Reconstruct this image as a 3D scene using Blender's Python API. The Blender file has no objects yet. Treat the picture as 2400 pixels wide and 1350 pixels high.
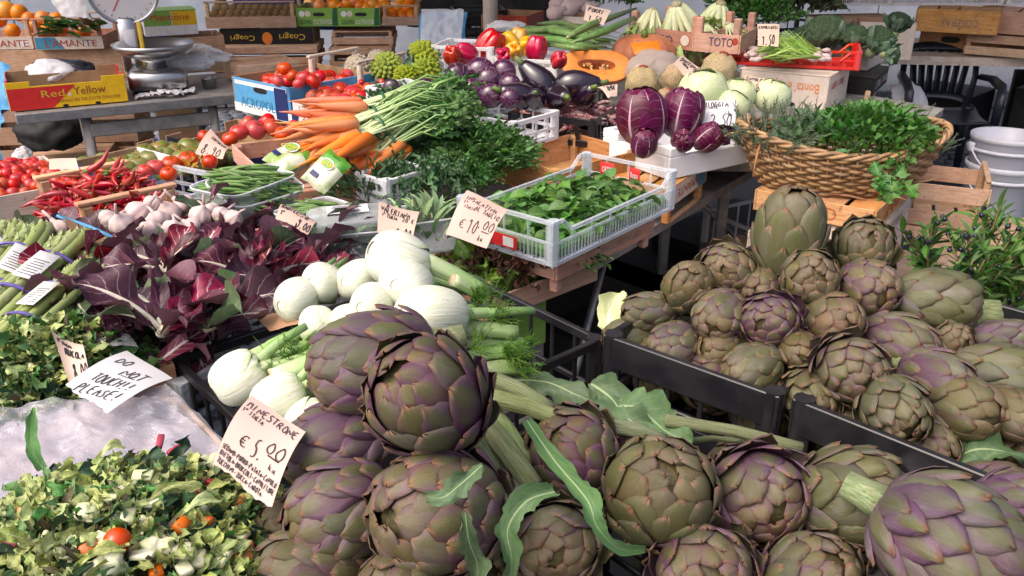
import bpy, math, random
import numpy as np
from mathutils import Vector, Matrix, noise as mnoise
random.seed(7); RS = np.random.RandomState(7)
R_ = math.radians
SC = bpy.context.scene; COL = SC.collection
# ------------------------------------------------------------------ camera, sky, sun
FPX = 1997.0; PITCH = R_(24); CAMZ = 1.6
cam = bpy.data.cameras.new('camera'); co = bpy.data.objects.new('camera', cam); COL.objects.link(co)
co.location = (0, 0, CAMZ); co.rotation_euler = (R_(90) - PITCH, 0, 0)
cam.sensor_width = 36; cam.lens = 36 * FPX / 2400; cam.clip_end = 200; cam.clip_start = .02
SC.camera = co
SUN_EL, SUN_AZ = 54, -128          # azimuth measured from +Y (into the picture) towards +X
w = bpy.data.worlds.new('World'); SC.world = w; w.use_nodes = True
nt = w.node_tree; nt.nodes.clear()
sky = nt.nodes.new('ShaderNodeTexSky'); sky.sky_type = 'NISHITA'; sky.sun_disc = False
sky.sun_elevation = R_(SUN_EL); sky.sun_rotation = R_(SUN_AZ); sky.dust_density = 8.0; sky.ozone_density = .3; sky.air_density = .7
bg = nt.nodes.new('ShaderNodeBackground'); bg.inputs[1].default_value = .15
wo = nt.nodes.new('ShaderNodeOutputWorld')
nt.links.new(sky.outputs[0], bg.inputs[0]); nt.links.new(bg.outputs[0], wo.inputs[0])
sl = bpy.data.lights.new('sun', 'SUN'); sl.energy = .55; sl.angle = R_(100); sl.color = (1, .93, .88)
so = bpy.data.objects.new('sun', sl); COL.objects.link(so)
sd = Vector((math.sin(R_(SUN_AZ)) * math.cos(R_(SUN_EL)), math.cos(R_(SUN_AZ)) * math.cos(R_(SUN_EL)), math.sin(R_(SUN_EL))))
so.rotation_euler = sd.to_track_quat('Z', 'Y').to_euler()
SC.view_settings.view_transform = 'Standard'; SC.view_settings.look = 'None'
SC.view_settings.exposure = 0.78; SC.view_settings.gamma = 1; SC.view_settings.use_curve_mapping = False
SC.render.engine = 'CYCLES'; SC.cycles.max_bounces = 7; SC.cycles.transparent_max_bounces = 14
SC.cycles.diffuse_bounces = 3; SC.cycles.glossy_bounces = 3; SC.cycles.use_denoising = True
# ------------------------------------------------------------------ where a line of sight meets a height (used to survey positions)
FW = Vector((0, math.cos(PITCH), -math.sin(PITCH))); UP = Vector((0, math.sin(PITCH), math.cos(PITCH))); RT = Vector((1, 0, 0))
CAM = Vector((0, 0, CAMZ))
def ray(px, py): return RT * ((px - 1200) / FPX) - UP * ((py - 675) / FPX) + FW
def P(px, py, z):
    d = ray(px, py); return CAM + d * ((z - CAMZ) / d.z)
def D(px, py, t): return CAM + ray(px, py) * t
def cdir(x, y, z): return (RT * x + UP * y - FW * z).normalized()
Z3 = Vector((0, 0, 1))
def aim(axis, roll=0.0):
    a = Vector(axis).normalized(); q = a.to_track_quat('Z', 'Y')
    return q.to_matrix().to_4x4() @ Matrix.Rotation(roll, 4, 'Z')
def TR(loc): return Matrix.Translation(Vector(loc))
def RZ(a): return Matrix.Rotation(a, 4, 'Z')
def RX(a): return Matrix.Rotation(a, 4, 'X')
def RY(a): return Matrix.Rotation(a, 4, 'Y')
def SCL(*s):
    if len(s) == 1: s = (s[0],) * 3
    return Matrix.Diagonal((*s, 1))
# ------------------------------------------------------------------ meshes
class G:
    """collects shapes, builds ONE mesh"""
    def __init__(s): s.v = []; s.f = []; s.uv = []; s.t = []; s.mi = []; s.n = 0
    def add(s, sh, M=None, tint=0.0, mi=0):
        V, F, UV = sh
        if M is not None:
            A = np.array(M); V = V @ A[:3, :3].T + A[:3, 3]
        s.v.append(V); o = s.n
        s.f.extend([tuple(i + o for i in f) for f in F]); s.mi.extend([mi] * len(F))
        s.uv.append(UV if UV is not None else np.zeros((len(V), 2))); s.t.append(np.full(len(V), tint)); s.n += len(V); return s
    def mesh(s, name, mats, smooth=True):
        me = bpy.data.meshes.new(name)
        V = np.concatenate(s.v); me.from_pydata(V.tolist(), [], s.f)
        UV = np.concatenate(s.uv); li = np.empty(len(me.loops), dtype=np.int32); me.loops.foreach_get('vertex_index', li)
        ul = me.uv_layers.new(name='UV'); ul.data.foreach_set('uv', UV[li].astype(np.float32).ravel())
        if any(a.any() for a in s.t):
            at = me.attributes.new('tint', 'FLOAT', 'POINT'); at.data.foreach_set('value', np.concatenate(s.t).astype(np.float32))
        for m in (mats if isinstance(mats, (list, tuple)) else [mats]): me.materials.append(m)
        me.polygons.foreach_set('material_index', s.mi)
        me.polygons.foreach_set('use_smooth', [smooth] * len(me.polygons)); me.update(); return me
def grid_faces(nu, nv, wrap=False, o=0):
    F = []
    for j in range(nv - 1):
        for i in range(nu if wrap else nu - 1):
            k = (i + 1) % nu
            F.append((o + j * nu + i, o + j * nu + k, o + (j + 1) * nu + k, o + (j + 1) * nu + i))
    return F
def box(c, s, b=None, M=None):
    """box with chamfered edges"""
    hx, hy, hz = [x / 2 for x in s]
    if b is None: b = min(.004, min(s) * .18)
    V = []; idx = {}
    for sx in (-1, 1):
        for sy in (-1, 1):
            for sz in (-1, 1):
                for k in range(3):
                    q = [sx * (hx - b), sy * (hy - b), sz * (hz - b)]; q[k] += (sx, sy, sz)[k] * b
                    idx[sx, sy, sz, k] = len(V); V.append(q)
    F = []
    for k in range(3):
        for d in (-1, 1):
            a, c2 = (k + 1) % 3, (k + 2) % 3; l = []
            for (p, q) in ((-1, -1), (1, -1), (1, 1), (-1, 1)):
                s3 = [0, 0, 0]; s3[k] = d; s3[a] = p; s3[c2] = q; l.append(idx[(*s3, k)])
            F.append(tuple(l if d > 0 else l[::-1]))
    for k in range(3):
        a, c2 = (k + 1) % 3, (k + 2) % 3
        for p in (-1, 1):
            for q in (-1, 1):
                s0 = [0, 0, 0]; s0[k] = -1; s0[a] = p; s0[c2] = q; s1 = list(s0); s1[k] = 1
                l = (idx[(*s0, a)], idx[(*s1, a)], idx[(*s1, c2)], idx[(*s0, c2)])
                F.append(l if p * q < 0 else l[::-1])
    for sx in (-1, 1):
        for sy in (-1, 1):
            for sz in (-1, 1):
                l = (idx[sx, sy, sz, 0], idx[sx, sy, sz, 1], idx[sx, sy, sz, 2]); F.append(l if sx * sy * sz > 0 else l[::-1])
    V = np.array(V) + np.array(c)
    if M is not None: A = np.array(M); V = V @ A[:3, :3].T + A[:3, 3]
    return V, F, V[:, :2].copy()
def tube(path, rad, seg=8, cap=True, flat=1.0):
    path = [Vector(p) for p in path]; n = len(path)
    if not hasattr(rad, '__len__'): rad = [rad] * n
    V = []; UV = []; ref = None
    for i, p in enumerate(path):
        t = (path[min(i + 1, n - 1)] - path[max(i - 1, 0)]).normalized()
        if ref is None: ref = t.orthogonal().normalized()
        ref = (ref - t * ref.dot(t)); ref = ref.normalized() if ref.length > 1e-6 else t.orthogonal().normalized()
        bi = t.cross(ref)
        for k in range(seg):
            a = 2 * math.pi * k / seg; V.append(p + ref * (math.cos(a) * rad[i]) + bi * (math.sin(a) * rad[i] * flat)); UV.append((k / seg, i / (n - 1)))
    F = grid_faces(seg, n, True)
    if cap:
        F.append(tuple(range(seg))[::-1]); F.append(tuple((n - 1) * seg + k for k in range(seg)))
    return np.array([tuple(v) for v in V]), F, np.array(UV)
def lathe(prof, seg=16, fn=None, capb=True, capt=True):
    """prof: [(r,z)...] ; fn(ang, j, r, z) -> (r, z)"""
    V = []; UV = []; n = len(prof)
    for j, (r, z) in enumerate(prof):
        for k in range(seg):
            a = 2 * math.pi * k / seg; rr, zz = (r, z) if fn is None else fn(a, j / (n - 1), r, z)
            V.append((rr * math.cos(a), rr * math.sin(a), zz)); UV.append((k / seg, j / (n - 1)))
    F = grid_faces(seg, n, True)
    if capb: F.append(tuple(range(seg))[::-1])
    if capt: F.append(tuple((n - 1) * seg + k for k in range(seg)))
    return np.array(V), F, np.array(UV)
def sph(r=1.0, seg=12, rings=8, sz=1.0, fn=None):
    pr = [(max(1e-3 * r, r * math.sin(math.pi * j / rings)), -r * sz * math.cos(math.pi * j / rings)) for j in range(rings + 1)]
    return lathe(pr, seg, fn, False, False)
def bumpy(sh, amp, sc, seed=0, oct=2):
    V, F, UV = sh; W = V.copy()
    for i, v in enumerate(V):
        q = Vector(v) * sc + Vector((seed * 3.1, seed * 1.7, seed))
        d = mnoise.fractal(q, 1.0, 2.0, oct); l = np.linalg.norm(v) + 1e-9; W[i] = v * (1 + amp * d / l)
    return W, F, UV
SH = {
 'oval': lambda v: max(.02, math.sin(math.pi * min(1, v ** .85)) ** .85),
 'lance': lambda v: max(.02, (math.sin(math.pi * v ** .7)) ** 1.1),
 'spoon': lambda v: .09 if v < .3 else max(.02, .09 + .95 * math.sin(math.pi * ((v - .3) / .7) ** .8) ** .8),
 'broad': lambda v: max(.02, min(1, .22 + 1.25 * v) * (1 - max(0, v - .72) ** 2 * 11.5)),
 'spat': lambda v: max(.03, (.2 + .8 * min(1, v * 1.5) ** .9) * max(0, 1 - (max(0, v - .55) / .45) ** 3) ** .5),
 'strap': lambda v: max(.02, min(1, .5 + 2 * v) * (1 - v ** 3)),
 'lobed': lambda v: max(.03, math.sin(math.pi * v ** 1.2) ** .8 * (.62 + .4 * math.sin(v * 30))),
 'frond': lambda v: max(.05, math.sin(math.pi * v ** 1.1) * (.55 + .45 * math.sin(v * 44))),
}
def leaf(L=1., W=.4, nu=5, nv=8, shape='oval', bend=.6, cup=.3, ruf=0., rf=9., twist=0., seed=0, fold=0.):
    rr = random.Random(seed); ph = rr.uniform(0, 6); V = []; UV = []; y = z = 0.; f = SH[shape]; a = -bend * .35
    for j in range(nv):
        v = j / (nv - 1)
        if j: a += bend / (nv - 1); y += math.cos(a) * L / (nv - 1); z -= math.sin(a) * L / (nv - 1)
        hw = .62 * W * f(v); tw = twist * v
        for i in range(nu):
            u = 2 * i / (nu - 1) - 1; x = u * hw; h = cup * hw * u * u + fold * abs(u) * hw
            h += ruf * W * math.sin(rf * v * 2 + ph + u * 2.1) * abs(u) ** 1.3 * min(1, v * 3)
            n = (0, math.sin(a), math.cos(a)); xx = x * math.cos(tw); h += x * math.sin(tw)
            V.append((xx, y + n[1] * h, z + n[2] * h)); UV.append((i / (nu - 1), v))
    return np.array(V), grid_faces(nu, nv), np.array(UV)
# ------------------------------------------------------------------ objects
def tag(o, label=None, cat=None, group=None, kind=None):
    if label: o['label'] = label
    if cat: o['category'] = cat
    if group: o['group'] = group
    if kind: o['kind'] = kind
    return o
def thing(name, label, cat, M=None, group=None):
    o = bpy.data.objects.new(name, None); o.empty_display_size = .05; COL.objects.link(o)
    if M is not None: o.matrix_world = M
    return tag(o, label, cat, group)
def obj(name, g, mat=None, parent=None, M=None, smooth=True):
    me = g if isinstance(g, bpy.types.Mesh) else g.mesh(name, mat, smooth)
    o = bpy.data.objects.new(name, me); COL.objects.link(o)
    if parent is not None: o.parent = parent
    if M is not None:
        if parent is None: o.matrix_world = M
        else: o.matrix_basis = M
    return o
def dup(root, M, label=None, group=None):
    def cp(o, par):
        c = o.copy(); COL.objects.link(c)
        if par is not None: c.parent = par
        for ch in KIDS.get(o.name, ()): cp(ch, c)
        return c
    r = cp(root, None); r.matrix_world = M
    if label: r['label'] = label
    if group: r['group'] = group
    return r
KIDS = {}
def proto(root):
    """remember the children of a thing that will be copied"""
    def rec(o):
        KIDS[o.name] = list(o.children)
        for c in o.children: rec(c)
    rec(root); return root
class Pool:
    """first use moves the original, every later use makes a copy"""
    def __init__(s, root): s.r = proto(root); s.used = False
    def put(s, M, label=None, group=None):
        if s.used: return dup(s.r, M, label, group)
        s.used = True; s.r.matrix_world = M
        if label: s.r['label'] = label
        if group: s.r['group'] = group
        return s.r
# ------------------------------------------------------------------ materials
class N:
    def __init__(s, name):
        s.m = bpy.data.materials.new(name); s.m.use_nodes = True; s.t = s.m.node_tree; s.b = s.t.nodes['Principled BSDF']; s.out = s.t.nodes['Material Output']
    def n(s, ty, **k):
        x = s.t.nodes.new(ty)
        for a, v in k.items(): setattr(x, a, v)
        return x
    def put(s, sock, v):
        if hasattr(v, 'is_linked') or hasattr(v, 'links'): s.t.links.new(v, sock)
        else: sock.default_value = v if not (isinstance(v, tuple) and len(v) == 3 and sock.type == 'RGBA') else (*v, 1)
    def m_(s, op, a, b=0., c=0., clamp=False):
        x = s.n('ShaderNodeMath', operation=op, use_clamp=clamp); s.put(x.inputs[0], a); s.put(x.inputs[1], b); s.put(x.inputs[2], c); return x.outputs[0]
    def mix(s, f, a, b, mode='MIX'):
        x = s.n('ShaderNodeMix', data_type='RGBA', blend_type=mode); s.put(x.inputs[0], f); s.put(x.inputs[6], a); s.put(x.inputs[7], b); return x.outputs[2]
    def step(s, v, lo, hi):
        x = s.n('ShaderNodeMapRange', interpolation_type='SMOOTHSTEP'); s.put(x.inputs[0], v); s.put(x.inputs[1], lo); s.put(x.inputs[2], hi); return x.outputs[0]
    def coord(s, kind='Object', scale=(1, 1, 1), rnd=True):
        tc = s.n('ShaderNodeTexCoord'); mp = s.n('ShaderNodeMapping'); s.t.links.new(tc.outputs[kind], mp.inputs[0]); mp.inputs[3].default_value = scale
        if rnd:
            oi = s.n('ShaderNodeObjectInfo'); cb = s.n('ShaderNodeCombineXYZ'); r = s.m_('MULTIPLY', oi.outputs['Random'], 53.)
            for i in range(3): s.t.links.new(r, cb.inputs[i])
            s.t.links.new(cb.outputs[0], mp.inputs[1])
        return mp.outputs[0]
    def noise(s, vec, sc, det=3., dist=0., rough=.55):
        x = s.n('ShaderNodeTexNoise'); s.t.links.new(vec, x.inputs[0]); x.inputs['Scale'].default_value = sc; x.inputs['Detail'].default_value = det
        x.inputs['Distortion'].default_value = dist; x.inputs['Roughness'].default_value = rough; return x.outputs[0]
    def uv(s):
        x = s.n('ShaderNodeUVMap'); x.uv_map = 'UV'; sp = s.n('ShaderNodeSeparateXYZ'); s.t.links.new(x.outputs[0], sp.inputs[0]); return x.outputs[0], sp.outputs[0], sp.outputs[1]
    def vary(s, col, hue=.02, sat=.12, val=.25):
        """per object (and per piece of a heap) variation"""
        oi = s.n('ShaderNodeObjectInfo'); at = s.n('ShaderNodeAttribute', attribute_name='tint')
        r = s.m_('FRACT', s.m_('ADD', oi.outputs['Random'], at.outputs['Fac'])); r2 = s.m_('FRACT', s.m_('MULTIPLY', r, 7.31)); r3 = s.m_('FRACT', s.m_('MULTIPLY', r, 13.7))
        h = s.n('ShaderNodeHueSaturation'); s.put(h.inputs['Color'], col)
        s.put(h.inputs['Hue'], s.m_('MULTIPLY_ADD', r2, 2 * hue, .5 - hue)); s.put(h.inputs['Saturation'], s.m_('MULTIPLY_ADD', r3, 2 * sat, 1 - sat))
        s.put(h.inputs['Value'], s.m_('MULTIPLY_ADD', r, 2 * val, 1 - val)); return h.outputs[0]
    def bump(s, h, dist=.002, st=.5):
        x = s.n('ShaderNodeBump'); x.inputs['Strength'].default_value = st; x.inputs['Distance'].default_value = dist; s.t.links.new(h, x.inputs['Height']); s.t.links.new(x.outputs[0], s.b.inputs['Normal']); return x.outputs[0]
    def fin(s, col, rough=.5, spec=.5, metal=0., transl=0., coat=0., sss=0.):
        s.put(s.b.inputs['Base Color'], col); s.put(s.b.inputs['Roughness'], rough); s.b.inputs['Specular IOR Level'].default_value = spec; s.b.inputs['Metallic'].default_value = metal
        s.b.inputs['Coat Weight'].default_value = coat; s.b.inputs['Coat Roughness'].default_value = .15
        if sss: s.b.inputs['Subsurface Weight'].default_value = sss; s.b.inputs['Subsurface Radius'].default_value = (1, .8, .5); s.b.inputs['Subsurface Scale'].default_value = .006
        if transl:
            tr = s.n('ShaderNodeBsdfTranslucent'); s.put(tr.inputs[0], col); mx = s.n('ShaderNodeMixShader'); mx.inputs[0].default_value = transl
            s.t.links.new(s.b.outputs[0], mx.inputs[1]); s.t.links.new(tr.outputs[0], mx.inputs[2]); s.t.links.new(mx.outputs[0], s.out.inputs[0])
        return s.m
def mat(name, c1, c2=None, sc=25., rough=.5, spec=.4, metal=0., bump=0., bsc=None, bd=.002, hue=.015, sat=.1, val=.15, coat=0., transl=0., sss=0., stretch=(1, 1, 1), det=3., lo=.35, hi=.65, rv=.1):
    n = N(name); v = n.coord('Object', stretch); f = n.noise(v, sc, det)
    col = n.mix(n.step(f, lo, hi), c1, c2 if c2 else tuple(x * .8 for x in c1)); col = n.vary(col, hue, sat, val)
    if bump: n.bump(n.noise(v, bsc or sc * 2, 4.), bd, bump)
    return n.fin(col, n.m_('MULTIPLY_ADD', f, rv * 2, rough - rv), spec, metal, transl, coat, sss)
def wood(name, c1, c2, rough=.75, val=.16):
    """sawn poplar: grain along the longest side is approximated by stretched noise in all three directions"""
    n = N(name); v = n.coord('Object', (6, 6, 60)); g1 = n.noise(v, 2.2, 5., .6); v2 = n.coord('Object', (3, 3, 3)); g2 = n.noise(v2, 5., 3.)
    v3 = n.coord('Object', (1, 1, 1)); sp = n.step(n.noise(v3, 70., 1.), .66, .72)
    col = n.mix(n.step(g1, .3, .7), c1, c2); col = n.mix(n.m_('MULTIPLY', n.step(g2, .4, .75), .45), col, tuple(x * .62 for x in c2)); col = n.mix(n.m_('MULTIPLY', sp, .45), col, (.09, .05, .03))
    col = n.vary(col, .01, .12, val); n.bump(g1, .002, .35); return n.fin(col, rough, .25)
def leafmat(name, c1, c2, rib=(.5, .55, .35), nv=7., vs=.6, vw=.12, rw=.07, rough=.45, transl=.22, edge=None, sc=8., val=.28, hue=.02, spec=.4, back=None, bmp=.35, ribend=1., base=0.):
    n = N(name); uvv, u, v = n.uv(); d = n.m_('MULTIPLY', n.m_('ABSOLUTE', n.m_('SUBTRACT', u, .5)), 2.)
    no = n.noise(n.coord('UV', (1, 2, 1)), sc, 4.)
    col = n.mix(n.step(no, .3, .7), c1, c2)
    if edge: col = n.mix(n.m_('MULTIPLY', n.step(d, .35, 1.), .85), col, edge)
    x = n.m_('ADD', n.m_('SUBTRACT', n.m_('MULTIPLY', v, nv), n.m_('MULTIPLY', d, 1.6)), n.m_('MULTIPLY', no, .5)); fr = n.m_('ABSOLUTE', n.m_('SUBTRACT', n.m_('FRACT', x), .5))
    ve = n.m_('MULTIPLY', n.m_('SUBTRACT', 1., n.step(fr, 0., vw)), n.m_('SUBTRACT', 1., n.m_('MULTIPLY', d, .85)))
    wd = n.m_('MULTIPLY', n.m_('SUBTRACT', 1.05, n.m_('MULTIPLY', v, ribend)), rw * 2); ri = n.m_('SUBTRACT', 1., n.step(d, n.m_('MULTIPLY', wd, .5), wd))
    msk = n.m_('MAXIMUM', n.m_('MULTIPLY', ve, vs), ri, 0., True)
    if base: msk = n.m_('MAXIMUM', msk, n.m_('MULTIPLY', n.m_('SUBTRACT', 1., n.step(n.m_('ADD', v, n.m_('ADD', n.m_('MULTIPLY', no, .35), n.m_('MULTIPLY', d, .25))), .22, base)), .85))
    col = n.mix(msk, n.vary(col, hue, .15, val), rib)
    if back:
        ge = n.n('ShaderNodeNewGeometry'); col = n.mix(n.m_('MULTIPLY', ge.outputs['Backfacing'], .7), col, back)
    n.bump(n.m_('ADD', n.m_('MULTIPLY', msk, .6), no), .003, bmp); return n.fin(col, rough, spec, 0, transl)
def plastic_clear(name, tint=(.8, .85, .9), dens=.22, rough=.18):
    n = N(name); tb = n.n('ShaderNodeBsdfTransparent'); tb.inputs[0].default_value = (.93, .95, .97, 1)
    n.put(n.b.inputs['Base Color'], tint); n.b.inputs['Roughness'].default_value = rough; n.b.inputs['Specular IOR Level'].default_value = .6
    lw = n.n('ShaderNodeLayerWeight'); lw.inputs[0].default_value = .35; no = n.noise(n.coord('Object'), 30., 3.)
    f = n.m_('ADD', n.m_('MULTIPLY_ADD', lw.outputs[1], .5, dens - .04), n.m_('MULTIPLY', no, .08), 0, True); mx = n.n('ShaderNodeMixShader'); n.t.links.new(f, mx.inputs[0]); n.t.links.new(tb.outputs[0], mx.inputs[1]); n.t.links.new(n.b.outputs[0], mx.inputs[2])
    n.t.links.new(mx.outputs[0], n.out.inputs[0]); return n.m
def flat(name, c, rough=.6): return mat(name, c, tuple(x * .88 for x in c), 40., rough, .3, hue=0, sat=0, val=.03)
MT = {}
MT['pine'] = wood('pine', (.62, .40, .26), (.50, .29, .17)); MT['pine_pink'] = wood('pine_pink', (.58, .34, .25), (.47, .25, .17)); MT['pine_old'] = wood('pine_old', (.52, .35, .24), (.40, .25, .16))
MT['pine_orange'] = wood('pine_orange', (.62, .34, .15), (.46, .21, .07)); MT['pine_white'] = wood('pine_white', (.66, .57, .50), (.55, .45, .38)); MT['pine_grey'] = wood('pine_grey', (.30, .25, .22), (.2, .16, .14))
MT['black'] = mat('black_plastic', (.012, .012, .015), (.022, .022, .026), 18., .32, .5, bump=.12, val=.05, rv=.08); MT['blackdull'] = mat('black_dull', (.012, .012, .013), (.02, .02, .02), 30., .6, .3, val=.05)
MT['clear'] = plastic_clear('clear_plastic', (.78, .83, .9), .2); MT['clearthin'] = plastic_clear('clear_thin', (.74, .79, .82), .17, .08); MT['milky'] = plastic_clear('milky_plastic', (.82, .83, .88), .55, .35)
MT['red_pl'] = mat('red_plastic', (.62, .02, .03), (.5, .015, .025), 10., .38, .5, val=.03); MT['white_pl'] = mat('white_plastic', (.72, .71, .72), (.64, .62, .63), 12., .4, .5, val=.03)
MT['foam'] = mat('styrofoam', (.82, .82, .84), (.78, .78, .8), 160., .85, .2, bump=.25, bsc=260., val=.01); MT['card'] = mat('cardboard', (.36, .23, .14), (.3, .19, .11), 20., .85, .15, val=.08)
MT['steel'] = mat('steel', (.55, .55, .56), (.42, .42, .43), 9., .3, .5, 1., val=.03); MT['galv'] = mat('galvanised', (.42, .42, .43), (.3, .3, .31), 22., .5, .5, .85, val=.06, bump=.1)
MT['grey_paint'] = mat('grey_paint', (.30, .28, .27), (.2, .19, .18), 14., .55, .4, val=.06); MT['paper'] = mat('paper', (.62, .46, .39), (.57, .42, .35), 9., .85, .15, val=.05); MT['wpaper'] = mat('white_paper', (.64, .63, .66), (.60, .59, .62), 9., .85, .15, val=.02)
MT['ink'] = flat('ink', (.025, .025, .03), .7); MT['rust'] = flat('rust_ink', (.42, .06, .03)); MT['navy'] = flat('navy_card', (.02, .03, .13), .4); MT['skyblue'] = flat('skyblue_card', (.10, .34, .62), .4); MT['teal'] = flat('teal_print', (.06, .26, .42)); MT['white'] = flat('white_print', (.75, .75, .75))
MT['yellow'] = flat('yellow_card', (.78, .48, .02), .4); MT['redc'] = flat('red_card', (.62, .03, .03), .4); MT['greenc'] = flat('green_card', (.22, .42, .08), .4); MT['dgreen'] = flat('dark_green_print', (.03, .12, .05), .4); MT['blackc'] = flat('black_card', (.015, .015, .015), .4); MT['orangep'] = flat('orange_print', (.72, .2, .03)); MT['brownp'] = flat('brown_print', (.25, .06, .03)); MT['creamc'] = flat('cream_card', (.7, .6, .52)); MT['greyp'] = flat('grey_print', (.22, .18, .16)); MT['gold'] = flat('gold_print', (.7, .45, .05))
# ------------------------------------------------------------------ lettering
_TC = {}
def text_mesh(t):
    if t not in _TC:
        cu = bpy.data.curves.new('lettering', 'FONT'); cu.body = t; cu.resolution_u = 2; ob = bpy.data.objects.new('lettering', cu)
        me = bpy.data.meshes.new_from_object(ob); V = np.empty(len(me.vertices) * 3); me.vertices.foreach_get('co', V); V = V.reshape(-1, 3)
        F = [tuple(p.vertices) for p in me.polygons]; lo, hi = V.min(0), V.max(0)
        V = (V - (lo + hi) / 2) / np.maximum(hi - lo, 1e-6); V[:, 2] = 0
        bpy.data.objects.remove(ob); bpy.data.curves.remove(cu); bpy.data.meshes.remove(me); _TC[t] = (V, F)
    return _TC[t]
def lettering(parent, t, M, w, h, m, flip=False, skew=0.0):
    V, F = text_mesh(t); V = V * np.array([w, h, 1]); V[:, 0] += skew * V[:, 1]
    if flip: V = V * np.array([-1, -1, 1])
    return obj('lettering', G().add((V, F, None)), MT[m], parent, M @ TR((0, 0, .0012)), False)
def patch(parent, name, M, w, h, m, up=.0007, shape=None):
    """flat print: rectangle, or polygon given in units of w and h"""
    pts = shape or [(-.5, -.5), (.5, -.5), (.5, .5), (-.5, .5)]
    return obj(name, G().add((np.array([(x * w, y * h, 0) for x, y in pts]), [tuple(range(len(pts)))], None)), MT[m], parent, M @ TR((0, 0, up)), False)
def disc_pts(n=20, ry=1.0): return [(.5 * math.cos(2 * math.pi * k / n), .5 * ry * math.sin(2 * math.pi * k / n)) for k in range(n)]
# ------------------------------------------------------------------ boxes: near corner Nn, corner to the right A, corner to the left B of the rim
class Rect:
    def __init__(s, Nn, A, B, z, L=None, W=None, tilt=0., roll=0.):
        n, a, b = P(*Nn, z), P(*A, z), P(*B, z); da, db = (a - n), (b - n)
        ya = math.atan2(da.y, da.x); yb = math.atan2(db.y, db.x) - math.pi / 2
        d = (yb - ya + math.pi) % (2 * math.pi) - math.pi; yaw = ya + d / 2
        s.L = L or da.length; s.W = W or db.length; s.z = z; s.yaw = yaw
        x = Vector((math.cos(yaw), math.sin(yaw), 0)); y = Vector((-x.y, x.x, 0))
        s.c = n + x * s.L / 2 + y * s.W / 2; s.M = TR(s.c) @ RZ(yaw) @ RX(tilt) @ RY(roll)   # origin at the centre of the rim
    def face(s, f, a=0., up=0., out=0.):
        """text plane on the right ('S') or left ('W') visible side; a along, up from the base"""
        if f == 'S': B = Matrix(((1, 0, 0, a), (0, 0, -1, -s.W / 2 - out), (0, 1, 0, up), (0, 0, 0, 1)))
        else: B = Matrix(((0, 0, -1, -s.L / 2 - out), (-1, 0, 0, -a), (0, 1, 0, up), (0, 0, 0, 1)))
        return B
def setbase(r, h): return r.M @ TR((0, 0, -h))
def texts(o, r, lst, out=.0):
    for (f, t, a, up, w, h, m, fl) in lst: lettering(o, t, r.face(f, a, up, out), w, h, m, fl)
def wood_crate(label, r, h, rows=1, sh=None, post=(0, 0), m='pine', group=None, tx=(), rail=False, th=.006, pw=.022, name='wooden_crate', floor=True, gap=None, ends=None, cat='crate'):
    o = thing(name, label, cat, setbase(r, h), group); L, W = r.L, r.W; mt = MT[m]
    sh = sh or h / rows * (.99 if rows == 1 else .82)
    for k in range(rows):
        zc = sh / 2 + (0 if rows == 1 else k * (h - sh) / (rows - 1))
        for y in (-1, 1): obj('slat', G().add(box((0, y * (W / 2 - th / 2), zc), (L - .002, th, sh))), mt, o, smooth=False)
        for x in (-1, 1): obj('slat', G().add(box((x * (L / 2 - th / 2), 0, zc + .001), (th, W - 2 * th - .002, sh if ends is None else ends))), mt, o, smooth=False)
    for x in (-1, 1):
        for y in (-1, 1):
            obj('post', G().add(box((x * (L / 2 - th - pw / 2 - .001), y * (W / 2 - th - pw / 2 - .001), (h + post[1] - post[0]) / 2), (pw, pw, h + post[0] + post[1] - .002))), mt, o, smooth=False)
    if rail:
        for y in (-1, 1): obj('rail', G().add(box((0, y * (W / 2 - th - pw / 2), h + post[1] + .005), (L, pw * .9, .009))), mt, o, smooth=False)
    if floor:
        nb = 4; bw = W / nb * .9
        for k in range(nb): obj('floor_board', G().add(box((0, -W / 2 + (k + .5) * W / nb, .004 if floor > 0 else h - .004), (L - 2 * th - .004, bw - .004, .005))), mt, o, smooth=False)
    # staples
    g = G()
    for k in range(rows):
        zc = sh / 2 + (0 if rows == 1 else k * (h - sh) / (rows - 1))
        for x in (-1, 1):
            for q in (-.25, .25):
                g.add(box((x * (L / 2 - pw * .7), -W / 2 - .0004, zc + q * sh), (.010, .0012, .0016), .0003, None)); g.add(box((-L / 2 - .0004, x * (W / 2 - pw * .7), zc + q * sh), (.0012, .010, .0016), .0003, None))
    obj('staples', g, MT['galv'], o, smooth=False); texts(o, r, tx); return o
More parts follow.
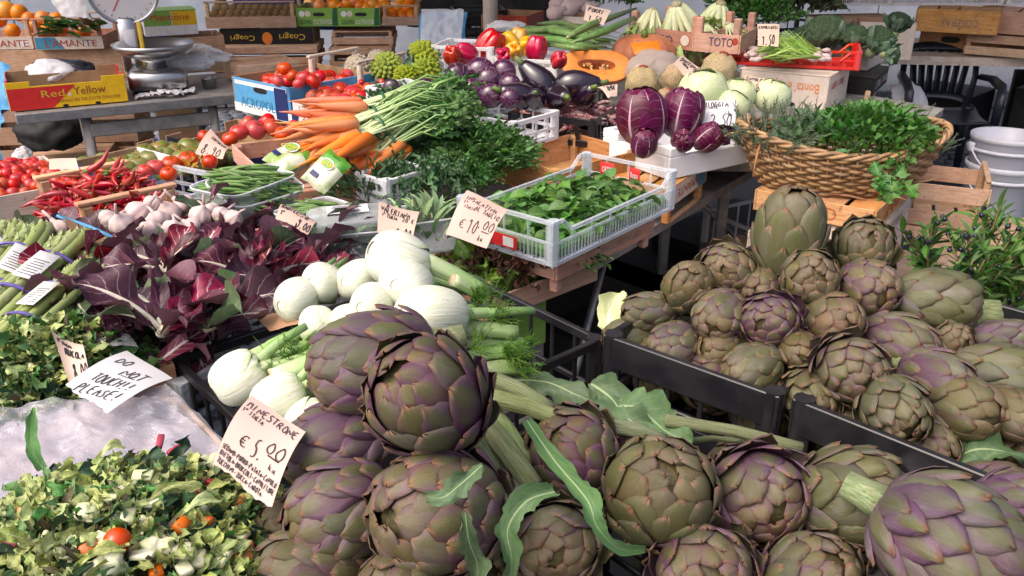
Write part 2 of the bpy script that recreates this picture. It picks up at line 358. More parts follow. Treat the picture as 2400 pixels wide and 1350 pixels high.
def lattice(g, L, h, n, rail=.014, mid=0., bar=.007, th=.006, slit=0, dip=0., solid=0., post=.022):
    """one side in its own plane: x along, z up, centred"""
    b = .0015; top = h - dip
    if dip:
        q = min(.07, L * .2)
        for s in (-1, 1):
            g.add(box((s * (L / 2 - q / 4), 0, h - rail / 2), (q / 2, th * 1.6, rail), b))
            p0 = (s * (L / 2 - q / 2), 0, h - rail / 2); p1 = (s * (L / 2 - q), 0, top - rail / 2); g.add(tube([p0, p1], rail * .55, 6))
        g.add(box((0, 0, top - rail / 2), (L - 2 * q, th * 1.6, rail), b))
    else: g.add(box((0, 0, h - rail / 2), (L, th * 1.8, rail), b))
    g.add(box((0, 0, rail / 2), (L, th * 1.3, rail), b))
    if mid: g.add(box((0, 0, mid), (L, th * 1.2, rail * .7), b))
    if solid: g.add(box((0, .001, solid / 2 + rail * .4), (L - .004, th * .5, solid), b))
    for k in range(n + 1):
        x = -L / 2 + L * k / n; bw = post if k in (0, n) else bar
        if k in (0, n): x -= math.copysign(bw / 2, x); hh = h - .002
        else: hh = top - .002
        g.add(box((x, 0, hh / 2), (bw, th, hh), b))
    if slit:
        for k in range(n):
            for j in range(1, slit): g.add(box((-L / 2 + L * (k + j / slit) / n, 0, (mid or top) / 2), (bar * .55, th * .7, (mid or top) - rail), .0008))
    return g
def plastic_crate(label, r, h, m='black', n=(6, 4), group=None, mid=0., slit=0, dip=(0, 0), rail=.014, name='plastic_crate', solid=0., bar=.007, cat='crate', th=.006, post=.022):
    o = thing(name, label, cat, setbase(r, h), group); L, W = r.L, r.W; mt = MT[m]
    for s in (-1, 1):
        obj('side_panel', lattice(G(), L, h, n[0], rail, mid, bar, th, slit, dip[0], solid, post), mt, o, TR((0, s * (W / 2 - .006), 0)), False)
        obj('side_panel', lattice(G(), W - .014, h - .0015, n[1], rail, mid, bar, th, slit, dip[1], solid, post), mt, o, TR((s * (L / 2 - .006), 0, .0008)) @ RZ(math.pi / 2), False)
    g = G()
    for k in range(9): g.add(box((0, -W / 2 + W * (k + .5) / 9, .006), (L - .02, W / 9 * .6, .004), .001))
    for k in range(7): g.add(box((-L / 2 + L * (k + .5) / 7, 0, .0018), (.012, W - .02, .0035), .001))
    obj('base', g, mt, o, smooth=False)
    for x in (-1, 1):
        for y in (-1, 1): obj('corner_post', G().add(tube([(x * (L / 2 - .012), y * (W / 2 - .012), .004), (x * (L / 2 - .012), y * (W / 2 - .012), h + .001)], post * .62, 10)), mt, o, smooth=False)
    return o
def carton(label, r, h, m=('card', 'card', 'card', 'card'), th=.006, group=None, name='cardboard_box', lid=False, tx=(), cat='box', notch=0., hole=None):
    """walls S W N E"""
    o = thing(name, label, cat, setbase(r, h), group); L, W = r.L, r.W
    for i, (c, s) in enumerate((((0, -W / 2 + th / 2, h / 2), (L, th, h)), ((-L / 2 + th / 2, 0, h / 2), (th, W - 2 * th, h - .001)), ((0, W / 2 - th / 2, h / 2), (L, th, h)), ((L / 2 - th / 2, 0, h / 2), (th, W - 2 * th, h - .001)))):
        if notch:
            g = G(); ax = i % 2; ln = s[ax]; q = ln * .2
            lo = list(s); lo[2] = h - notch; g.add(box((c[0], c[1], (h - notch) / 2), lo))
            for sg in (-1, 1):
                e = list(s); e[ax] = q; e[2] = notch; cc = [c[0], c[1], h - notch / 2 - .0005]; cc[ax] += sg * (ln / 2 - q / 2); g.add(box(cc, e))
            obj('wall', g, MT[m[i]], o, smooth=False)
        else: obj('wall', G().add(box(c, s, .0015)), MT[m[i]], o, smooth=False)
    obj('bottom', G().add(box((0, 0, .004), (L - 2 * th - .002, W - 2 * th - .002, .006), .001)), MT[m[0] if m[0] in ('foam', 'card') else 'card'], o, smooth=False)
    if lid: obj('lid', G().add(box((0, 0, h + .003), (L + .004, W + .004, .005), .001)), MT[lid], o, smooth=False)
    if hole: patch(o, 'hand_hole', r.face(hole[0], hole[1], hole[2]), hole[3], hole[4], 'blackdull', .0009, [(.5 * (abs(math.cos(a)) ** .5) * (1 if math.cos(a) > 0 else -1), .5 * math.sin(a)) for a in [2 * math.pi * k / 16 for k in range(16)]])
    texts(o, r, tx); return o
# ------------------------------------------------------------------ handwritten price papers
GL = {'A': '00.39.60 14.54', 'B': '00.09.49.57.45.05 45.53.51.40.00', 'C': '58.39.17.03.10.30.51', 'D': '00.09.38.65.51.00', 'E': '59.09.00.50 05.45', 'F': '59.09.00 05.45', 'G': '58.39.17.03.10.40.54.34', 'H': '00.09 60.69 05.65', 'I': '20.29',
 'L': '09.00.50', 'M': '00.19.34.59.60', 'N': '00.09.60.69', 'O': '39.16.03.20.50.64.57.39', 'P': '00.09.49.57.45.04', 'Q': '39.16.03.20.50.64.57.39 33.70', 'R': '00.09.49.57.45.04 25.60', 'S': '58.39.18.16.44.52.30.01', 'T': '09.69 39.30', 'U': '09.02.20.40.62.69',
 'V': '09.30.69', 'Z': '09.69.00.60', 'K': '00.09 59.04.60', '0': '39.16.03.20.50.64.57.39', '1': '06.39.30', '2': '07.29.57.55.00.60', '3': '08.39.57.35.53.30.01', '4': '49.03.63 40.45', '5': '69.29.15.45.62.40.10', '6': '49.12.20.50.53.25', '7': '09.69.20', '8': '35.57.39.17.35.62.40.20.02.35', '9': '55.25.17.39.57.40',
 '.': '20.31', ',': '31.1', '!': '39.33 30.31', '-': '04.44', 'ª': '07.29.47.25.07', '°': '17.39.57.35.17', '€': '68.39.16.03.30.61 05.45 03.43', "'": '29.17', '/': '00.69', 'k': '00.09 45.03.50', 'g': '55.25.03.20.45.5 ', '_': '00.60', '=': '02.62 00.60'}
def paper(label, corners, t, lines, m='paper', bulge=.02, group=None, torn=(0, 0, 1, 0), ink='ink', lw=.0016, name='price_sign', nu=16, nv=16, seed=0, fold=0., cat='price sign'):
    """corners: pixel TL, TR, BR, BL with depths t; lines: (text, u0, u1, v_centre, height, slant) in paper units"""
    q = [D(*c, tt) for c, tt in zip(corners, t if hasattr(t, '__len__') else [t] * 4)]
    n = (q[1] - q[0]).cross(q[3] - q[0]).normalized()
    if n.dot(CAM - q[0]) < 0: n = -n
    rr = random.Random(seed + 5); ph = rr.uniform(0, 6)
    def S(u, v, e=0.):
        p = (q[0] * (1 - u) + q[1] * u) * (1 - v) + (q[3] * (1 - u) + q[2] * u) * v
        b = bulge * (math.sin(math.pi * v * .95 + .2) + .35 * math.sin(3.1 * u + ph)) + fold * (u - .5) ** 2
        return p + n * (b * (q[1] - q[0]).length + e)
    V = []; UV = []
    for j in range(nv):
        for i in range(nu):
            u, v = i / (nu - 1), j / (nv - 1)
            zz = lambda k: (.03 * (abs(((k * 5.5 + ph) % 1) - .5) * 2 - .5) + .012 * math.sin(k * 9 + ph))
            if j == 0 and torn[0]: v -= zz(u)
            if j == nv - 1 and torn[2]: v += zz(u)
            if i == 0 and torn[3]: u -= zz(v)
            if i == nu - 1 and torn[1]: u += zz(v)
            V.append(tuple(S(u, v))); UV.append((u, v))
    c0 = sum(q, Vector()) / 4
    o = obj(name, G().add((np.array(V) - np.array(c0), grid_faces(nu, nv), np.array(UV))), MT[m], None, TR(c0)); tag(o, label, cat, group)
    g = G(); wd = (q[1] - q[0]).length; ht = (q[3] - q[0]).length
    for (tx, u0, u1, vc, hh, sl) in lines:
        lq = lw * min(1., .4 + 3.5 * hh)
        k = len(tx); adv = (u1 - u0) / max(k, 1); 
        for i, ch in enumerate(tx):
            if ch == ' ' or ch not in GL: continue
            jx, jy, jr, js = rr.uniform(-.05, .05), rr.uniform(-.06, .06), rr.uniform(-.1, .1), rr.uniform(.9, 1.12)
            for st in GL[ch].split():
                pts = []
                for c in st.split('.'):
                    if len(c) < 2: c = c + '0'
                    x, y = int(c[0]) / 6, int(c[1]) / 9; x = (x - .5 + jr * (y - .5) + .22 * (y - .5)) * .74 * js + .5 + jx; y = (y - .5) * js + jy
                    uu = u0 + (i + x) * adv; vv = vc - y * hh + sl * (uu - u0); pts.append((uu, vv))
                # smooth and draw as a ribbon on the paper
                if len(pts) > 2:
                    pp = []
                    for a in range(len(pts) - 1):
                        for f in (0, .5): pp.append((pts[a][0] * (1 - f) + pts[a + 1][0] * f, pts[a][1] * (1 - f) + pts[a + 1][1] * f))
                    pp.append(pts[-1]); pts = [pp[0]] + [tuple((pp[a - 1][d] + 2 * pp[a][d] + pp[a + 1][d]) / 4 for d in (0, 1)) for a in range(1, len(pp) - 1)] + [pp[-1]]
                W3 = [S(u, v, .0009) for u, v in pts]; VV = []; 
                for a, p in enumerate(W3):
                    tdir = (W3[min(a + 1, len(W3) - 1)] - W3[max(a - 1, 0)]); s = n.cross(tdir).normalized() * lq * .5; VV += [tuple(p + s - c0), tuple(p - s - c0)]
                g.add((np.array(VV), [(2 * a, 2 * a + 1, 2 * a + 3, 2 * a + 2) for a in range(len(W3) - 1)], None))
    if g.n: obj('handwriting', g, MT[ink], o, None, False)
    return o
# ------------------------------------------------------------------ artichokes
def bract_mat(name):
    n = N(name); uvv, u, v = n.uv(); d = n.m_('MULTIPLY', n.m_('ABSOLUTE', n.m_('SUBTRACT', u, .5)), 2.)
    oi = n.n('ShaderNodeObjectInfo'); sp = n.n('ShaderNodeSeparateColor'); n.t.links.new(oi.outputs['Color'], sp.inputs[0]); pu, dry, lig = sp.outputs[0], sp.outputs[1], sp.outputs[2]
    fib = n.noise(n.coord('UV', (26, 1.6, 1)), 3., 4., .3, .65); blo = n.noise(n.coord('UV', (1, 1, 1)), 2.6, 3.); spk = n.noise(n.coord('UV', (3, 3, 1)), 26., 1.)
    olive = n.mix(fib, (.045, .053, .018), (.125, .138, .052)); purple = n.mix(fib, (.05, .017, .052), (.135, .055, .125)); grey = n.mix(fib, (.125, .125, .115), (.235, .22, .235))
    cen = n.m_('MULTIPLY', n.m_('SUBTRACT', 1., n.step(d, .1, .7)), n.step(v, .35, .85))
    pm = n.m_('ADD', n.m_('MULTIPLY_ADD', blo, .9, -.45), n.m_('SUBTRACT', n.m_('MULTIPLY_ADD', pu, 1.6, -.12), n.m_('MULTIPLY', cen, 1.0)), 0, True)
    col = n.mix(pm, olive, purple); col = n.mix(n.m_('MULTIPLY', n.step(n.m_('ADD', n.m_('MULTIPLY', fib, .5), blo), .55, 1.15), n.m_('MULTIPLY_ADD', lig, .8, .1)), col, grey)
    tip = n.m_('MULTIPLY', n.step(n.m_('ADD', v, n.m_('MULTIPLY', blo, .22)), .99, 1.12), n.m_('SUBTRACT', 1., n.m_('MULTIPLY', d, .3)))
    col = n.mix(n.m_('ADD', tip, n.m_('MULTIPLY', dry, n.m_('MULTIPLY_ADD', blo, .8, .1)), 0, True), col, n.mix(fib, (.13, .06, .035), (.22, .12, .07)))
    col = n.mix(n.m_('MULTIPLY', n.step(d, .88, 1.0), .35), col, (.13, .085, .065)); col = n.mix(n.m_('MULTIPLY', n.step(spk, .70, .76), .5), col, (.34, .30, .24))
    col = n.vary(col, .012, .15, .22); n.bump(n.m_('ADD', fib, n.m_('MULTIPLY', blo, .7)), .0016, .55); return n.fin(col, n.m_('MULTIPLY_ADD', fib, .2, .33), .5)
MT['bract'] = bract_mat('artichoke_bract'); MT['heart'] = mat('artichoke_inner', (.10, .085, .03), (.05, .04, .02), 12., .6)
def astem_mat():
    n = N('artichoke_stem'); uvv, u, v = n.uv(); f = n.noise(n.coord('UV', (22, 1.2, 1)), 3., 5., .4, .65); b = n.noise(n.coord('UV', (2, 2, 1)), 3., 3.); col = n.mix(n.step(f, .35, .65), (.36, .40, .22), (.15, .22, .075)); col = n.mix(n.m_('MULTIPLY', n.step(b, .5, .75), .6), col, (.30, .26, .13)); n.bump(f, .004, .8); return n.fin(n.vary(col, .015, .15, .2), .6, .3)
MT['astem'] = astem_mat(); MT['cut'] = mat('cut_stem', (.5, .48, .32), (.34, .26, .14), 40., .7)
def hashr(k, s=0): return random.Random(k * 131 + s).random()
def scale_mesh(s1, ln, W, opn, Lf, pw, nu=7, nv=9, notch=.05, th=.035, seed=0, lift=.10, flatt=0.):
    """one overlapping scale lying on an ovoid of half width 1 and half length Lf; s runs base to tip"""
    def prof(s):
        s = min(max(s, .015), .985); a = math.pi * s; r = math.sin(a) ** pw * (1 - .06 * math.cos(a)); return max(r, .03), -math.cos(a) * Lf
    rr = random.Random(seed); sk = rr.uniform(-.06, .06); wv = rr.uniform(0, 6)
    out = []; inn = []; UV = []
    rm = prof(max(.12, s1 - ln * .5))[0]; We = W * (.30 + .70 * rm)
    for j in range(nv):
        v = j / (nv - 1)
        hw = We * (.72 + .55 * v - .0) if v < .5 else We * .995 * max(.0, 1 - ((v - .5) / .5) ** 2.1) ** .72 + .012
        if v > .97: hw = We * .10
        for i in range(nu):
            u = 2 * i / (nu - 1) - 1
            vv = v - notch * max(0, 1 - abs(u) * 3) * (v > .9) - .02 * u * u * (v > .6)
            s = s1 - ln * (1 - vv); r, z = prof(s); r2, z2 = prof(s + .02); tn = Vector((r2 - r, 0, z2 - z)); tn = tn.normalized() if tn.length > 1e-6 else Vector((0, 0, 1)); nr, nz = tn.z, -tn.x
            o = -.05 + lift * vv + opn * vv ** 2.2 - .045 * u * u - .03 * max(0, v - .86) * 5 * (1 - opn * 2) + .016 * math.sin(wv + 5 * v + 3 * u) + .022 * max(0, 1 - abs(u) * 2.5) * v
            ang = (u * hw + sk * v) / max(r, We * .8 if flatt == 0 else r); ang = max(-1.35, min(1.35, ang))
            R = r + o * nr
            if r < We * .8:
                x, y = R, u * hw + sk * v; x -= .35 * u * u * hw
            else: x, y = R * math.cos(ang), R * math.sin(ang)
            tk = th * (.35 + .65 * (1 - abs(u))) * (1 - .5 * v)
            out.append((x, y, z + o * nz)); inn.append((x - tk * nr * math.cos(ang), y - tk * nr * math.sin(ang), z + o * nz - tk * nz)); UV.append((i / (nu - 1), v))
    V = np.array(out + inn); F = grid_faces(nu, nv); m = nu * nv; F += [tuple(i + m for i in f)[::-1] for f in grid_faces(nu, nv)]
    for j in range(nv - 1):
        a, b = j * nu, (j + 1) * nu; F.append((a, a + m, b + m, b)[::-1] if False else (b, b + m, a + m, a)); a += nu - 1; b += nu - 1; F.append((a, a + m, b + m, b))
    for i in range(nu - 1): a, b = (nv - 1) * nu + i, (nv - 1) * nu + i + 1; F.append((a, a + m, b + m, b)[::-1])
    return V, F, np.array(UV + UV)
def wrap_leaf(s0, s1, ha, Lf, pw, off, seed=0, nu=13, nv=11, ruf=.0, drop=.2, taper=.0):
    rr = random.Random(seed); ph = rr.uniform(0, 6); V = []; UV = []
    for j in range(nv):
        v = j / (nv - 1)
        for i in range(nu):
            u = 2 * i / (nu - 1) - 1; st = s1 - (s1 - s0) * drop * abs(u) ** 2.2; s = s0 + (st - s0) * v; a = math.pi * min(max(s, .01), .99); r = max(.02, math.sin(a) ** pw); z = -math.cos(a) * Lf
            e = 1 - abs(u) ** 4; o = off * (.6 + .4 * e) + ruf * math.sin(5 * u + 7 * v + ph) * (.3 + v); an = u * ha * (1 - taper * (1 - v)) + .05 * math.sin(4 * v + ph)
            V.append(((r + o * r) * math.cos(an), (r + o * r) * math.sin(an), z * (1 + o) + (o * .6 if v > .8 else 0))); UV.append((i / (nu - 1), v))
    return np.array(V), grid_faces(nu, nv), np.array(UV)
GA = 2.399963
def artichoke_proto(kind):
    Nn, Lf, W, ln, pw, lift, op0, op1, top = {'globe': (60, 1.24, .46, .41, .80, .125, .09, .02, 1.0), 'tight': (42, 1.34, .54, .44, .80, .10, .03, .0, 1.0), 'rose': (58, 1.0, .50, .40, .78, .13, .22, .10, 1.0), 'long': (36, 1.55, .58, .46, .74, .10, .05, .02, 1.0), 'loose': (60, 1.18, .45, .41, .82, .135, .16, .05, 1.0)}[kind]
    o = thing('artichoke', 'a', 'artichoke')
    obj('heart', G().add(lathe([(max(.02, .86 * math.sin(math.pi * j / 10) ** pw), -math.cos(math.pi * j / 10) * Lf * .93) for j in range(11)], 14)), MT['heart'], o)
    for k in range(Nn):
        q = (k + 1) / Nn; s1 = .30 + (.70 * top) * q ** .95; op = op0 * (1 - q) ** .6 + op1 * q; op *= .4 + 1.3 * hashr(k, 3)
        if kind == 'rose' and q > .5: op = .20 * (1 - q) * hashr(k, 3) + .05
        b = obj('bract', G().add(scale_mesh(s1, ln * (1.0 if q < .75 else 1.0 - .5 * (q - .75) / .25), W * (.92 + .2 * hashr(k, 1)), op, Lf, pw, seed=k, lift=lift, notch=.05 * hashr(k, 5) + .02)), MT['bract'], o, RZ(GA * k + .12 * (hashr(k, 2) - .5)))
        b['q'] = q
    st = [(0, 0, -Lf * .95), (.02, 0, -Lf - .25), (.04, .03, -Lf - .6)]
    obj('stem', G().add(tube(st, [.34, .27, .25], 10)), MT['astem'], o); return Pool(o)
ART = {}
def artichoke(label, c, t, wpx, ax, kind, pu=.6, dry=.1, lig=.3, group=None, roll=None, pos=None):
    if kind not in ART: ART[kind] = artichoke_proto(kind)
    R = wpx * t / FPX / 2 * (.86 if kind in ('loose', 'rose') else .97); sd = int(c[0] * 7 + c[1])
    M = TR(D(*c, t) if pos is None else pos) @ aim(cdir(*ax), hashr(sd) * 6.3 if roll is None else roll) @ SCL(R * (.94 + .12 * hashr(sd, 8)), R * (.92 + .12 * hashr(sd, 9)), R * (.92 + .2 * hashr(sd, 7)))
    o = ART[kind].put(M, label, group); rr = random.Random(sd)
    for ch in (o.children if False else CH(o)):
        if 'q' in ch:
            q = ch['q']; ch.color = (min(1, max(0, pu + rr.uniform(-.28, .28) - .25 * q)), min(1, max(0, dry + rr.uniform(-.1, .15) + (.55 * max(0, q - .72) / .28))), min(1, max(0, lig + rr.uniform(-.3, .3))), 1)
            ch.matrix_basis = ch.matrix_basis @ RZ(rr.uniform(-.09, .09)) @ SCL(1 + rr.uniform(-.02, .05), 1 + rr.uniform(-.03, .03), 1 + rr.uniform(-.03, .03))
    return o
_LAST = {}
def CH(root):
    return _CHM.get(root.name) or list(root.children)
_CHM = {}
_olddup = dup
def dup(root, M, label=None, group=None):
    kids = []
    def cp(o, par):
        c = o.copy(); COL.objects.link(c)
        if par is not None: c.parent = par; kids.append(c)
        for ch in KIDS.get(o.name, ()): cp(ch, c)
        return c
    r = cp(root, None); r.matrix_world = M; _CHM[r.name] = kids
    if label: r['label'] = label
    if group: r['group'] = group
    return r
# ------------------------------------------------------------------ fennel
def fennel_mat():
    n = N('fennel'); uvv, u, v = n.uv(); fib = n.noise(n.coord('UV', (30, .8, 1)), 2., 3., .2); blo = n.noise(n.coord('Object', (1, 1, 1)), 1.7, 3.)
    col = n.mix(n.step(fib, .3, .7), (.74, .75, .67), (.60, .64, .47)); col = n.mix(n.m_('MULTIPLY', n.step(n.m_('ADD', v, n.m_('MULTIPLY_ADD', fib, .3, -.15)), .8, 1.1), .9), col, (.38, .5, .16))
    col = n.mix(n.m_('MULTIPLY', n.step(n.noise(n.coord('UV', (4, 1, 1)), 12., 2.), .62, .74), .5), col, (.36, .28, .16)); col = n.mix(n.m_('MULTIPLY', n.step(blo, .55, .75), .3), col, (.72, .74, .58)); n.bump(fib, .003, .35)
    return n.fin(n.vary(col, .005, .1, .04), .42, .45, sss=.08)
MT['fennel'] = fennel_mat(); MT['scar'] = mat('fennel_scar', (.80, .79, .68), (.72, .69, .56), 20., .6, sss=.0, val=.04)
def stalk_mat():
    n = N('fennel_stalk'); uvv, u, v = n.uv(); fib = n.noise(n.coord('UV', (14, .6, 1)), 4., 3.); col = n.mix(n.step(v, -.1, .75), (.62, .70, .42), (.22, .42, .09)); col = n.mix(n.m_('MULTIPLY', fib, .55), col, (.5, .62, .36)); n.bump(fib, .002, .5); return n.fin(n.vary(col, .01, .1, .12), .4, .4)
MT['stalk'] = stalk_mat(); MT['frond'] = mat('frond', (.09, .22, .03), (.17, .33, .05), 30., .5, .3, transl=.2, val=.25)
def fronds(n, L, spread, seed, th=.0007, fine=5):
    g = G(); rr = random.Random(seed)
    for i in range(n):
        a = rr.uniform(-spread, spread); b = rr.uniform(-spread, spread) * .8; l = L * rr.uniform(.5, 1.1); d = Vector((a, b, 1)).normalized(); p = Vector((rr.uniform(-1, 1), rr.uniform(-1, 1), 0)) * L * .12; pts = [p]
        for k in range(4): d = (d + Vector((rr.uniform(-1, 1), rr.uniform(-1, 1), rr.uniform(-1, .7))) * .22).normalized(); pts.append(pts[-1] + d * l / 4)
        g.add(tube(pts, [th * 1.6, th * 1.3, th, th, th * .6], 3, False), None, rr.random())
        for k in range(fine):
            q = pts[rr.randint(1, 4)]; e = (d + Vector((rr.uniform(-1, 1), rr.uniform(-1, 1), rr.uniform(-.6, .8))) * .9).normalized(); l2 = l * rr.uniform(.15, .4); g.add(tube([q, q + e * l2 * .5 + Vector((0, 0, -.1 * l2)), q + e * l2], [th, th * .8, th * .5], 3, False), None, rr.random())
    return g
def fennel_proto(seed):
    o = thing('fennel_bulb', 'a', 'fennel'); rr = random.Random(seed); fl = rr.uniform(.80, .92)
    obj('core', G().add(lathe([(max(.02, .985 * math.sin(math.pi * (.02 + .82 * j / 14)) ** .62), -math.cos(math.pi * (.02 + .82 * j / 14)) * .985) for j in range(15)], 24)), MT['fennel'], o, SCL(1, fl, 1))
    for k in range(6):
        obj('sheath', G().add(wrap_leaf(.04, .80 + .02 * k, 1.75 - .13 * k, 1.0, .62, .062 - .009 * k, seed + k, 19, 13, .003, .35)), MT['fennel'], o, SCL(1, fl, 1) @ RZ(k * math.pi + rr.uniform(-.3, .3) + (k // 2) * .7))
    obj('base_scar', G().add(lathe([(.42, -.90), (.43, -.965), (.39, -1.0), (.34, -.985), (.31, -1.0), (.1, -1.015), (.01, -1.015)], 22, lambda a, j, r, z: (r * (1 + .04 * math.sin(3 * a + seed)), z), False)), MT['scar'], o, SCL(1, fl, 1))
    for k in range(5):
        a = k * 2.2 + rr.uniform(-.4, .4); e = Vector((math.cos(a), math.sin(a) * .6, 0)); l = rr.uniform(1.3, 2.6); p0 = e * .28 + Z3 * .55; p1 = e * .38 + Z3 * 1.0; p2 = e * (.5 + .12 * l) + Z3 * (1.0 + l * .5); p3 = e * (.55 + .3 * l * rr.random()) + Z3 * (1.0 + l)
        s = obj('stalk', G().add(tube([p0, p1, p2, p3], [.26, .24, .19, .16], 9, True, .75)), MT['stalk'], o)
        if k < 3: tag(obj('fronds', fronds(16, .6, .9, seed * 9 + k, .012), MT['frond'], s, TR(p1 + (p3 - p1) * .55) @ aim(p3 - p1)), kind='stuff')
    return Pool(o)
FEN = []
def fennel(label, c, t, wpx, ax, i, roll=0., group='fennel bulbs in the black crate'):
    while len(FEN) < 3: FEN.append(fennel_proto(11 + 5 * len(FEN)))
    return FEN[i % 3].put(TR(D(*c, t)) @ aim(cdir(*ax), roll) @ SCL(wpx * t / FPX / 2 * .95), label, group)
# ------------------------------------------------------------------ round fruit and roots
MT['tomato'] = mat('tomato', (.58, .025, .012), (.50, .05, .015), 9., .24, .5, coat=.2, hue=.012, val=.12, rv=.03); MT['calyx'] = mat('calyx', (.10, .17, .03), (.15, .2, .06), 40., .6); MT['tomgreen'] = mat('half_ripe_tomato', (.11, .19, .03), (.24, .16, .04), 2., .3, .5, coat=.2, hue=.03, val=.15)
MT['orange'] = mat('orange_peel', (.78, .26, .015), (.72, .2, .01), 12., .38, .5, bump=.3, bsc=220., bd=.001, val=.08); MT['chili'] = mat('chili', (.46, .012, .012), (.34, .006, .010), 30., .22, .5, coat=.3, val=.22); MT['kiwi'] = mat('kiwi', (.17, .11, .05), (.12, .075, .035), 60., .85, .2, bump=.4, bsc=300., val=.2)
MT['carrot'] = mat('carrot', (.72, .24, .07), (.64, .19, .05), 22., .45, .4, bump=.5, bsc=9., stretch=(1, 1, 8), val=.1); MT['garlic'] = None; MT['pepper_red'] = mat('red_pepper', (.50, .012, .03), (.42, .01, .02), 8., .16, .5, coat=.5, val=.08); MT['pepper_yellow'] = mat('yellow_pepper', (.80, .42, .01), (.78, .34, .01), 8., .16, .5, coat=.5, val=.08)
MT['aub'] = mat('aubergine', (.012, .006, .016), (.02, .008, .022), 6., .12, .6, coat=.6, val=.2, rv=.03); MT['cabbage'] = leafmat('white_cabbage', (.60, .66, .40), (.52, .62, .34), (.74, .76, .60), 4.5, .55, .16, .09, .4, .1, val=.06); MT['radic'] = leafmat('radicchio', (.075, .008, .036), (.12, .014, .052), (.62, .42, .48), 8.5, .4, .05, .07, .35, .08, val=.2, ribend=1.05, sc=5., base=.8)
MT['beige_root'] = mat('celeriac', (.52, .40, .24), (.36, .25, .13), 14., .8, .2, bump=.8, bsc=30., bd=.006, val=.08, lo=.45, hi=.62); MT['flesh'] = mat('pumpkin_flesh', (.84, .21, .018), (.78, .16, .012), 8., .5, .4, val=.02, sss=.05); MT['pith'] = mat('pumpkin_fibre', (.58, .10, .008), (.42, .06, .006), 60., .5, .4, bump=1., bsc=90., bd=.006); MT['seed'] = mat('pumpkin_seed', (.72, .42, .16), (.6, .3, .1), 60., .45); MT['pumprind'] = mat('pumpkin_rind', (.55, .25, .10), (.42, .2, .12), 9., .5, .4, bump=.3, val=.05)
def garlic_mat():
    n = N('garlic'); uvv, u, v = n.uv(); st = n.noise(n.coord('UV', (36, 1., 1)), 2., 3., .4); col = n.mix(st, (.62, .53, .51), (.50, .33, .33)); n.bump(st, .002, .5); return n.fin(n.vary(col, .015, .2, .1), .55, .35, sss=.05)
MT['garlic'] = garlic_mat()
def stripe_mat():
    n = N('striped_aubergine'); uvv, u, v = n.uv(); st = n.noise(n.coord('UV', (16, 1.4, 1)), 2., 5., .9, .6); col = n.mix(n.step(st, .54, .74), (.05, .010, .042), (.38, .2, .25)); return n.fin(n.vary(col, .01, .1, .15), .16, .5, 0, 0, .5)
MT['aubstr'] = stripe_mat()
def P_one(name, cat, mats, g, kids=()):
    o = obj(name, g, mats); tag(o, 'a', cat)
    for nm, gg, mm in kids: obj(nm, gg, mm, o)
    return Pool(o)
def star(r, n=5, z=0., up=.15, mi=0):
    g = G()
    for k in range(n): g.add(leaf(r, r * .22, 3, 4, 'lance', .5, .2), TR((0, 0, z)) @ RZ(k * 6.283 / n) @ RX(up))
    g.add(tube([(0, 0, z - .02 * r), (0, .05 * r, z + .35 * r), (.08 * r, .1 * r, z + .5 * r)], [r * .11, r * .09, r * .1], 6)); return g
def lobed(r, k, amp, sq=.85, seg=24, rings=12, dent=.25, taper=0., ph=0.):
    return lathe([(max(.002 * r, r * math.sin(math.pi * j / rings) ** .85 * (1 - taper * j / rings)), -r * sq * math.cos(math.pi * j / rings)) for j in range(rings + 1)], seg, lambda a, j, R, z: (R * (1 + amp * (abs(math.cos(k * a / 2 + ph)) - .6)), z * (1 - dent * max(0, 1 - (R / r) * 1.6) ** 1.5 * abs(math.cos(k * a / 2 + ph) * .3 + .9))), False, False)
POOL = {}
def pool(k, f):
    if k not in POOL: POOL[k] = f()
    return POOL[k]
def tomato_pool(kind):
    m = {'red': 'tomato', 'green': 'tomgreen', 'orange': 'orange', 'kiwi': 'kiwi'}[kind]
    if kind in ('red', 'green'): return P_one('tomato', 'tomato', MT[m], G().add(lobed(1, 9 if kind == 'green' else 5, .05, .82)), [('calyx', star(.55, 5, .62, .15), MT['calyx'])])
    if kind == 'orange': return P_one('orange', 'orange', MT[m], G().add(sph(1, 16, 10, .97)), [('stem_scar', G().add(sph(.09, 6, 4, .5), TR((0, 0, .95))), MT['calyx'])])
    return P_one('kiwi', 'kiwi', MT[m], G().add(sph(1, 12, 8, 1.25)))
def fruit(kind, label, c, t, wpx, group, ax=(0, .6, .6), roll=None, f=None):
    M = TR(D(*c, t)) @ aim(cdir(*ax), hashr(int(c[0] * 3 + c[1])) * 6 if roll is None else roll) @ SCL(wpx * t / FPX / 2)
    return pool(kind, f or (lambda: tomato_pool(kind))).put(M, label, group)
def pepper_pool(m): return P_one('bell_pepper', 'pepper', MT[m], G().add(lobed(1, 4, .34, 1.3, 32, 12, .6, .2)), [('stem', G().add(tube([(0, 0, -.75), (.03, 0, -1.1), (.12, .05, -1.35)], [.16, .11, .13], 7)), MT['stalk'])])
def aub_pool(m, long):
    pr = [(.03, -1.0), (.35, -.97), (.72, -.78), (.95, -.4), (1.0, 0), (.9, .45), (.68, .85), (.5, 1.15), (.38, 1.35)]
    pr = [(r, z * (1.35 if long else .78)) for r, z in pr]; tz = pr[-1][1]
    o = P_one('aubergine', 'aubergine', MT[m], G().add(lathe(pr, 20)), [('calyx', star(.75, 5, tz + .06, -2.4 + .9), MT['calyx']), ('stem', G().add(tube([(0, 0, tz - .05), (.03, 0, tz + .3), (.12, .03, tz + .6)], [.3, .17, .15], 8)), MT['calyx'])]); return o
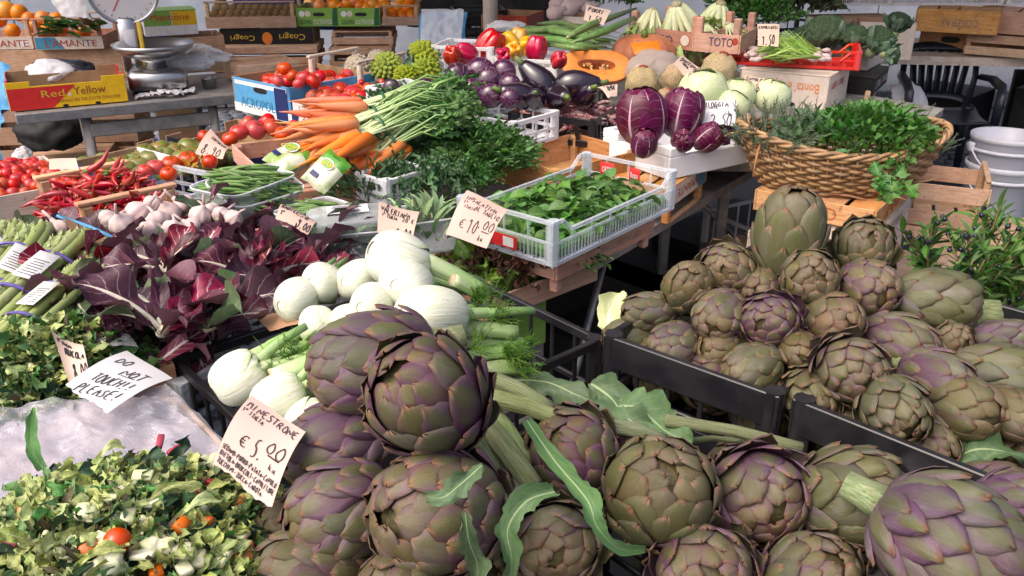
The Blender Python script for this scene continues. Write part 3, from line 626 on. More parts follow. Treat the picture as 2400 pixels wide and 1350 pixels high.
def headleaf_pool(name, cat, m, n, W, ln, pw=.9, Lf=1., op=.02):
    o = thing(name, 'a', cat); obj('heart', G().add(sph(.97, 16, 12, Lf)), MT[m], o)
    for k in range(n):
        q = (k + 1) / n; b = obj('leaf', G().add(wrap_leaf(.02, .74 + .22 * q, W, Lf, pw, .10 * (1 - q) + .015, k + 3, 15, 13, op, .30, .35)), MT[m], o, RZ(GA * k))
    obj('stem_base', G().add(tube([(0, 0, -Lf * .9), (0, 0, -Lf * 1.12)], [.3, .22], 10)), MT['scar'], o); return Pool(o)
def garlic_pool():
    o = P_one('garlic_bulb', 'garlic', MT['garlic'], G().add(lathe([(.25, -.72), (.62, -.68), (.92, -.4), (1, 0), (.86, .38), (.55, .68), (.25, .9), (.15, 1.2)], 36, lambda a, j, r, z: (r * (1 + .16 * (abs(math.cos(4 * a + .4)) - .55) * math.sin(math.pi * min(1, j * 1.15))), z))), [('stalk', G().add(tube([(0, 0, .9), (.04, .02, 1.5), (.2, .08, 2.1)], [.17, .13, .1], 8)), MT['garlic']), ('root_plate', G().add(sph(.26, 8, 5, .4), TR((0, 0, -.72))), MT['cut'])]); return o
def chili_mesh(seed):
    rr = random.Random(seed); b = rr.uniform(.15, .6); pts = [(0, 0, 0), (0, .01, .15), (.0, b * .1, .4), (0, b * .35, .7), (0, b * .75, .93), (0, b, 1.05)]
    g = G().add(tube(pts, [.10, .135, .14, .105, .05, .008], 8), None, 0, 0); g.add(tube([(0, 0, .02), (0, 0, -.05), (.02, -.03, -.28)], [.11, .07, .025], 6), None, 0, 1); return g.mesh('chili', [MT['chili'], MT['calyx']])
# ------------------------------------------------------------------ leaves
MT['spin'] = leafmat('spinach', (.065, .17, .035), (.11, .24, .055), (.20, .34, .10), 6., .35, .1, .06, .38, .2, val=.3); MT['valer'] = leafmat('pale_leaf', (.16, .27, .12), (.22, .34, .16), (.45, .52, .34), 6., .4, .1, .06, .5, .2, val=.2); MT['rocket'] = leafmat('green_leaf', (.075, .18, .045), (.12, .25, .075), (.24, .36, .14), 7., .3, .1, .05, .5, .22, val=.4); MT['rocket2'] = leafmat('bluish_leaf', (.065, .15, .06), (.10, .20, .09), (.22, .32, .18), 7., .3, .1, .05, .5, .22, val=.35)
MT['parsley'] = leafmat('parsley', (.05, .155, .03), (.085, .22, .045), (.2, .38, .10), 7., .3, .1, .05, .4, .25, val=.3); MT['rosemary'] = leafmat('rosemary', (.10, .15, .09), (.14, .19, .12), (.25, .3, .2), 3., .1, .1, .1, .5, .1, val=.3); MT['myrtle'] = leafmat('myrtle', (.05, .13, .025), (.09, .20, .04), (.2, .32, .09), 5., .2, .1, .05, .35, .22, val=.4)
MT['oak'] = leafmat('red_oak_lettuce', (.16, .09, .05), (.11, .045, .04), (.32, .36, .12), 6., .35, .12, .09, .4, .2, edge=(.10, .03, .035), val=.3, hue=.03); MT['lett'] = leafmat('lettuce', (.24, .40, .07), (.17, .33, .05), (.5, .6, .25), 6., .4, .1, .09, .4, .25, val=.25)
MT['chic'] = leafmat('chicory_leaf', (.066, .013, .03), (.10, .028, .044), (.66, .52, .54), 6.5, .55, .07, .12, .4, .1, base=.34, edge=(.06, .012, .032), val=.35, hue=.02, back=(.20, .09, .12), ribend=.95); MT['chicp'] = leafmat('chicory_pink', (.24, .025, .055), (.16, .018, .04), (.80, .70, .68), 6.5, .8, .1, .16, .4, .1, val=.2, ribend=.95); MT['chicg'] = leafmat('chicory_green_leaf', (.06, .14, .06), (.10, .10, .06), (.55, .6, .45), 7., .35, .09, .10, .4, .15, val=.3, hue=.03); MT['artleaf'] = leafmat('artichoke_leaf', (.11, .18, .075), (.08, .145, .065), (.32, .42, .22), 9., .3, .09, .06, .55, .15, val=.2, back=(.36, .42, .3)); MT['brocleaf'] = leafmat('broccoli_leaf', (.09, .17, .11), (.13, .22, .15), (.4, .48, .36), 7., .45, .1, .08, .5, .12, val=.2); MT['rib'] = mat('white_rib', (.70, .66, .55), (.62, .60, .42), 12., .4, .4, val=.06)
MT['bean'] = mat('green_bean', (.10, .20, .05), (.14, .25, .07), 30., .45, .4, val=.25); MT['leek'] = mat('green_stalk', (.10, .2, .05), (.16, .27, .09), 8., .45, .4, stretch=(8, 8, 1), val=.2)
def herb_heap(name, label, cat, protos, n, pos, mats, parent=None, kind='stuff', s=(.7, 1.3), up=.6, seed=1, group=None):
    """many leaves as ONE mesh; pos(rr) -> (location, outward direction)"""
    g = G(); rr = random.Random(seed); c0 = None
    for i in range(n):
        p, d = pos(rr); c0 = c0 if c0 is not None else Vector(p); k = rr.randrange(len(protos)); sh, mi = protos[k]
        q = Vector(d).normalized(); q = (q + Vector((rr.uniform(-1, 1), rr.uniform(-1, 1), rr.uniform(-.5, 1))) * up).normalized()
        M = TR(Vector(p) - c0) @ q.to_track_quat('Y', 'Z').to_matrix().to_4x4() @ RY(rr.uniform(-1.2, 1.2)) @ SCL(rr.uniform(*s)); g.add(sh, M, rr.random(), mi)
    o = obj(name, g, mats, parent, TR(c0)); tag(o, label, cat, group, kind if parent is None or True else None); return o
def dome(c, a, b, h, yaw=0., low=.0):
    """points on a rounded heap"""
    def f(rr):
        r = math.sqrt(rr.random()); an = rr.uniform(0, 6.283); x, y = r * math.cos(an), r * math.sin(an); z = h * (1 - r * r) * rr.uniform(.55, 1.0) + low
        v = RZ(yaw) @ Vector((x * a, y * b, 0)); return (c[0] + v.x, c[1] + v.y, c[2] + z), (v.x / max(a, .01) * .8, v.y / max(a, .01) * .8, .5)
    return f
def T(px, py, z): return (z - CAMZ) / ray(px, py).z
class RectW(Rect):
    def __init__(s, cx, cy, z, yaw, L, W, tilt=0., roll=0.):
        s.L, s.W, s.z, s.yaw = L, W, z, R_(yaw); s.c = Vector((cx, cy, z)); s.M = TR(s.c) @ RZ(s.yaw) @ RX(tilt) @ RY(roll)
# ================================================================== SETTING
def setting():
    n = N('paving'); v = n.coord('Object', rnd=False); f = n.noise(v, 6., 5.); col = n.mix(f, (.035, .038, .046), (.02, .022, .028)); n.bump(n.noise(v, 60., 4.), .004, .5); m = n.fin(col, .55, .4)
    bpy_g = obj('ground', G().add((np.array([(-60, -20, -.03), (60, -20, -.03), (60, 90, -.03), (-60, 90, -.03)]), [(0, 1, 2, 3)], None)), m); tag(bpy_g, kind='structure')
    MT['cobble'] = mat('cobble', (.15, .165, .20), (.09, .10, .125), 30., .5, .4, bump=.6, val=.35)
    cm = [G().add(bumpy(box((0, 0, 0), (.112, .112, .07), .016), .006, 20., k)).mesh('cobble', MT['cobble']) for k in range(4)]
    rr = random.Random(4)
    for (x0, x1, y0, y1) in ((-3.55, -1.75, 5.75, 7.35), (2.75, 3.45, 5.6, 7.0)):
        i = 0; y = y0
        while y < y1:
            x = x0 + (.06 if i % 2 else 0)
            while x < x1:
                if rr.random() < .97: obj('cobble', rr.choice(cm), None, bpy_g, TR((x, y, -.03 + rr.uniform(-.004, .004))) @ RZ(rr.choice((0, 1.5708, 3.1416)) + rr.uniform(-.05, .05)))
                x += .122
            y += .122; i += 1
    MT['stucco'] = mat('stucco', (.33, .36, .43), (.25, .28, .34), 3., .85, .2, bump=.4, bsc=30., bd=.006, val=.02, det=6.)
    o = thing('building_wall', 'blue grey stone base of the building behind the stalls', 'wall', TR((0, 9.6, 0)))
    for k in range(12): obj('stone_block', G().add(box((-7.2 + k * 1.3, 0, .38), (1.292, .5, .76), .012)), MT['stucco'], o, smooth=False)
    obj('upper_wall', G().add(box((0, .12, 2.9), (17, .4, 4.2), .01)), MT['stucco'], o, smooth=False)
    MT['granite'] = mat('granite', (.15, .16, .19), (.10, .11, .13), 40., .7, .3, bump=.4)
    o = thing('kerb', 'pale stone kerb edging the pavement by the building', 'kerb', TR((0, 7.75, 0)))
    for k in range(9): obj('kerb_stone', G().add(box((-6.3 + k * 1.5, 0, .05), (1.49, .28, .16), .012)), MT['granite'], o, smooth=False)
    pv = obj('pavement', G().add(box((0, 8.65, .05), (22, 1.5, .14), .01)), MT['granite'], None, smooth=False); tag(pv, kind='structure')
setting()
def table(label, pts, z, legs, th=.03, m='grey_paint', brace=(), cat='table', name='market_table', frame=.05, yaw=0., cross=()):
    """pts: outline of the top in world xy"""
    c = sum((Vector((*p, 0)) for p in pts), Vector()) / len(pts); o = thing(name, label, cat, TR((c.x, c.y, 0)))
    nb = len(pts); V = [(p[0] - c.x, p[1] - c.y, z) for p in pts] + [(p[0] - c.x, p[1] - c.y, z - th) for p in pts]
    F = [tuple(range(nb)), tuple(range(2 * nb - 1, nb - 1, -1))] + [(k, k + nb, (k + 1) % nb + nb, (k + 1) % nb) for k in range(nb)]
    obj('tabletop', G().add((np.array(V), [f[::-1] for f in F] if False else F, None)), MT[m], o, smooth=False)
    for p in legs: obj('leg', G().add(box((p[0] - c.x, p[1] - c.y, (z - th - .002) / 2), (.035, .035, z - th - .002), None, None)), MT['galv'], o, smooth=False)
    for a, b, r in brace: obj('brace', G().add(tube([Vector(a) - Vector((c.x, c.y, 0)), Vector(b) - Vector((c.x, c.y, 0))], r, 6)), MT['galv'], o)
    return o
def xy(px, py, z): q = P(px, py, z); return (q.x, q.y)
# right-hand edge of the main display
E0 = P(1290, 672, .76); E1 = P(1735, 415, .76); e1 = (E1 - E0).normalized(); e2 = Vector((e1.y, -e1.x, 0))
a0 = E0 - e1 * .1; a1 = E1 + e1 * .35
L0 = E0 + e2 * -.02; 
table('long main trestle table under the vegetable crates', [xy(-260, 560, .76), (a0.x - .7, a0.y - .05), (a0.x, a0.y), (a1.x, a1.y), xy(1180, 300, .76), xy(900, 330, .76), xy(600, 345, .76), xy(180, 385, .76), xy(-260, 440, .76)], .76, [(E0.x - .03, E0.y + .05), xy(1557, 560, .5), (E1.x - .05, E1.y), (-1.4, 2.0), (-.9, 3.0)],
      brace=[((E0.x + .0, E0.y + .03, .14), tuple(P(1425, 575, .72)), .011), ((P(1640, 470, .72)).to_tuple(), tuple(P(1760, 600, .3)), .009)])
table('low front trestle table under the artichokes and fennel', [(-.95, .25), (.25, .25), (.62, .62), (-.10, 1.62), (-.62, 1.28), (-.95, 1.2)], .755, [(-.9, .3), (.5, .6), (-.14, 1.5)])
table('trestle table under the smaller artichokes', [(.52, .62), (1.3, .55), (1.3, 1.45), (.62, 1.52), (.16, 1.16)], .877, [(.22, 1.25), (.66, 1.5), (1.3, 1.4)])
for i, (x, y, z) in enumerate(((-.35, 2.35, .36), (.25, 2.75, .36), (-.1, 2.6, .66), (.62, 3.05, .36), (.95, 3.3, .40), (-.9, 2.3, .4), (3.0, 5.95, .45), (3.75, 5.8, .5))):  # black boxes below the stall tables are added to make the space there dark
    carton('black crate standing in the shade ' + ('under the lettuce end of the main table, added to darken the gap', 'under the middle of the main table, added to darken the gap', 'on top of two others under the main table, added to darken the gap', 'under the far end of the main table, added to darken the gap', 'below the back table of cabbages, added to darken the gap', 'under the left part of the main table, added to darken the gap', 'behind the garden chair', 'under the right end of the far table')[i], RectW(x, y, z, 45, .62, .46), .3, ('blackdull',) * 4, group='black crates stored under the stall', lid='blackdull', cat='crate', name='dark_crate')
aw = obj('awning', G().add((np.array([(-3.4, 3.1, 2.7), (3.8, 3.1, 2.7), (3.8, 5.0, 3.2), (-3.4, 5.0, 3.2), (-3.4, 7.2, 2.6), (3.8, 7.2, 2.6)]), [(0, 1, 2, 3), (3, 2, 5, 4)], None)), MT['creamc'], smooth=False); tag(aw, 'cream canvas awning added above the view to shade the back stalls', 'awning')  # out-of-view canvas, inferred from the pole, put in to shade the back
# floor below the stall is in deep shade: crates stand there
wood_crate('old grey slatted crate standing upside down on the ground under the table', Rect((1880, 640), (1770 + 60, 590), (1605, 590), .42, .5, .36), .22, 2, m='pine_grey', group='crates stored under the stall', floor=-1)
plastic_crate('white plastic crate stored under the main table', Rect((1780, 545), (1850, 520), (1735, 520), .55, .3, .3), .24, 'white_pl', (5, 5), mid=.1)
plastic_crate('black crate below the white crate under the table', Rect((1790, 640), (1850, 600), (1740, 600), .30, .36, .36), .2, 'black', (6, 6), mid=.1)
# ================================================================== FENNEL CRATE, FRONT CRATES
rF = RectW(-.195, 1.225, .95, 41, .57, .41); plastic_crate('black lattice crate holding the white fennel bulbs', rF, .17, 'black', (9, 7), mid=.07, rail=.016)
obj_f = None
rA0 = RectW(.05, .64, .93, 41, .42, .52); plastic_crate('black crate under the big purple artichokes at the front', rA0, .16, 'black', (7, 8), mid=.07)
rA1 = RectW(.375, .90, .96, 41, .42, .60); plastic_crate('black crate with the front artichokes and their long stems', rA1, .17, 'black', (7, 8), mid=.07)
rM0 = Rect((1828, 932), (2260, 640), (1386, 802), 1.03, .50, None); plastic_crate('black crate under the left half of the green artichoke pile', rM0, .15, 'black', (7, 5), mid=.05, rail=.05)
rM1 = Rect((2420, 1160), (2800, 820), (1828, 958), 1.03, .50, None); plastic_crate('black crate under the right half of the green artichoke pile', rM1, .15, 'black', (7, 6), mid=.05, rail=.05)
GF = 'big purple artichokes at the front'
FRONT = [
 ('largest purple artichoke crowning the front heap, open brown heart turned up', (1010, 935), .84, 285, (-.42, .42, .8), 'loose', .72, .15, .2),
 ('purple artichoke lying behind the crowning one, against the fennel', (880, 845), .98, 225, (-.86, -.25, .3), 'globe', .85, .1, .35),
 ('purple artichoke on its side just right of the 5.00 price paper', (800, 1045), .98, 195, (-.85, -.35, .3), 'globe', .95, .05, .35),
 ('dark artichoke with grey purple scales between the price paper and the leaf-topped one', (805, 1200), .90, 225, (-.75, -.25, .55), 'globe', .7, .2, .4),
 ('round artichoke with a torn grey leaf across its scales', (1035, 1200), .83, 295, (-.6, .12, .78), 'globe', .62, .25, .35),
 ('small brown artichoke half hidden below the price paper', (668, 1250), .95, 150, (-.7, .2, .7), 'globe', .35, .5, .1),
 ('pale artichoke cut by the lower edge of the view beside the chopped vegetables', (735, 1345), .88, 205, (-.75, .1, .6), 'globe', .45, .3, .6),
 ('artichoke at the lower edge below the torn-leaf one', (960, 1390), .82, 230, (-.3, .2, .9), 'globe', .5, .3, .3),
 ('artichoke with dusty scales and an open brown heart under a curled leaf', (1300, 1275), .88, 225, (-.02, -.1, 1), 'rose', .45, .3, .7),
 ('dark artichoke among the pale stems behind the curled leaf', (1345, 1070), 1.0, 225, (-.42, .55, .7), 'loose', .75, .2, .1),
 ('glossy olive artichoke standing upright in the middle of the front row', (1545, 1160), .90, 250, (.02, .55, .83), 'globe', .35, .1, .15),
 ('violet artichoke with a brown heart facing out, right of the olive one', (1778, 1160), .92, 238, (.08, -.2, 1), 'rose', .85, .3, .3),
 ('olive artichoke with a pink tip turned right, under the black crate', (1980, 1170), .92, 242, (.5, .25, .8), 'globe', .32, .1, .4),
 ('huge lilac artichoke lying in the lower right corner', (2215, 1270), .80, 290, (.72, -.45, .5), 'globe', .62, .1, .75),
 ('purple grey artichoke at the lower edge right of the curled leaf', (1650, 1345), .86, 250, (0, .3, 1), 'rose', .7, .3, .5),
 ('dark artichoke in shade at the lower edge between two big ones', (1890, 1370), .86, 220, (.2, .6, .7), 'globe', .6, .1, .3),
 ('violet artichoke reaching out of view at the far right edge', (2395, 1215), .92, 200, (.8, -.3, .4), 'globe', .85, .1, .4),
 ('small violet artichoke peeping out beside the long stems', (1215, 935), 1.22, 70, (-.4, .5, .7), 'tight', .95, .05, .4)]
for (lb, c, t, wp, ax, kd, pu, dry, lg) in FRONT: artichoke(lb, c, t, wp, ax, kd, pu, dry, lg, GF)
GM = 'small green artichokes heaped on the black crates'
MID = [
 ('tall green artichoke standing upright on top of the small pile', (1847, 560), 1.28, 138, (0.05, .87, .45), 'long', .08, .12, .45),
 ('green artichoke with a bright rosette heart, right of the tallest one', (2022, 585), 1.30, 128, (-.1, .35, .93), 'rose', .1, .15, .6),
 ('open artichoke with a yellow heart at the top left of the pile', (1706, 632), 1.30, 122, (-.38, -.05, .9), 'rose', .45, .3, .5),
 ('round olive artichoke leaning up at the left shoulder of the pile', (1611, 676), 1.29, 106, (0, .4, .9), 'tight', .15, .35, .2),
 ('small brown artichoke wedged under the open yellow-hearted one', (1785, 672), 1.30, 92, (-.45, -.2, .85), 'tight', .5, .5, .2),
 ('round artichoke with a brown pine-cone heart below the tallest one', (1896, 656), 1.24, 118, (-.08, .1, 1), 'globe', .3, .4, .4),
 ('pinkish lilac artichoke below the bright rosette', (2030, 676), 1.24, 120, (0, -.12, 1), 'tight', .7, .35, .55),
 ('long yellow-green artichoke lying sideways on the right shoulder', (2190, 703), 1.22, 125, (.96, -.1, .25), 'long', .15, .15, .55),
 ('pale artichoke lying sideways at the left edge by the cabbage leaf', (1525, 728), 1.31, 80, (-.95, -.12, .25), 'long', .35, .15, .6),
 ('silver green artichoke lying on the left corner of the crate', (1480, 790), 1.32, 86, (-.95, -.2, .25), 'long', .2, .15, .8),
 ('lilac artichoke with a hole in its tip below the round olive one', (1690, 737), 1.24, 102, (-.5, -.35, .8), 'tight', .6, .3, .5),
 ('bright purple artichoke with a yellow rosette in the middle of the pile', (1806, 750), 1.20, 126, (-.6, -.08, .78), 'rose', .9, .15, .4),
 ('round brown artichoke with a tight cone facing out at the centre', (1952, 750), 1.20, 112, (.05, -.1, 1), 'tight', .45, .6, .2),
 ('mauve artichoke on the crate rim, second from the left corner', (1582, 812), 1.25, 100, (-.75, -.25, .55), 'tight', .65, .2, .4),
 ('ochre artichoke tucked in behind the mauve one on the rim', (1690, 818), 1.23, 84, (-.8, -.12, .5), 'tight', .25, .6, .1),
 ('grey green artichoke lying over the rim at the middle of the crate', (1766, 865), 1.18, 112, (-.82, -.35, .45), 'tight', .15, .25, .55),
 ('small dark artichoke between the purple one and the big open rose', (1872, 818), 1.18, 84, (0, -.3, .9), 'tight', .35, .5, .1),
 ('plump mauve artichoke pointing down right beside the open rose', (2112, 803), 1.18, 112, (.62, -.42, .65), 'tight', .6, .2, .4),
 ('brown half-open artichoke under the long yellow-green one', (2228, 803), 1.20, 100, (.25, -.05, .95), 'rose', .4, .5, .1),
 ('lilac artichoke lying behind the pale one at the right edge', (2345, 795), 1.20, 84, (.9, .05, .3), 'long', .75, .05, .8),
 ('pale green artichoke lying at the right edge of the view', (2345, 878), 1.12, 120, (.9, -.2, .4), 'long', .15, .15, .75),
 ('wide open grey artichoke like a rose, in the middle of the lower row', (1993, 865), 1.10, 152, (.1, -.28, .95), 'rose', .55, .35, .7),
 ('smooth mauve artichoke with a toothed brown mouth right of the open rose', (2195, 892), 1.10, 122, (.38, -.3, .88), 'tight', .75, .25, .4),
 ('artichoke with a curly yellow heart on the corner of the second crate', (1905, 925), 1.13, 130, (-.45, -.55, .7), 'loose', .3, .3, .3),
 ('green artichoke hanging head down over the rim of the second crate', (2090, 955), 1.06, 150, (0, -.42, .9), 'loose', .1, .15, .6),
 ('olive artichoke right of the head-down one', (2250, 950), 1.07, 128, (.4, -.2, .88), 'tight', .25, .35, .2),
 ('brown artichoke at the right edge below the pale green one', (2368, 965), 1.05, 105, (.4, -.35, .85), 'tight', .3, .5, .1),
 ('shaded artichoke behind the rim under the open rose', (1975, 995), 1.14, 110, (-.1, -.3, .9), 'loose', .4, .3, .1),
 ('greyish artichoke under the head-down green one', (2165, 1035), 1.08, 110, (.2, -.2, .9), 'tight', .6, .2, .5),
 ('hidden artichoke filling the gap left of the bright purple one', (1740, 790), 1.27, 90, (-.4, -.2, .8), 'tight', .4, .4, .1),
 ('dark artichoke deep in the gap right of the round cone', (2060, 745), 1.28, 90, (.1, -.2, .9), 'tight', .4, .3, .1),
 ('dark artichoke deep behind the rim at the right', (2290, 1030), 1.12, 100, (.2, -.3, .9), 'tight', .2, .3, .3)]
for (lb, c, t, wp, ax, kd, pu, dry, lg) in MID: artichoke(lb, c, t, wp * 1.13, ax, kd, pu, dry, lg, GM)
rr = random.Random(17)
for r, n, m, lb, grp in ((rA0, 3, 3, 'artichoke in the shaded lower layer of the left front crate', GF), (rA1, 3, 4, 'artichoke in the shaded lower layer of the right front crate', GF), (rM0, 4, 3, 'small artichoke in the shaded lower layer of the left green pile', GM), (rM1, 4, 3, 'small artichoke in the shaded lower layer of the right green pile', GM)):
    for i in range(n):
        for j in range(m):
            if r is rA1 and (i == 2 or j == 3): continue
            p = r.M @ Vector((((i + .5) / n - .5) * r.L * .92 + rr.uniform(-.01, .01), ((j + .5) / m - .5) * r.W * .9 + rr.uniform(-.01, .01), -.075 + rr.uniform(-.012, .012))); big = grp == GF
            artichoke(lb, (i * 37 + rr.randint(0, 900), j * 91), .86, (.115 if big else .095) * FPX / .86, (rr.uniform(-.7, .7), rr.uniform(-.3, .8), .7), 'globe' if big else 'tight', rr.uniform(.3, .8), .2, .3, grp, None, p)
# cut stems, long leaves
def strip_leaf(name, label, pts, w, m, cat, group=None, ruf=.12, seed=0, nu=9, up=None, curl=.35, parent=None, sub=5, prof='oval', jag=True):
    """leaf laid along a 3-D path"""
    pts = [Vector(p) for p in pts]; pp = []; lob = m == 'artleaf'; sub = 9 if lob else sub
    for i in range(len(pts) - 1):
        p0, p1, p2, p3 = pts[max(i - 1, 0)], pts[i], pts[i + 1], pts[min(i + 2, len(pts) - 1)]
        for k in range(sub): q = k / sub; pp.append(.5 * ((2 * p1) + (p2 - p0) * q + (2 * p0 - 5 * p1 + 4 * p2 - p3) * q * q + (3 * p1 - p0 - 3 * p2 + p3) * q ** 3))
    pp.append(pts[-1]); n = len(pp); V = []; UV = []; rr = random.Random(seed); ph = rr.uniform(0, 6); c0 = pp[0]; f = SH.get(prof, SH['oval'])
    for j, p in enumerate(pp):
        v = j / (n - 1); t = (pp[min(j + 1, n - 1)] - pp[max(j - 1, 0)]).normalized(); u0 = Vector(up) if up else (CAM - p).normalized() * .8 + Z3 * .5; s = t.cross(u0).normalized(); nn = s.cross(t)
        for i in range(nu):
            u = 2 * i / (nu - 1) - 1; hw = w * .55 * (.25 + .75 * f(v)) * (1 + .12 * math.sin(9 * v + ph + u) + (.10 * math.sin(17 * v + ph) + .13 * math.sin(37 * v * (1 + u * .1)) + rr.uniform(-.14, .14) if abs(u) > .9 and jag else 0) * ((.55 + .6 * abs(math.sin(4.5 * math.pi * v + ph)) ** .6) if lob and abs(u) > .45 else 1)); q = p + s * u * hw + nn * (curl * hw * u * u + ruf * w * math.sin(11 * v + ph + 2.3 * u) * abs(u))
            V.append(tuple(q - c0)); UV.append((i / (nu - 1), v))
    o = obj(name, G().add((np.array(V), grid_faces(nu, n), np.array(UV))), MT[m], parent, TR(c0)); return tag(o, label, cat, group)
def stemtube(label, pts, r, m='stalk', cat='stem', name='cut_stalk', seed=0, group=None):
    c0 = Vector(pts[0]); L = [Vector(p) - c0 for p in pts]; L = [L[0]] + [L[k] * (1 - q) + L[k + 1] * q for k in range(len(L) - 1) for q in (.33, .66, 1)]; rr = random.Random(seed); sg = 18
    if not hasattr(r, '__len__'): r = [r] * len(pts)
    R = [float(np.interp(i / (len(L) - 1), np.linspace(0, 1, len(r)), r)) for i in range(len(L))]; sh = tube(L, R, sg, True, .8); V = sh[0].reshape(len(L), sg, 3); C = V.mean(1, keepdims=True); k = 1 + .09 * np.cos(np.arange(sg) * 2 * math.pi / sg * 6 + seed) + .05 * np.array([rr.uniform(-1, 1) for _ in range(sg)])
    V = C + (V - C) * k[None, :, None]; g = G().add((V.reshape(-1, 3), sh[1], sh[2]), None, rr.random()); g.mi[-1] = g.mi[-2] = 1; o = obj(name, g, [MT[m], MT['cut']], None, TR(c0)); return tag(o, label, cat, group)
strip_leaf('artichoke_leaf', 'long curled green leaf draped over the front artichokes', [D(1235, 985, .93), D(1300, 1080, .86), D(1375, 1170, .80), D(1400, 1235, .79), D(1450, 1285, .80), D(1512, 1290, .83)], .017, 'artleaf', 'leaf', None, .12, 2, curl=.5, prof='strap')
strip_leaf('artichoke_leaf', 'pale curled leaf wrapped around the dusty artichoke at the lower edge', [D(1300, 1152, .80), D(1235, 1175, .79), D(1190, 1240, .79), D(1200, 1320, .79), D(1185, 1400, .80)], .02, 'artleaf', 'leaf', None, .25, 5, curl=.8, prof='strap')
strip_leaf('artichoke_leaf', 'torn teal leaf lying on the scales of the round artichoke', [D(1130, 1090, .74), D(1085, 1130, .72), D(1040, 1165, .72), D(1000, 1165, .73)], .018, 'artleaf', 'leaf', None, .3, 8, curl=.2)
strip_leaf('artichoke_leaf', 'ragged teal leaf hanging beside the torn one', [D(1090, 1200, .73), D(1100, 1270, .74), D(1120, 1330, .76), D(1110, 1390, .77)], .016, 'artleaf', 'leaf', None, .3, 9, curl=.3)
strip_leaf('artichoke_leaf', 'broad wilted leaf lying along the edge of the front crate', [D(1200, 890, 1.22), D(1280, 895, 1.2), D(1350, 925, 1.17), D(1400, 945, 1.15)], .034, 'artleaf', 'leaf', None, .2, 11, curl=-.2)
strip_leaf('artichoke_leaf', 'crumpled leaf resting against the side of the black crate', [D(1385, 900, 1.16), D(1430, 930, 1.13), D(1470, 980, 1.1), D(1530, 1010, 1.08)], .045, 'artleaf', 'leaf', None, .35, 13, curl=.1)
strip_leaf('artichoke_leaf', 'folded grey green leaf with a pale midrib in front of the black crate', [D(1440, 950, 1.12), D(1500, 960, 1.1), D(1560, 1010, 1.08), D(1620, 1040, 1.06)], .05, 'artleaf', 'leaf', None, .2, 15, curl=.25)
strip_leaf('cabbage_leaf', 'pale veined leaf standing at the left end of the green pile', [D(1440, 790, 1.35), D(1425, 750, 1.36), D(1440, 710, 1.37), D(1465, 685, 1.38)], .036, 'cabbage', 'leaf', None, .25, 17)
strip_leaf('artichoke_leaf', 'shrivelled grey leaf in the second crate at the right edge', [D(2230, 1080, 1.06), D(2280, 1055, 1.04), D(2340, 1055, 1.03), D(2410, 1075, 1.03)], .03, 'artleaf', 'leaf', None, .35, 19)
strip_leaf('artichoke_leaf', 'dark green leaf lying in the lower right of the second crate', [D(2260, 1105, 1.05), D(2320, 1110, 1.03), D(2380, 1120, 1.02), D(2430, 1130, 1.02)], .025, 'artleaf', 'leaf', None, .2, 21)
for i, (a, b, r, tt) in enumerate((((1130, 880), (1290, 960), .020, (1.03, 1.02)), ((1140, 930), (1330, 990), .022, (.99, 1.0)), ((1130, 985), (1250, 1140), .024, (.96, .92)), ((1110, 1020), (1190, 1150), .022, (.95, .95)), ((1430, 1000), (1560, 1035), .020, (1.03, 1.05)), ((1560, 985), (1880, 1050), .015, (1.08, 1.06)), ((1140, 950), (1240, 1090), .02, (1.0, .98)), ((1600, 1035), (1740, 1035), .008, (1.10, 1.12)))):
    stemtube(('thick ribbed stem beside the crowning artichoke', 'second ribbed stem below the first, crossing to the right', 'stout green stem running down behind the round artichoke', 'shaded stem deep beside the round artichoke', 'pale stem behind the glossy olive artichoke', 'long thin stem running along the black crate to the right', 'pale ribbed stem between the stout ones', 'short pale stem above the violet artichoke')[i], [D(*a, tt[0]), D((a[0] + b[0]) / 2, (a[1] + b[1]) / 2 - 8, (tt[0] + tt[1]) / 2), D(*b, tt[1])], [r * .5, r * .48, r * .45], 'astem', seed=i, group='artichoke stems')
for i, (a, b, r, tt) in enumerate((((2240, 735), (2340, 738), .022, (1.25, 1.24)), ((2215, 762), (2310, 790), .018, (1.26, 1.22)), ((2230, 815), (2300, 812), .018, (1.25, 1.22)), ((2250, 865), (2290, 880), .02, (1.17, 1.16)), ((1945, 640), (1990, 600), .016, (1.34, 1.34)))):
    stemtube(('thick cut stem beside the myrtle', 'slanting cut stem above the lilac artichoke', 'short cut stem behind the brown half-open artichoke', 'stub of stem by the pale green artichoke', 'thin stem between the top artichokes')[i], [D(*a, tt[0]), D(*b, tt[1])], r, 'astem', seed=20 + i, group='artichoke stems')
tag(obj('greens_filling', G().add(leaf(.1, .03, 5, 7, 'oval', .8, .3, .1)), MT['artleaf']), 'dark leaf tucked between the artichokes at the centre', 'leaf').matrix_world = TR(D(2040, 760, 1.2)) @ RZ(2)
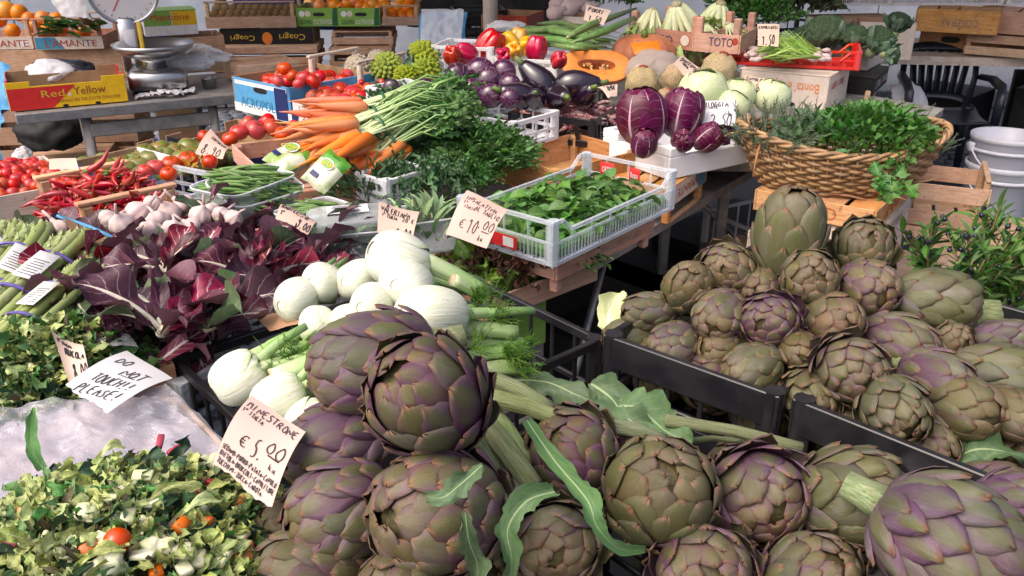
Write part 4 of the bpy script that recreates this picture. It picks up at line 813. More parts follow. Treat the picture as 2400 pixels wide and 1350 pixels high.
# ================================================================== FENNEL
FN = [('biggest fennel bulb on top of the heap with a thick stalk', (935, 612), 1.27, 150, (.72, -.35, -.45), 0), ('fennel bulb at the upper left facing out', (755, 662), 1.30, 98, (.25, .05, -.95), 1), ('fennel bulb between the biggest and the upper left one', (842, 655), 1.31, 110, (.4, .1, -.9), 2),
 ('fennel bulb with its ringed base facing out below the biggest', (952, 662), 1.22, 125, (.2, .12, -.95), 1), ('pinkish fennel bulb at the left end of the heap', (695, 702), 1.27, 105, (.45, .3, -.75), 2), ('small fennel bulb standing tip down on green fronds', (745, 763), 1.20, 92, (.12, -.8, .45), 0),
 ('small fennel bulb half hidden behind the artichoke', (818, 752), 1.20, 88, (.3, .15, -.9), 2), ('fennel bulb with a scarred disc at the centre of the heap', (872, 715), 1.20, 108, (.3, .12, -.93), 0), ('large round fennel bulb at the right with the cut base towards the buyer', (1008, 742), 1.18, 168, (.62, -.05, -.75), 1),
 ('long fennel bulb in the left corner of the black crate', (560, 885), 1.12, 128, (.75, .55, -.4), 0), ('fennel bulb with fine ribs behind the price paper', (655, 938), 1.06, 130, (.8, .45, -.4), 1), ('fennel bulb just above the price paper', (722, 985), 1.03, 110, (.6, .6, -.5), 2)]
for i, (lb, c, t, wp, ax, k) in enumerate(FN): fennel(lb, c, t, wp, ax, k, i * 1.1)
GS = 'fennel stalks'
for i, (a, b, r, t0, t1) in enumerate((((990, 610), (1140, 690), .014, 1.27, 1.3), ((1060, 770), (1212, 780), .013, 1.22, 1.24), ((1080, 800), (1225, 806), .011, 1.24, 1.25), ((1080, 845), (1190, 825), .011, 1.22, 1.24), ((1120, 870), (1232, 862), .012, 1.2, 1.22), ((570, 850), (700, 790), .014, 1.14, 1.22), ((600, 870), (740, 800), .012, 1.12, 1.2), ((640, 890), (800, 830), .015, 1.1, 1.15), ((1060, 655), (1130, 700), .010, 1.26, 1.3), ((1010, 850), (1110, 845), .013, 1.16, 1.2))):
    stemtube(('thick green stalk of the biggest bulb', 'cut stalk of the large round bulb', 'second cut stalk below the round bulb', 'thin stalk behind the artichoke', 'lowest cut stalk at the right', 'green stalk along the black rim', 'pale stalk beside the rim', 'broad pale stalk over the ribbed bulbs', 'thin stalk by the red lettuce', 'short stalk behind the crowning artichoke')[i], [D(*a, t0), D((a[0] + b[0]) / 2, (a[1] + b[1]) / 2 - 4, (t0 + t1) / 2), D(*b, t1)], [r, r * .95, r * .85], 'stalk', name='fennel_stalk', seed=i, group=GS)
for i, (c, t, ax, n, L) in enumerate((((700, 850), 1.16, (.1, .3, .8), 60, .09), ((760, 830), 1.14, (.5, .1, .6), 40, .07), ((1110, 700), 1.27, (.7, .4, .5), 60, .07), ((1150, 745), 1.24, (.8, .3, .4), 60, .07), ((1180, 825), 1.2, (.8, .2, .5), 70, .08), ((1110, 820), 1.18, (.6, .5, .4), 40, .08), ((1200, 850), 1.2, (.8, 0, .5), 50, .08), ((650, 870), 1.15, (-.2, .5, .8), 40, .08))):
    o = obj('fennel_fronds', fronds(int(n * .5), L * .58, .9, 40 + i, .0006, 6), MT['frond'], None, TR(D(*c, t)) @ aim(cdir(*ax))); tag(o, ('feathery fronds on the left of the fennel crate', 'fronds below the small tip-down bulb', 'fronds beside the red lettuce crate', 'fronds hanging over the right rim of the fennel crate', 'fronds around the cut stalks at the right', 'fronds behind the crowning artichoke', 'fronds under the lowest cut stalk', 'fronds in the left corner by the long bulb')[i], 'fennel fronds', None, 'stuff')
# ================================================================== MAIN STALL, LEFT PART
def scat(r, n, zf, seed, mx=.92):
    rr = random.Random(seed)
    for i in range(n):
        x, y = rr.uniform(-1, 1) * mx, rr.uniform(-1, 1) * mx
        yield rr, r.M @ Vector((x * r.L / 2, y * r.W / 2, zf(x, y) if callable(zf) else zf)), i
# plastic film and chopped vegetables
def film_mat():
    n = N('cling_film'); tb = n.n('ShaderNodeBsdfTransparent'); tb.inputs[0].default_value = (.95, .95, .97, 1); v = n.coord('Object', (2.2, 7, 2)); wv = n.n('ShaderNodeTexWave'); n.t.links.new(n.coord('Object', (1, 1.6, 1)), wv.inputs[0]); [wv.inputs[k_].__setattr__('default_value', x_) for k_, x_ in (('Scale', 9.), ('Distortion', 9.), ('Detail', 4.), ('Detail Scale', 1.6), ('Detail Roughness', .6))]; f = n.m_('MULTIPLY_ADD', wv.outputs['Fac'], .3, n.m_('MULTIPLY', n.noise(v, 16., 5., 1.2, .65), .75)); f2 = n.noise(n.coord('Object', (3, 1, 1)), 40., 4., 1.2)
    n.put(n.b.inputs['Base Color'], (.70, .70, .80)); n.b.inputs['Roughness'].default_value = .1; n.b.inputs['Specular IOR Level'].default_value = .7
    n.bump(n.m_('ADD', f, n.m_('MULTIPLY', f2, .6)), .004, .35); k = n.m_('MULTIPLY_ADD', n.step(f, .5, .9), .22, .22, True); mx = n.n('ShaderNodeMixShader'); n.t.links.new(k, mx.inputs[0]); n.t.links.new(tb.outputs[0], mx.inputs[1]); n.t.links.new(n.b.outputs[0], mx.inputs[2]); n.t.links.new(mx.outputs[0], n.out.inputs[0]); return n.m
MT['film'] = film_mat(); MT['kraft'] = mat('crumpled_paper', (.44, .38, .40), (.30, .28, .33), 14., .8, .2, bump=.6, bd=.01)
def sheet(name, label, cat, corners, m, amp, seed, nu=60, nv=36, sc=14., under=None, ridged=True, smooth=True):
    q = [Vector(c) for c in corners]; c0 = sum(q, Vector()) / 4; n = (q[1] - q[0]).cross(q[3] - q[0]).normalized(); n = n if n.z > 0 else -n; V = []; UV = []
    for j in range(nv):
        for i in range(nu):
            u, v = i / (nu - 1), j / (nv - 1); p = (q[0] * (1 - u) + q[1] * u) * (1 - v) + (q[3] * (1 - u) + q[2] * u) * v
            d = mnoise.fractal(p * sc + Vector((seed, 0, 0)), 1., 2., 3); d = (1 - abs(d) * 2) if ridged else d; d2 = mnoise.noise(p * sc * .35 + Vector((seed * 2, 3, 0))); p = p + n * (amp * d + amp * 1.6 * d2) + Vector((mnoise.noise(p * sc * .8), mnoise.noise(p * sc * .8 + Vector((9, 9, 9))), 0)) * amp; V.append(tuple(p - c0)); UV.append((u, v))
    o = obj(name, G().add((np.array(V), grid_faces(nu, nv) if smooth else [t for f in grid_faces(nu, nv) for t in ((f[0], f[1], f[2]), (f[0], f[2], f[3]))], np.array(UV))), MT[m], None, TR(c0), smooth); return tag(o, label, cat)
sheet('plastic_film', 'crinkled clear film tucked around the chopped vegetable mix', 'plastic film', [P(-90, 960, 1.0), P(390, 905, 1.0), P(640, 1130, .955), P(-60, 1330, .985)], 'film', .009, 3, 70, 34, 13., None, True, False)
sheet('crumpled_paper', 'crumpled kraft paper under the clear film by the chopped mix', 'paper', [P(-90, 970, .965), P(380, 930, .965), P(600, 1120, .93), P(-60, 1320, .955)], 'kraft', .006, 8, sc=20)
sheet('plastic_film', 'crinkled clear film behind the mixed salad at the left', 'plastic film', [P(-60, 700, 1.0), P(215, 715, 1.0), P(330, 830, .99), P(-40, 840, .985)], 'film', .009, 5, 50, 24, 13., None, True, False)
sheet('crumpled_paper', 'crumpled kraft paper under the film behind the mixed salad', 'paper', [P(-60, 710, .97), P(210, 722, .97), P(320, 850, .955), P(-40, 850, .955)], 'kraft', .006, 6, sc=20)
wood_crate('wooden crate hidden under the chopped vegetable mix', RectW(-.52, .74, .955, 41, .48, .46), .15, 1, m='pine'); wood_crate('wooden crate hidden under the mixed salad', RectW(-.80, 1.16, .955, 41, .42, .36), .15, 1, m='pine')
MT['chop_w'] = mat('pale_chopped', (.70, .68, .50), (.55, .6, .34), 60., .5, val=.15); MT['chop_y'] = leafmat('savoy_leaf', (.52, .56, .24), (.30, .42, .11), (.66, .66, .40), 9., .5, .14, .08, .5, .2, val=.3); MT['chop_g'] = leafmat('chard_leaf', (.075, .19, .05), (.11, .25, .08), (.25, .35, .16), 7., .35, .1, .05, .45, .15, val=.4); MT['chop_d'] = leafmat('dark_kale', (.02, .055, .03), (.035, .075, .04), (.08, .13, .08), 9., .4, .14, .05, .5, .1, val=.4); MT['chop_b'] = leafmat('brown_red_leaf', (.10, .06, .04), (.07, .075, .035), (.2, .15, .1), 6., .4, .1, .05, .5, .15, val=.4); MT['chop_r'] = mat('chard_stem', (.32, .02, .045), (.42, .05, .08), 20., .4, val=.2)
SM = [MT[k] for k in ('chop_y', 'chop_g', 'chop_d', 'chop_b', 'chop_w')]; bits = [(box((0, 0, 0), s), 4) for s in ((.010, .006, .005), (.013, .008, .004), (.008, .008, .005), (.018, .004, .004), (.011, .009, .003))]
def pieces(seed):
    L = []
    for k in range(4): L += [(leaf(.045, .016, 5, 6, 'broad', 1.2, .5, .35, 12., .6, seed + k), 0), (leaf(.05, .010, 5, 7, 'strap', 1.6, .4, .35, 7., 1.2, seed + k), 1), (leaf(.045, .02, 7, 9, 'lobed', 1.5, .4, .3, 7., .7, seed + k), 1), (leaf(.04, .014, 5, 6, 'broad', 1.3, .5, .45, 14., .7, seed + k), 2), (leaf(.045, .011, 5, 6, 'strap', 1.3, .3, .2, 7., 1., seed + k), 3)]
    for k in range(6): L.append((leaf(.04, .016, 6, 8, 'broad', 1.2, .5, .5, 14., .6, 60 + k), 0))
    return L + L[-6:] * 2 + bits * 3 + [(bumpy(sph(.008, 8, 6), .005, 160., 3), 4)] * 3
def mound(cx, cy, cz, a, b, h, yaw=0.):
    return dome((cx, cy, cz), a, b, h, yaw)
c_ = P(310, 1235, .955); MC = (-.425, .66, .95)
herb_heap('chopped_vegetables', 'heap of chopped mixed vegetables for soup on clear film', 'chopped vegetables', pieces(3), 7000, mound(*MC, .205, .22, .115, R_(-15)), SM, s=(.3, .78), up=.9, seed=5)
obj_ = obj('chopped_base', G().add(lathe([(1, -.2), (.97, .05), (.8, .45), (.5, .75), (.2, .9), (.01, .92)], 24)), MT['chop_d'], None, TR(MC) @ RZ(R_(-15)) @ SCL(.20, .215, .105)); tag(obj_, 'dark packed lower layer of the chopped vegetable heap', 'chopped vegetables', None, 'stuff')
SC2 = (-.715, 1.125, .945)
herb_heap('mixed_salad', 'heap of cut mixed salad leaves at the left edge', 'salad', pieces(9) + [(leaf(.05, .02, 6, 7, 'broad', 1.2, .5, .3, 9., .6, 5), 1)] * 8, 2000, mound(*SC2, .15, .14, .075), SM, s=(.4, .95), up=.8, seed=6)
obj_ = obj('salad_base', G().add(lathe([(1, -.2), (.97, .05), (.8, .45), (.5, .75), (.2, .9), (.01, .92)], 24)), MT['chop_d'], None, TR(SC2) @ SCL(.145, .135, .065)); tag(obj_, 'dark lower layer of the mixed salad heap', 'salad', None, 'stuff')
def mz(px, py): return P(px, py, 1.0)
def on_mound(px, py, lift=.004):
    """lower the sight line onto the heap"""
    d = ray(px, py); t = .5
    while t < 2:
        p = CAM + d * t; q = RZ(-R_(-15)) @ Vector((p.x - MC[0], p.y - MC[1], 0)); r2 = (q.x / .205) ** 2 + (q.y / .22) ** 2
        if p.z < max(MC[2] + .11 * max(0, 1 - r2), .996) + lift: return p
        t += .004
    return D(px, py, 1)
for i, (px, py) in enumerate(((448, 1208), (425, 1230), (575, 1278), (570, 1305), (365, 1340), (65, 1200), (565, 1180), (480, 1222), (210, 1285))):
    o = obj('carrot_piece', G().add(box((0, 0, 0), (.018, .012, .010))), MT['carrot'], None, TR(on_mound(px, py, .008)) @ RZ(i * 1.3) @ RX(i * .7)); tag(o, 'orange carrot cube among the chopped vegetables', 'carrot piece', 'carrot cubes in the soup mix')
for i, (px, py) in enumerate(((128, 1112), (332, 1075), (375, 1035), (488, 1130), (452, 1165), (368, 1250), (10, 1280), (415, 1052))):
    o = obj('chard_piece', G().add(box((0, 0, 0), (.026, .008, .007))), MT['chop_r'], None, TR(on_mound(px, py, .008)) @ RZ(i * 1.1 - .4) @ RX(.2)); tag(o, 'dark red chard stem among the chopped vegetables', 'chard piece', 'red chard stems in the soup mix')
for i, (px, py) in enumerate(((335, 1115), (270, 1160), (465, 1310), (240, 1265), (395, 1088), (520, 1310), (430, 1330), (335, 1300), (470, 1085), (300, 1210), (560, 1250), (355, 1180))):
    o = obj('celery_piece', G().add(box((0, 0, 0), (.022, .013, .006))), MT['chop_w'], None, TR(on_mound(px, py, .010)) @ RZ(i * .9) @ RX(.4 - .2 * (i % 4))); tag(o, 'pale celery slice among the chopped vegetables', 'celery piece', 'celery slices in the soup mix')
for i, (px, py, w) in enumerate(((510, 1085, .013), (250, 1325, .016), (370, 1285, .013), (430, 1295, .012), (205, 1200, .010))):
    o = obj('cauliflower_floret', G().add(bumpy(sph(w, 16, 12, .8), w * .55, 90., i)), MT['chop_w'], None, TR(on_mound(px, py, .006))); tag(o, 'cream cauliflower floret among the chopped vegetables', 'cauliflower', 'cauliflower pieces in the soup mix')
o = obj('cherry_tomato', G().add(sph(.0135, 14, 10, 1)), MT['tomato'], None, TR(on_mound(275, 1270, .009))); tag(o, 'single red cherry tomato in the chopped vegetables', 'tomato')
strip_leaf('chard_leaf', 'upright green strip of chard standing on the film', [on_mound(100, 1100, .01), on_mound(100, 1100, .01) + Vector((-.012, .01, .03)), on_mound(100, 1100, .01) + Vector((-.01, .03, .065))], .014, 'chop_g', 'leaf', None, .2, 3, prof='strap')
strip_leaf('kale_leaf', 'dark curly kale tip pointing up at the top of the heap', [on_mound(415, 1075), on_mound(428, 1050, .02), on_mound(440, 1025, .035)], .014, 'chop_d', 'leaf', None, .6, 4, curl=.6)
for i, (px, py, dx) in enumerate(((230, 1075, .02), (345, 1175, .04), (390, 1265, -.03), (420, 1210, .03), (180, 1330, .03))):
    q = on_mound(px, py, .012); strip_leaf('savoy_piece', ('crinkled pale savoy strip at the back of the heap', 'curly light green savoy piece in the middle of the heap', 'yellow savoy strip below the tomato', 'torn cream savoy piece by the carrot cubes', 'bright savoy strip at the lower edge of the heap')[i], [q, q + Vector((dx * .6, .01, .012)), q + Vector((dx * 1.2, .02, .002))], .009, 'chop_y', 'leaf', None, .5, 30 + i, curl=.3, prof='broad')
# radicchio heap
rR = Rect((425, 905), (735, 640), (68, 690), .93, .50, .42); plastic_crate('clear plastic crate under the dark red chicory', rR, .13, 'clear', (6, 5), mid=.06)
def chicory_proto(kind, seed):
    o = thing('chicory_head', 'a', 'chicory'); rr = random.Random(seed); n = {'open': 9, 'shut': 7}[kind]
    for k in range(n):
        a = (k - n / 2) * (.36 if kind == 'open' else .16) + rr.uniform(-.15, .15); L = rr.uniform(.8, 1.15); W = rr.uniform(.36, .52); lf = leaf(L, W, 9, 19, 'spat', rr.uniform(.4, 1.8), rr.uniform(.2, .6), rr.uniform(.12, .3), rr.uniform(4, 8), rr.uniform(-.9, .9), seed * 10 + k)
        g = G().add(lf, None, 0, 0); V, F, UV = lf; mid = [V[j * 9 + 4] for j in range(17)]; g.add(tube([tuple(p + np.array((0, 0, .004))) for p in mid], [.05 * (1 - .057 * j) for j in range(17)], 6, True, .55), None, 0, 1)
        mk = 'chicg' if rr.random() < .18 else ('chicp' if rr.random() < .15 else 'chic')
        obj('leaf', g, [MT[mk], MT['rib']], o, RZ(a) @ RX(.0 + .11 * abs(k - n / 2) * (1 if kind == 'open' else .5) + rr.uniform(-.1, .25)) @ RY(rr.uniform(-.9, .9)))
    obj('stump', G().add(tube([(0, -.02, 0), (0, .12, .02)], [.07, .09], 9)), MT['rib'], o); return Pool(o)
CH_ = [chicory_proto('open', 3), chicory_proto('shut', 7), chicory_proto('open', 12), chicory_proto('shut', 21)]
heads = [((300, 585), .3, 0), ((440, 590), 2.2, 1), ((540, 575), 1.2, 2), ((575, 545), .2, 0), ((510, 690), 3.6, 3), ((250, 640), -.5, 2), ((160, 650), 1.0, 1), ((390, 640), .8, 0), ((620, 640), 2.6, 2), ((330, 700), -2.0, 1), ((430, 720), 2.9, 0), ((560, 720), -.7, 3), ((210, 720), 2.4, 0), ((600, 625), -.4, 1), ((290, 760), -2.4, 3), ((480, 770), -1.2, 2), ((380, 780), .4, 0), ((590, 590), 3.0, 3), ((460, 540), 1.8, 0), ((130, 600), 2.0, 2), ((350, 560), 2.6, 3), ((580, 660), .7, 0), ((240, 590), 1.6, 3), ((615, 690), 2.2, 1)]
hl = ['with a wide open fan beside the garlic', 'with closed leaves beside the wooden sign', 'with green outer leaves below the garlic', 'standing at the back by the pink paper', 'with its white stump facing the buyer', 'with crinkled leaves at the upper left', 'at the left rim by the asparagus labels', 'with a white-veined leaf in the centre of the heap', 'with torn leaves right of the centre', 'with brownish leaves in the left half', 'folded over in the front half', 'with a long white stalk pointing right', 'drooping over the rim of the clear crate', 'at the right end near the fennel', 'with a pink and white heart at the front rim', 'with green leaves touching the black crate', 'lying low behind the white note', 'tucked behind the open one at the right', 'at the back edge under the garlic', 'at the far left above the film', 'upright between two garlic bulbs', 'dark and glossy right of the stump', 'leaning on the paper sign', 'at the right rim next to the black crate']
for i, ((px, py), a, k) in enumerate(heads):
    z = .962 + .02 * math.sin(i * 2.1) + .02 * (py > 740) + .03 * (1 - ((px - 420) / 350) ** 2) - .05 * (py < 610); CH_[k].put(TR(P(px, py, z)) @ RZ(a) @ RX(.18 + .2 * math.sin(i)) @ RY(.3 * math.sin(i * 3.3)) @ SCL(.112 + .018 * math.sin(i * 1.7)), 'dark red chicory head ' + hl[i], 'chicory heads in the clear crate')
herb_heap('chicory_leaves', 'loose torn chicory leaves filling the gaps of the heap', 'chicory leaves', [(leaf(.11, .035, 7, 9, 'spat', 1.3, .4, .3, 6., .6, k), (0, 0, 1, 2, 0)[k]) for k in range(5)], 210, lambda rr: ((lambda q: (tuple(q), (rr.uniform(-1, 1), rr.uniform(-1, 1), .4)))(rR.M @ Vector((rr.uniform(-.5, .5) * rR.L, rr.uniform(-.5, .5) * rR.W, rr.uniform(-.01, .05))))), [MT['chic'], MT['chicg'], MT['chicp']], s=(.7, 1.25), seed=8)
# asparagus
MT['aspar'] = None
def asp_mat():
    n = N('asparagus'); uvv, u, v = n.uv(); f = n.noise(n.coord('UV', (2, 5, 1)), 5., 3.); col = n.mix(n.step(v, .6, .95), (.25, .32, .10), (.12, .12, .055)); col = n.mix(n.m_('MULTIPLY', f, .45), col, (.36, .38, .2)); return n.fin(n.vary(col, .015, .1, .15), .45, .4)
MT['aspar'] = asp_mat(); MT['violet'] = flat('violet_band', (.22, .17, .52), .5)
def spear():
    g = G().add(tube([(0, 0, 0), (0, 0, .5), (.004, 0, .76), (.006, 0, .88), (.008, 0, .95), (.008, 0, 1.0)], [.026, .026, .027, .033, .024, .004], 9))
    for k in range(26):
        z = .70 + .28 * k / 26 if k > 5 else .2 + .09 * k; a = GA * k; r = .027 if z < .9 else .030 * (1.02 - z) / .12 + .002; g.add(leaf(.05 if z > .7 else .045, .02, 3, 4, 'lance', .5, .3), TR((math.cos(a) * r, math.sin(a) * r, z - .02)) @ RZ(a - 1.57) @ RX(1.35))
    return g
def asp_proto():
    o = thing('asparagus_bunch', 'a', 'asparagus'); me = spear().mesh('spear', MT['aspar']); rr = random.Random(3)
    for i, (x, y) in enumerate([(0, 0)] + [(math.cos(k * 1.047) * .058, math.sin(k * 1.047) * .058) for k in range(6)] + [(math.cos(k * .5236) * .112, math.sin(k * .5236) * .112) for k in range(12)]): obj('spear', me, None, o, TR((x * .95, y * .75, rr.uniform(-.05, .04))) @ RZ(rr.uniform(0, 6)) @ RX(rr.uniform(-.04, .04)))
    for z in (.3, .66): obj('rubber_band', G().add(lathe([(.148, z), (.148, z + .02), (.14, z + .02), (.14, z)], 20, None, False, False), SCL(1, .82, 1)), MT['violet'], o, None)
    lb = obj('label', G().add(box((0, -.132, .50), (.10, .004, .26), .001)), MT['white'], o)
    for k in range(7): obj('print_line', G().add(box((.0, -.1352, .40 + .024 * k), (.075 - .01 * (k % 3), .001, .005), .0002)), MT['ink'], lb)
    return Pool(o)
AS = asp_proto()
for i, (a, b, z, rl) in enumerate((((-75, 790), (95, 560), 1.0, .3), ((-60, 800), (195, 575), 1.005, .1), ((-90, 720), (25, 545), 1.0, .5), ((-30, 850), (215, 640), 1.0, -.2))):
    p, q = P(*a, z), P(*b, z + .02); d = q - p; AS.put(TR(p + d * (0)) @ aim(d, rl + 3.4) @ SCL(d.length, d.length, d.length) if False else TR(p) @ (d.to_track_quat('Z', 'X')).to_matrix().to_4x4() @ RZ(rl + 1.8) @ SCL(max(.19, d.length)), ('asparagus bunch with a label lying in the middle', 'asparagus bunch reaching towards the garlic', 'asparagus bunch cut by the left edge', 'front asparagus bunch with a printed white label by the chicory')[i], 'asparagus bunches')
wood_crate('wooden crate under the asparagus bunches at the left edge', RectW(-.98, 1.42, .95, 41, .36, .40), .14, 1, m='pine_white')
# garlic
gar = [(285, 525, 62), (325, 500, 66), (350, 545, 64), (300, 565, 60), (395, 500, 60), (370, 520, 62), (255, 515, 52), (430, 480, 55), (470, 505, 56), (520, 505, 48), (495, 495, 46), (548, 512, 46), (140, 540, 60), (405, 540, 58), (360, 480, 50), (450, 530, 48)]
gl = ['at the front left of the group', 'with a long dry stalk', 'in the middle of the group', 'lowest, touching the chicory', 'under the pink card', 'behind the middle one', 'leftmost by the wooden post', 'at the back touching the bean tray', 'right of the pink card', 'on the right, half behind chicory', 'small, behind the right one', 'rightmost of the group', 'lying alone behind the asparagus', 'just above a purple leaf', 'at the back by the chilies', 'half covered by a dark leaf']
for i, (px, py, w) in enumerate(gar): fruit('garlic', 'pinkish white garlic bulb ' + gl[i], (px, py), T(px, py, 1.035), w * .95, 'garlic bulbs', (math.sin(i * 2.4), .7, math.cos(i * 1.7) * .8), i, garlic_pool)
wood_crate('shallow wooden crate of garlic beside the chilies', RectW(-.70, 1.80, .965, 41, .36, .28), .12, 1, m='pine')
# chilies
rC = Rect((185, 488), (432, 446), (22, 428), 1.0); rC = RectW(rC.c.x, rC.c.y, .962, math.degrees(rC.yaw), rC.L, rC.W)
wood_crate('slatted wooden crate heaped with red chilies', rC, .085, 1, .05, (.0, .035), 'pine', rail=True, pw=.026)
cm = [chili_mesh(k) for k in range(5)]; rr = random.Random(31)
for i in range(295):
    a, b = rr.uniform(-1, 1), rr.uniform(-1.08, 1); hgt = .10 * (1 - .75 * a * a) * (1 - .75 * b * b) * rr.uniform(.45, 1.02) - .035
    o = obj('chili', cm[i % 5], None, None, TR(rC.M @ Vector((a * rC.L * .47, b * rC.W * .47, hgt))) @ RZ(rr.uniform(0, 6.28)) @ RX(1.57 + rr.uniform(-.5, .45)) @ RZ(rr.uniform(0, 6)) @ SCL(rr.uniform(.044, .058))); tag(o, 'small shiny red chili in the heaped wooden crate', 'chili', 'red chilies heaped in the wooden crate')
g = G(); cv = [(np.array([v.co[:] for v in m_.vertices]), [tuple(p.vertices) for p in m_.polygons], None) for m_ in cm]
for i in range(240):
    a, b = rr.uniform(-1, 1), rr.uniform(-1.05, 1); g.add(cv[i % 5], TR((a * rC.L * .47, b * rC.W * .47, .075 * (1 - .75 * a * a) * (1 - .75 * b * b) * rr.uniform(.3, 1) - .045)) @ RZ(rr.uniform(0, 6.28)) @ RX(1.57 + rr.uniform(-.4, .4)) @ SCL(rr.uniform(.044, .058)), rr.random())
tag(obj('chilies_below', g, MT['chili'], None, rC.M), 'lower layer of the red chilies in the heaped wooden crate', 'chilies', None, 'stuff')
for i, (px, py, z, a) in enumerate(((290, 430, 1.05, 1.0), (325, 455, 1.03, .1), (205, 400, 1.08, 2.0))):
    o = obj('chili', cm[i], None, None, TR(P(px, py, z)) @ RZ(a) @ RX(1.35) @ SCL(.056)); tag(o, ('long red chili pointing up right over the crate', 'red chili with a green stalk lying over the front rail', 'red chili on the top of the heap')[i], 'chili', 'red chilies heaped in the wooden crate')
# cherry tomatoes left of the chilies
rT = RectW(P(-45, 420, .97).x, P(-45, 420, .97).y, .965, 41, .38, .34); wood_crate('wooden crate of small plum tomatoes at the left edge', rT, .10, 1, m='pine_white')
rr = random.Random(9); tm = G().add(lobed(1, 5, .02, 1.05, 12, 8)).mesh('tomato', MT['tomato'])
for i in range(180):
    a, b = rr.uniform(-1, 1), rr.uniform(-1, 1); o = obj('small_tomato', tm, None, None, TR(rT.M @ Vector((a * rT.L * .46, b * rT.W * .46, .05 * (1 - a * a) * (1 - b * b) * rr.uniform(.6, 1) - .012))) @ RZ(rr.random() * 6) @ RX(rr.uniform(-1.2, 1.2)) @ SCL(.0152)); tag(o, 'small plum tomato in the crate at the left edge', 'tomato', 'small plum tomatoes')
# ================================================================== MAIN STALL, MIDDLE
def fill(name, label, cat, meshes, r, n, zf, seed, group, sc=(1, 1), flatx=.5, mx=.92, rotfix=None):
    rr = random.Random(seed)
    for i in range(n):
        a, b = rr.uniform(-mx, mx), rr.uniform(-mx, mx); R0 = RZ(rr.uniform(0, 6.283) if rotfix is None else rotfix + rr.gauss(0, .25))
        o = obj(name, meshes[i % len(meshes)], None, None, TR(r.M @ Vector((a * r.L / 2, b * r.W / 2, zf(a, b, rr)))) @ R0 @ RX(rr.uniform(-flatx, flatx)) @ RY(rr.uniform(-flatx, flatx)) @ SCL(rr.uniform(*sc))); tag(o, label, cat, group)
hp = lambda h, lo=0.: (lambda a, b, rr: lo + h * (1 - a * a) * (1 - b * b) * rr.uniform(.55, 1.02))
# spinach
rS = Rect((1300, 523), (1547, 390), (1087, 453), 1.0); plastic_crate('translucent plastic crate full of loose spinach leaves', rS, .105, 'clear', (7, 4), mid=.052, slit=6, dip=(.028, .0), rail=.010, bar=.006, th=.005, post=.02)
patch(obj('label_card', G().add(box((0, 0, 0), (.09, .0015, .03), .0004)), MT['redc'], None, setbase(rS, .105) @ rS.face('W', .0, .035, .004) @ RX(-1.5708), False), 'print', rF.face('S') if False else RX(1.5708) @ TR((.02, 0, .001)), .03, .022, 'white', 0); tag(bpy.data.objects['label_card'], 'red and white label stuck on the front of the spinach crate', 'label')
for i, (a, w) in enumerate(((.02, .045), (.085, .032))):
    o = obj('crate_label', G().add(box((0, 0, 0), (w, .0012, .038), .0004)), MT['redc'], None, setbase(rS, .105) @ TR((rS.L / 2 - .016, .06 - i * .085, .072)) @ RZ(-1.5708)); tag(o, ('larger red label on the far side of the spinach crate', 'smaller red label on the far side of the spinach crate')[i], 'label'); lettering(o, ('ORTO', 'Rosso')[i], TR((0, -.0008, 0)) @ RX(1.5708), w * .7, .016, 'white')
sm = [G().add(leaf(.085, .034, 7, 10, 'spoon', .5 + .3 * k, .35, .06, 5., .4, k)).mesh('spinach_leaf', MT['spin']) for k in range(5)]
fill('spinach_leaf', 'dark green spinach leaf lying loose in the translucent crate', 'spinach', sm, rS, 270, lambda a, b, rr: -.066 + .042 * (1 - a * a) * (1 - b * b) * rr.uniform(.3, 1.05), 17, 'spinach leaves in the crate', (.55, .85), .45, .8)
tag(obj('spinach_base', G().add(box((0, 0, -.082), (rS.L * .93, rS.W * .9, .03), .008)), MT['spin'], None, rS.M, False), 'packed lower layer of spinach in the translucent crate', 'spinach', None, 'stuff')
rD = Rect((1306, 612), (1475, 518), (1130, 548), .893, .40, .30); wood_crate('upturned pink wooden crate printed DITTA DAYTONA under the spinach', rD, .05, 1, post=(.035, -.002), m='pine_pink', tx=[('S', 'DITTA DAYTONA', .05, .024, .17, .016, 'greyp', True)], floor=-1)
# red lettuce crate
rL = Rect((1138, 672), (1292, 618), (960, 592), .86, .36, .30); wood_crate('low wooden crate of red oak leaf lettuce behind the fennel', rL, .09, 1, .055, (0, 0), 'pine_pink', tx=[])
lc = [o for o in COL.objects if o.get('label', '').startswith('low wooden crate of red oak')][0]
obj('rail', G().add(box((rL.L / 2 - .012, 0, .128), (.02, rL.W, .012))), MT['pine_pink'], lc, None, False)
for s in (-1, 1): obj('post', G().add(box((rL.L / 2 - .012, s * (rL.W / 2 - .014), .105), (.024, .024, .034))), MT['pine_pink'], lc, None, False)
lettering(lc, 'RUCOLA', TR((rL.L / 2 - .008, -.06, .055)) @ RZ(-1.5708) @ RX(1.5708), .12, .028, 'ink')
lf_o = [(leaf(.10, .04, 9, 12, 'lobed', 1.3, .4, .35, 9., .5, k), 0) for k in range(4)] + [(leaf(.09, .035, 7, 9, 'oval', 1.2, .5, .2, 6., .4, 40 + k), 1) for k in range(2)]
qL = rL.M @ Vector((-.05, -.02, -.04)); herb_heap('red_lettuce', 'red brown oak leaf lettuce in the low wooden crate', 'lettuce', lf_o, 170, dome(tuple(qL), .12, .12, .04, rL.yaw), [MT['oak'], MT['lett']], seed=11, up=.7, s=(.55, .9))
qL = rL.M @ Vector((.11, -.04, -.04)); herb_heap('rocket_salad', 'green rocket leaves at the right end of the lettuce crate', 'rocket', [(leaf(.09, .018, 5, 12, 'lobed', 1.0, .3, .2, 7., .4, k), 0) for k in range(4)], 190, dome(tuple(qL), .08, .11, .045, rL.yaw), MT['rocket'], seed=12, up=.7)
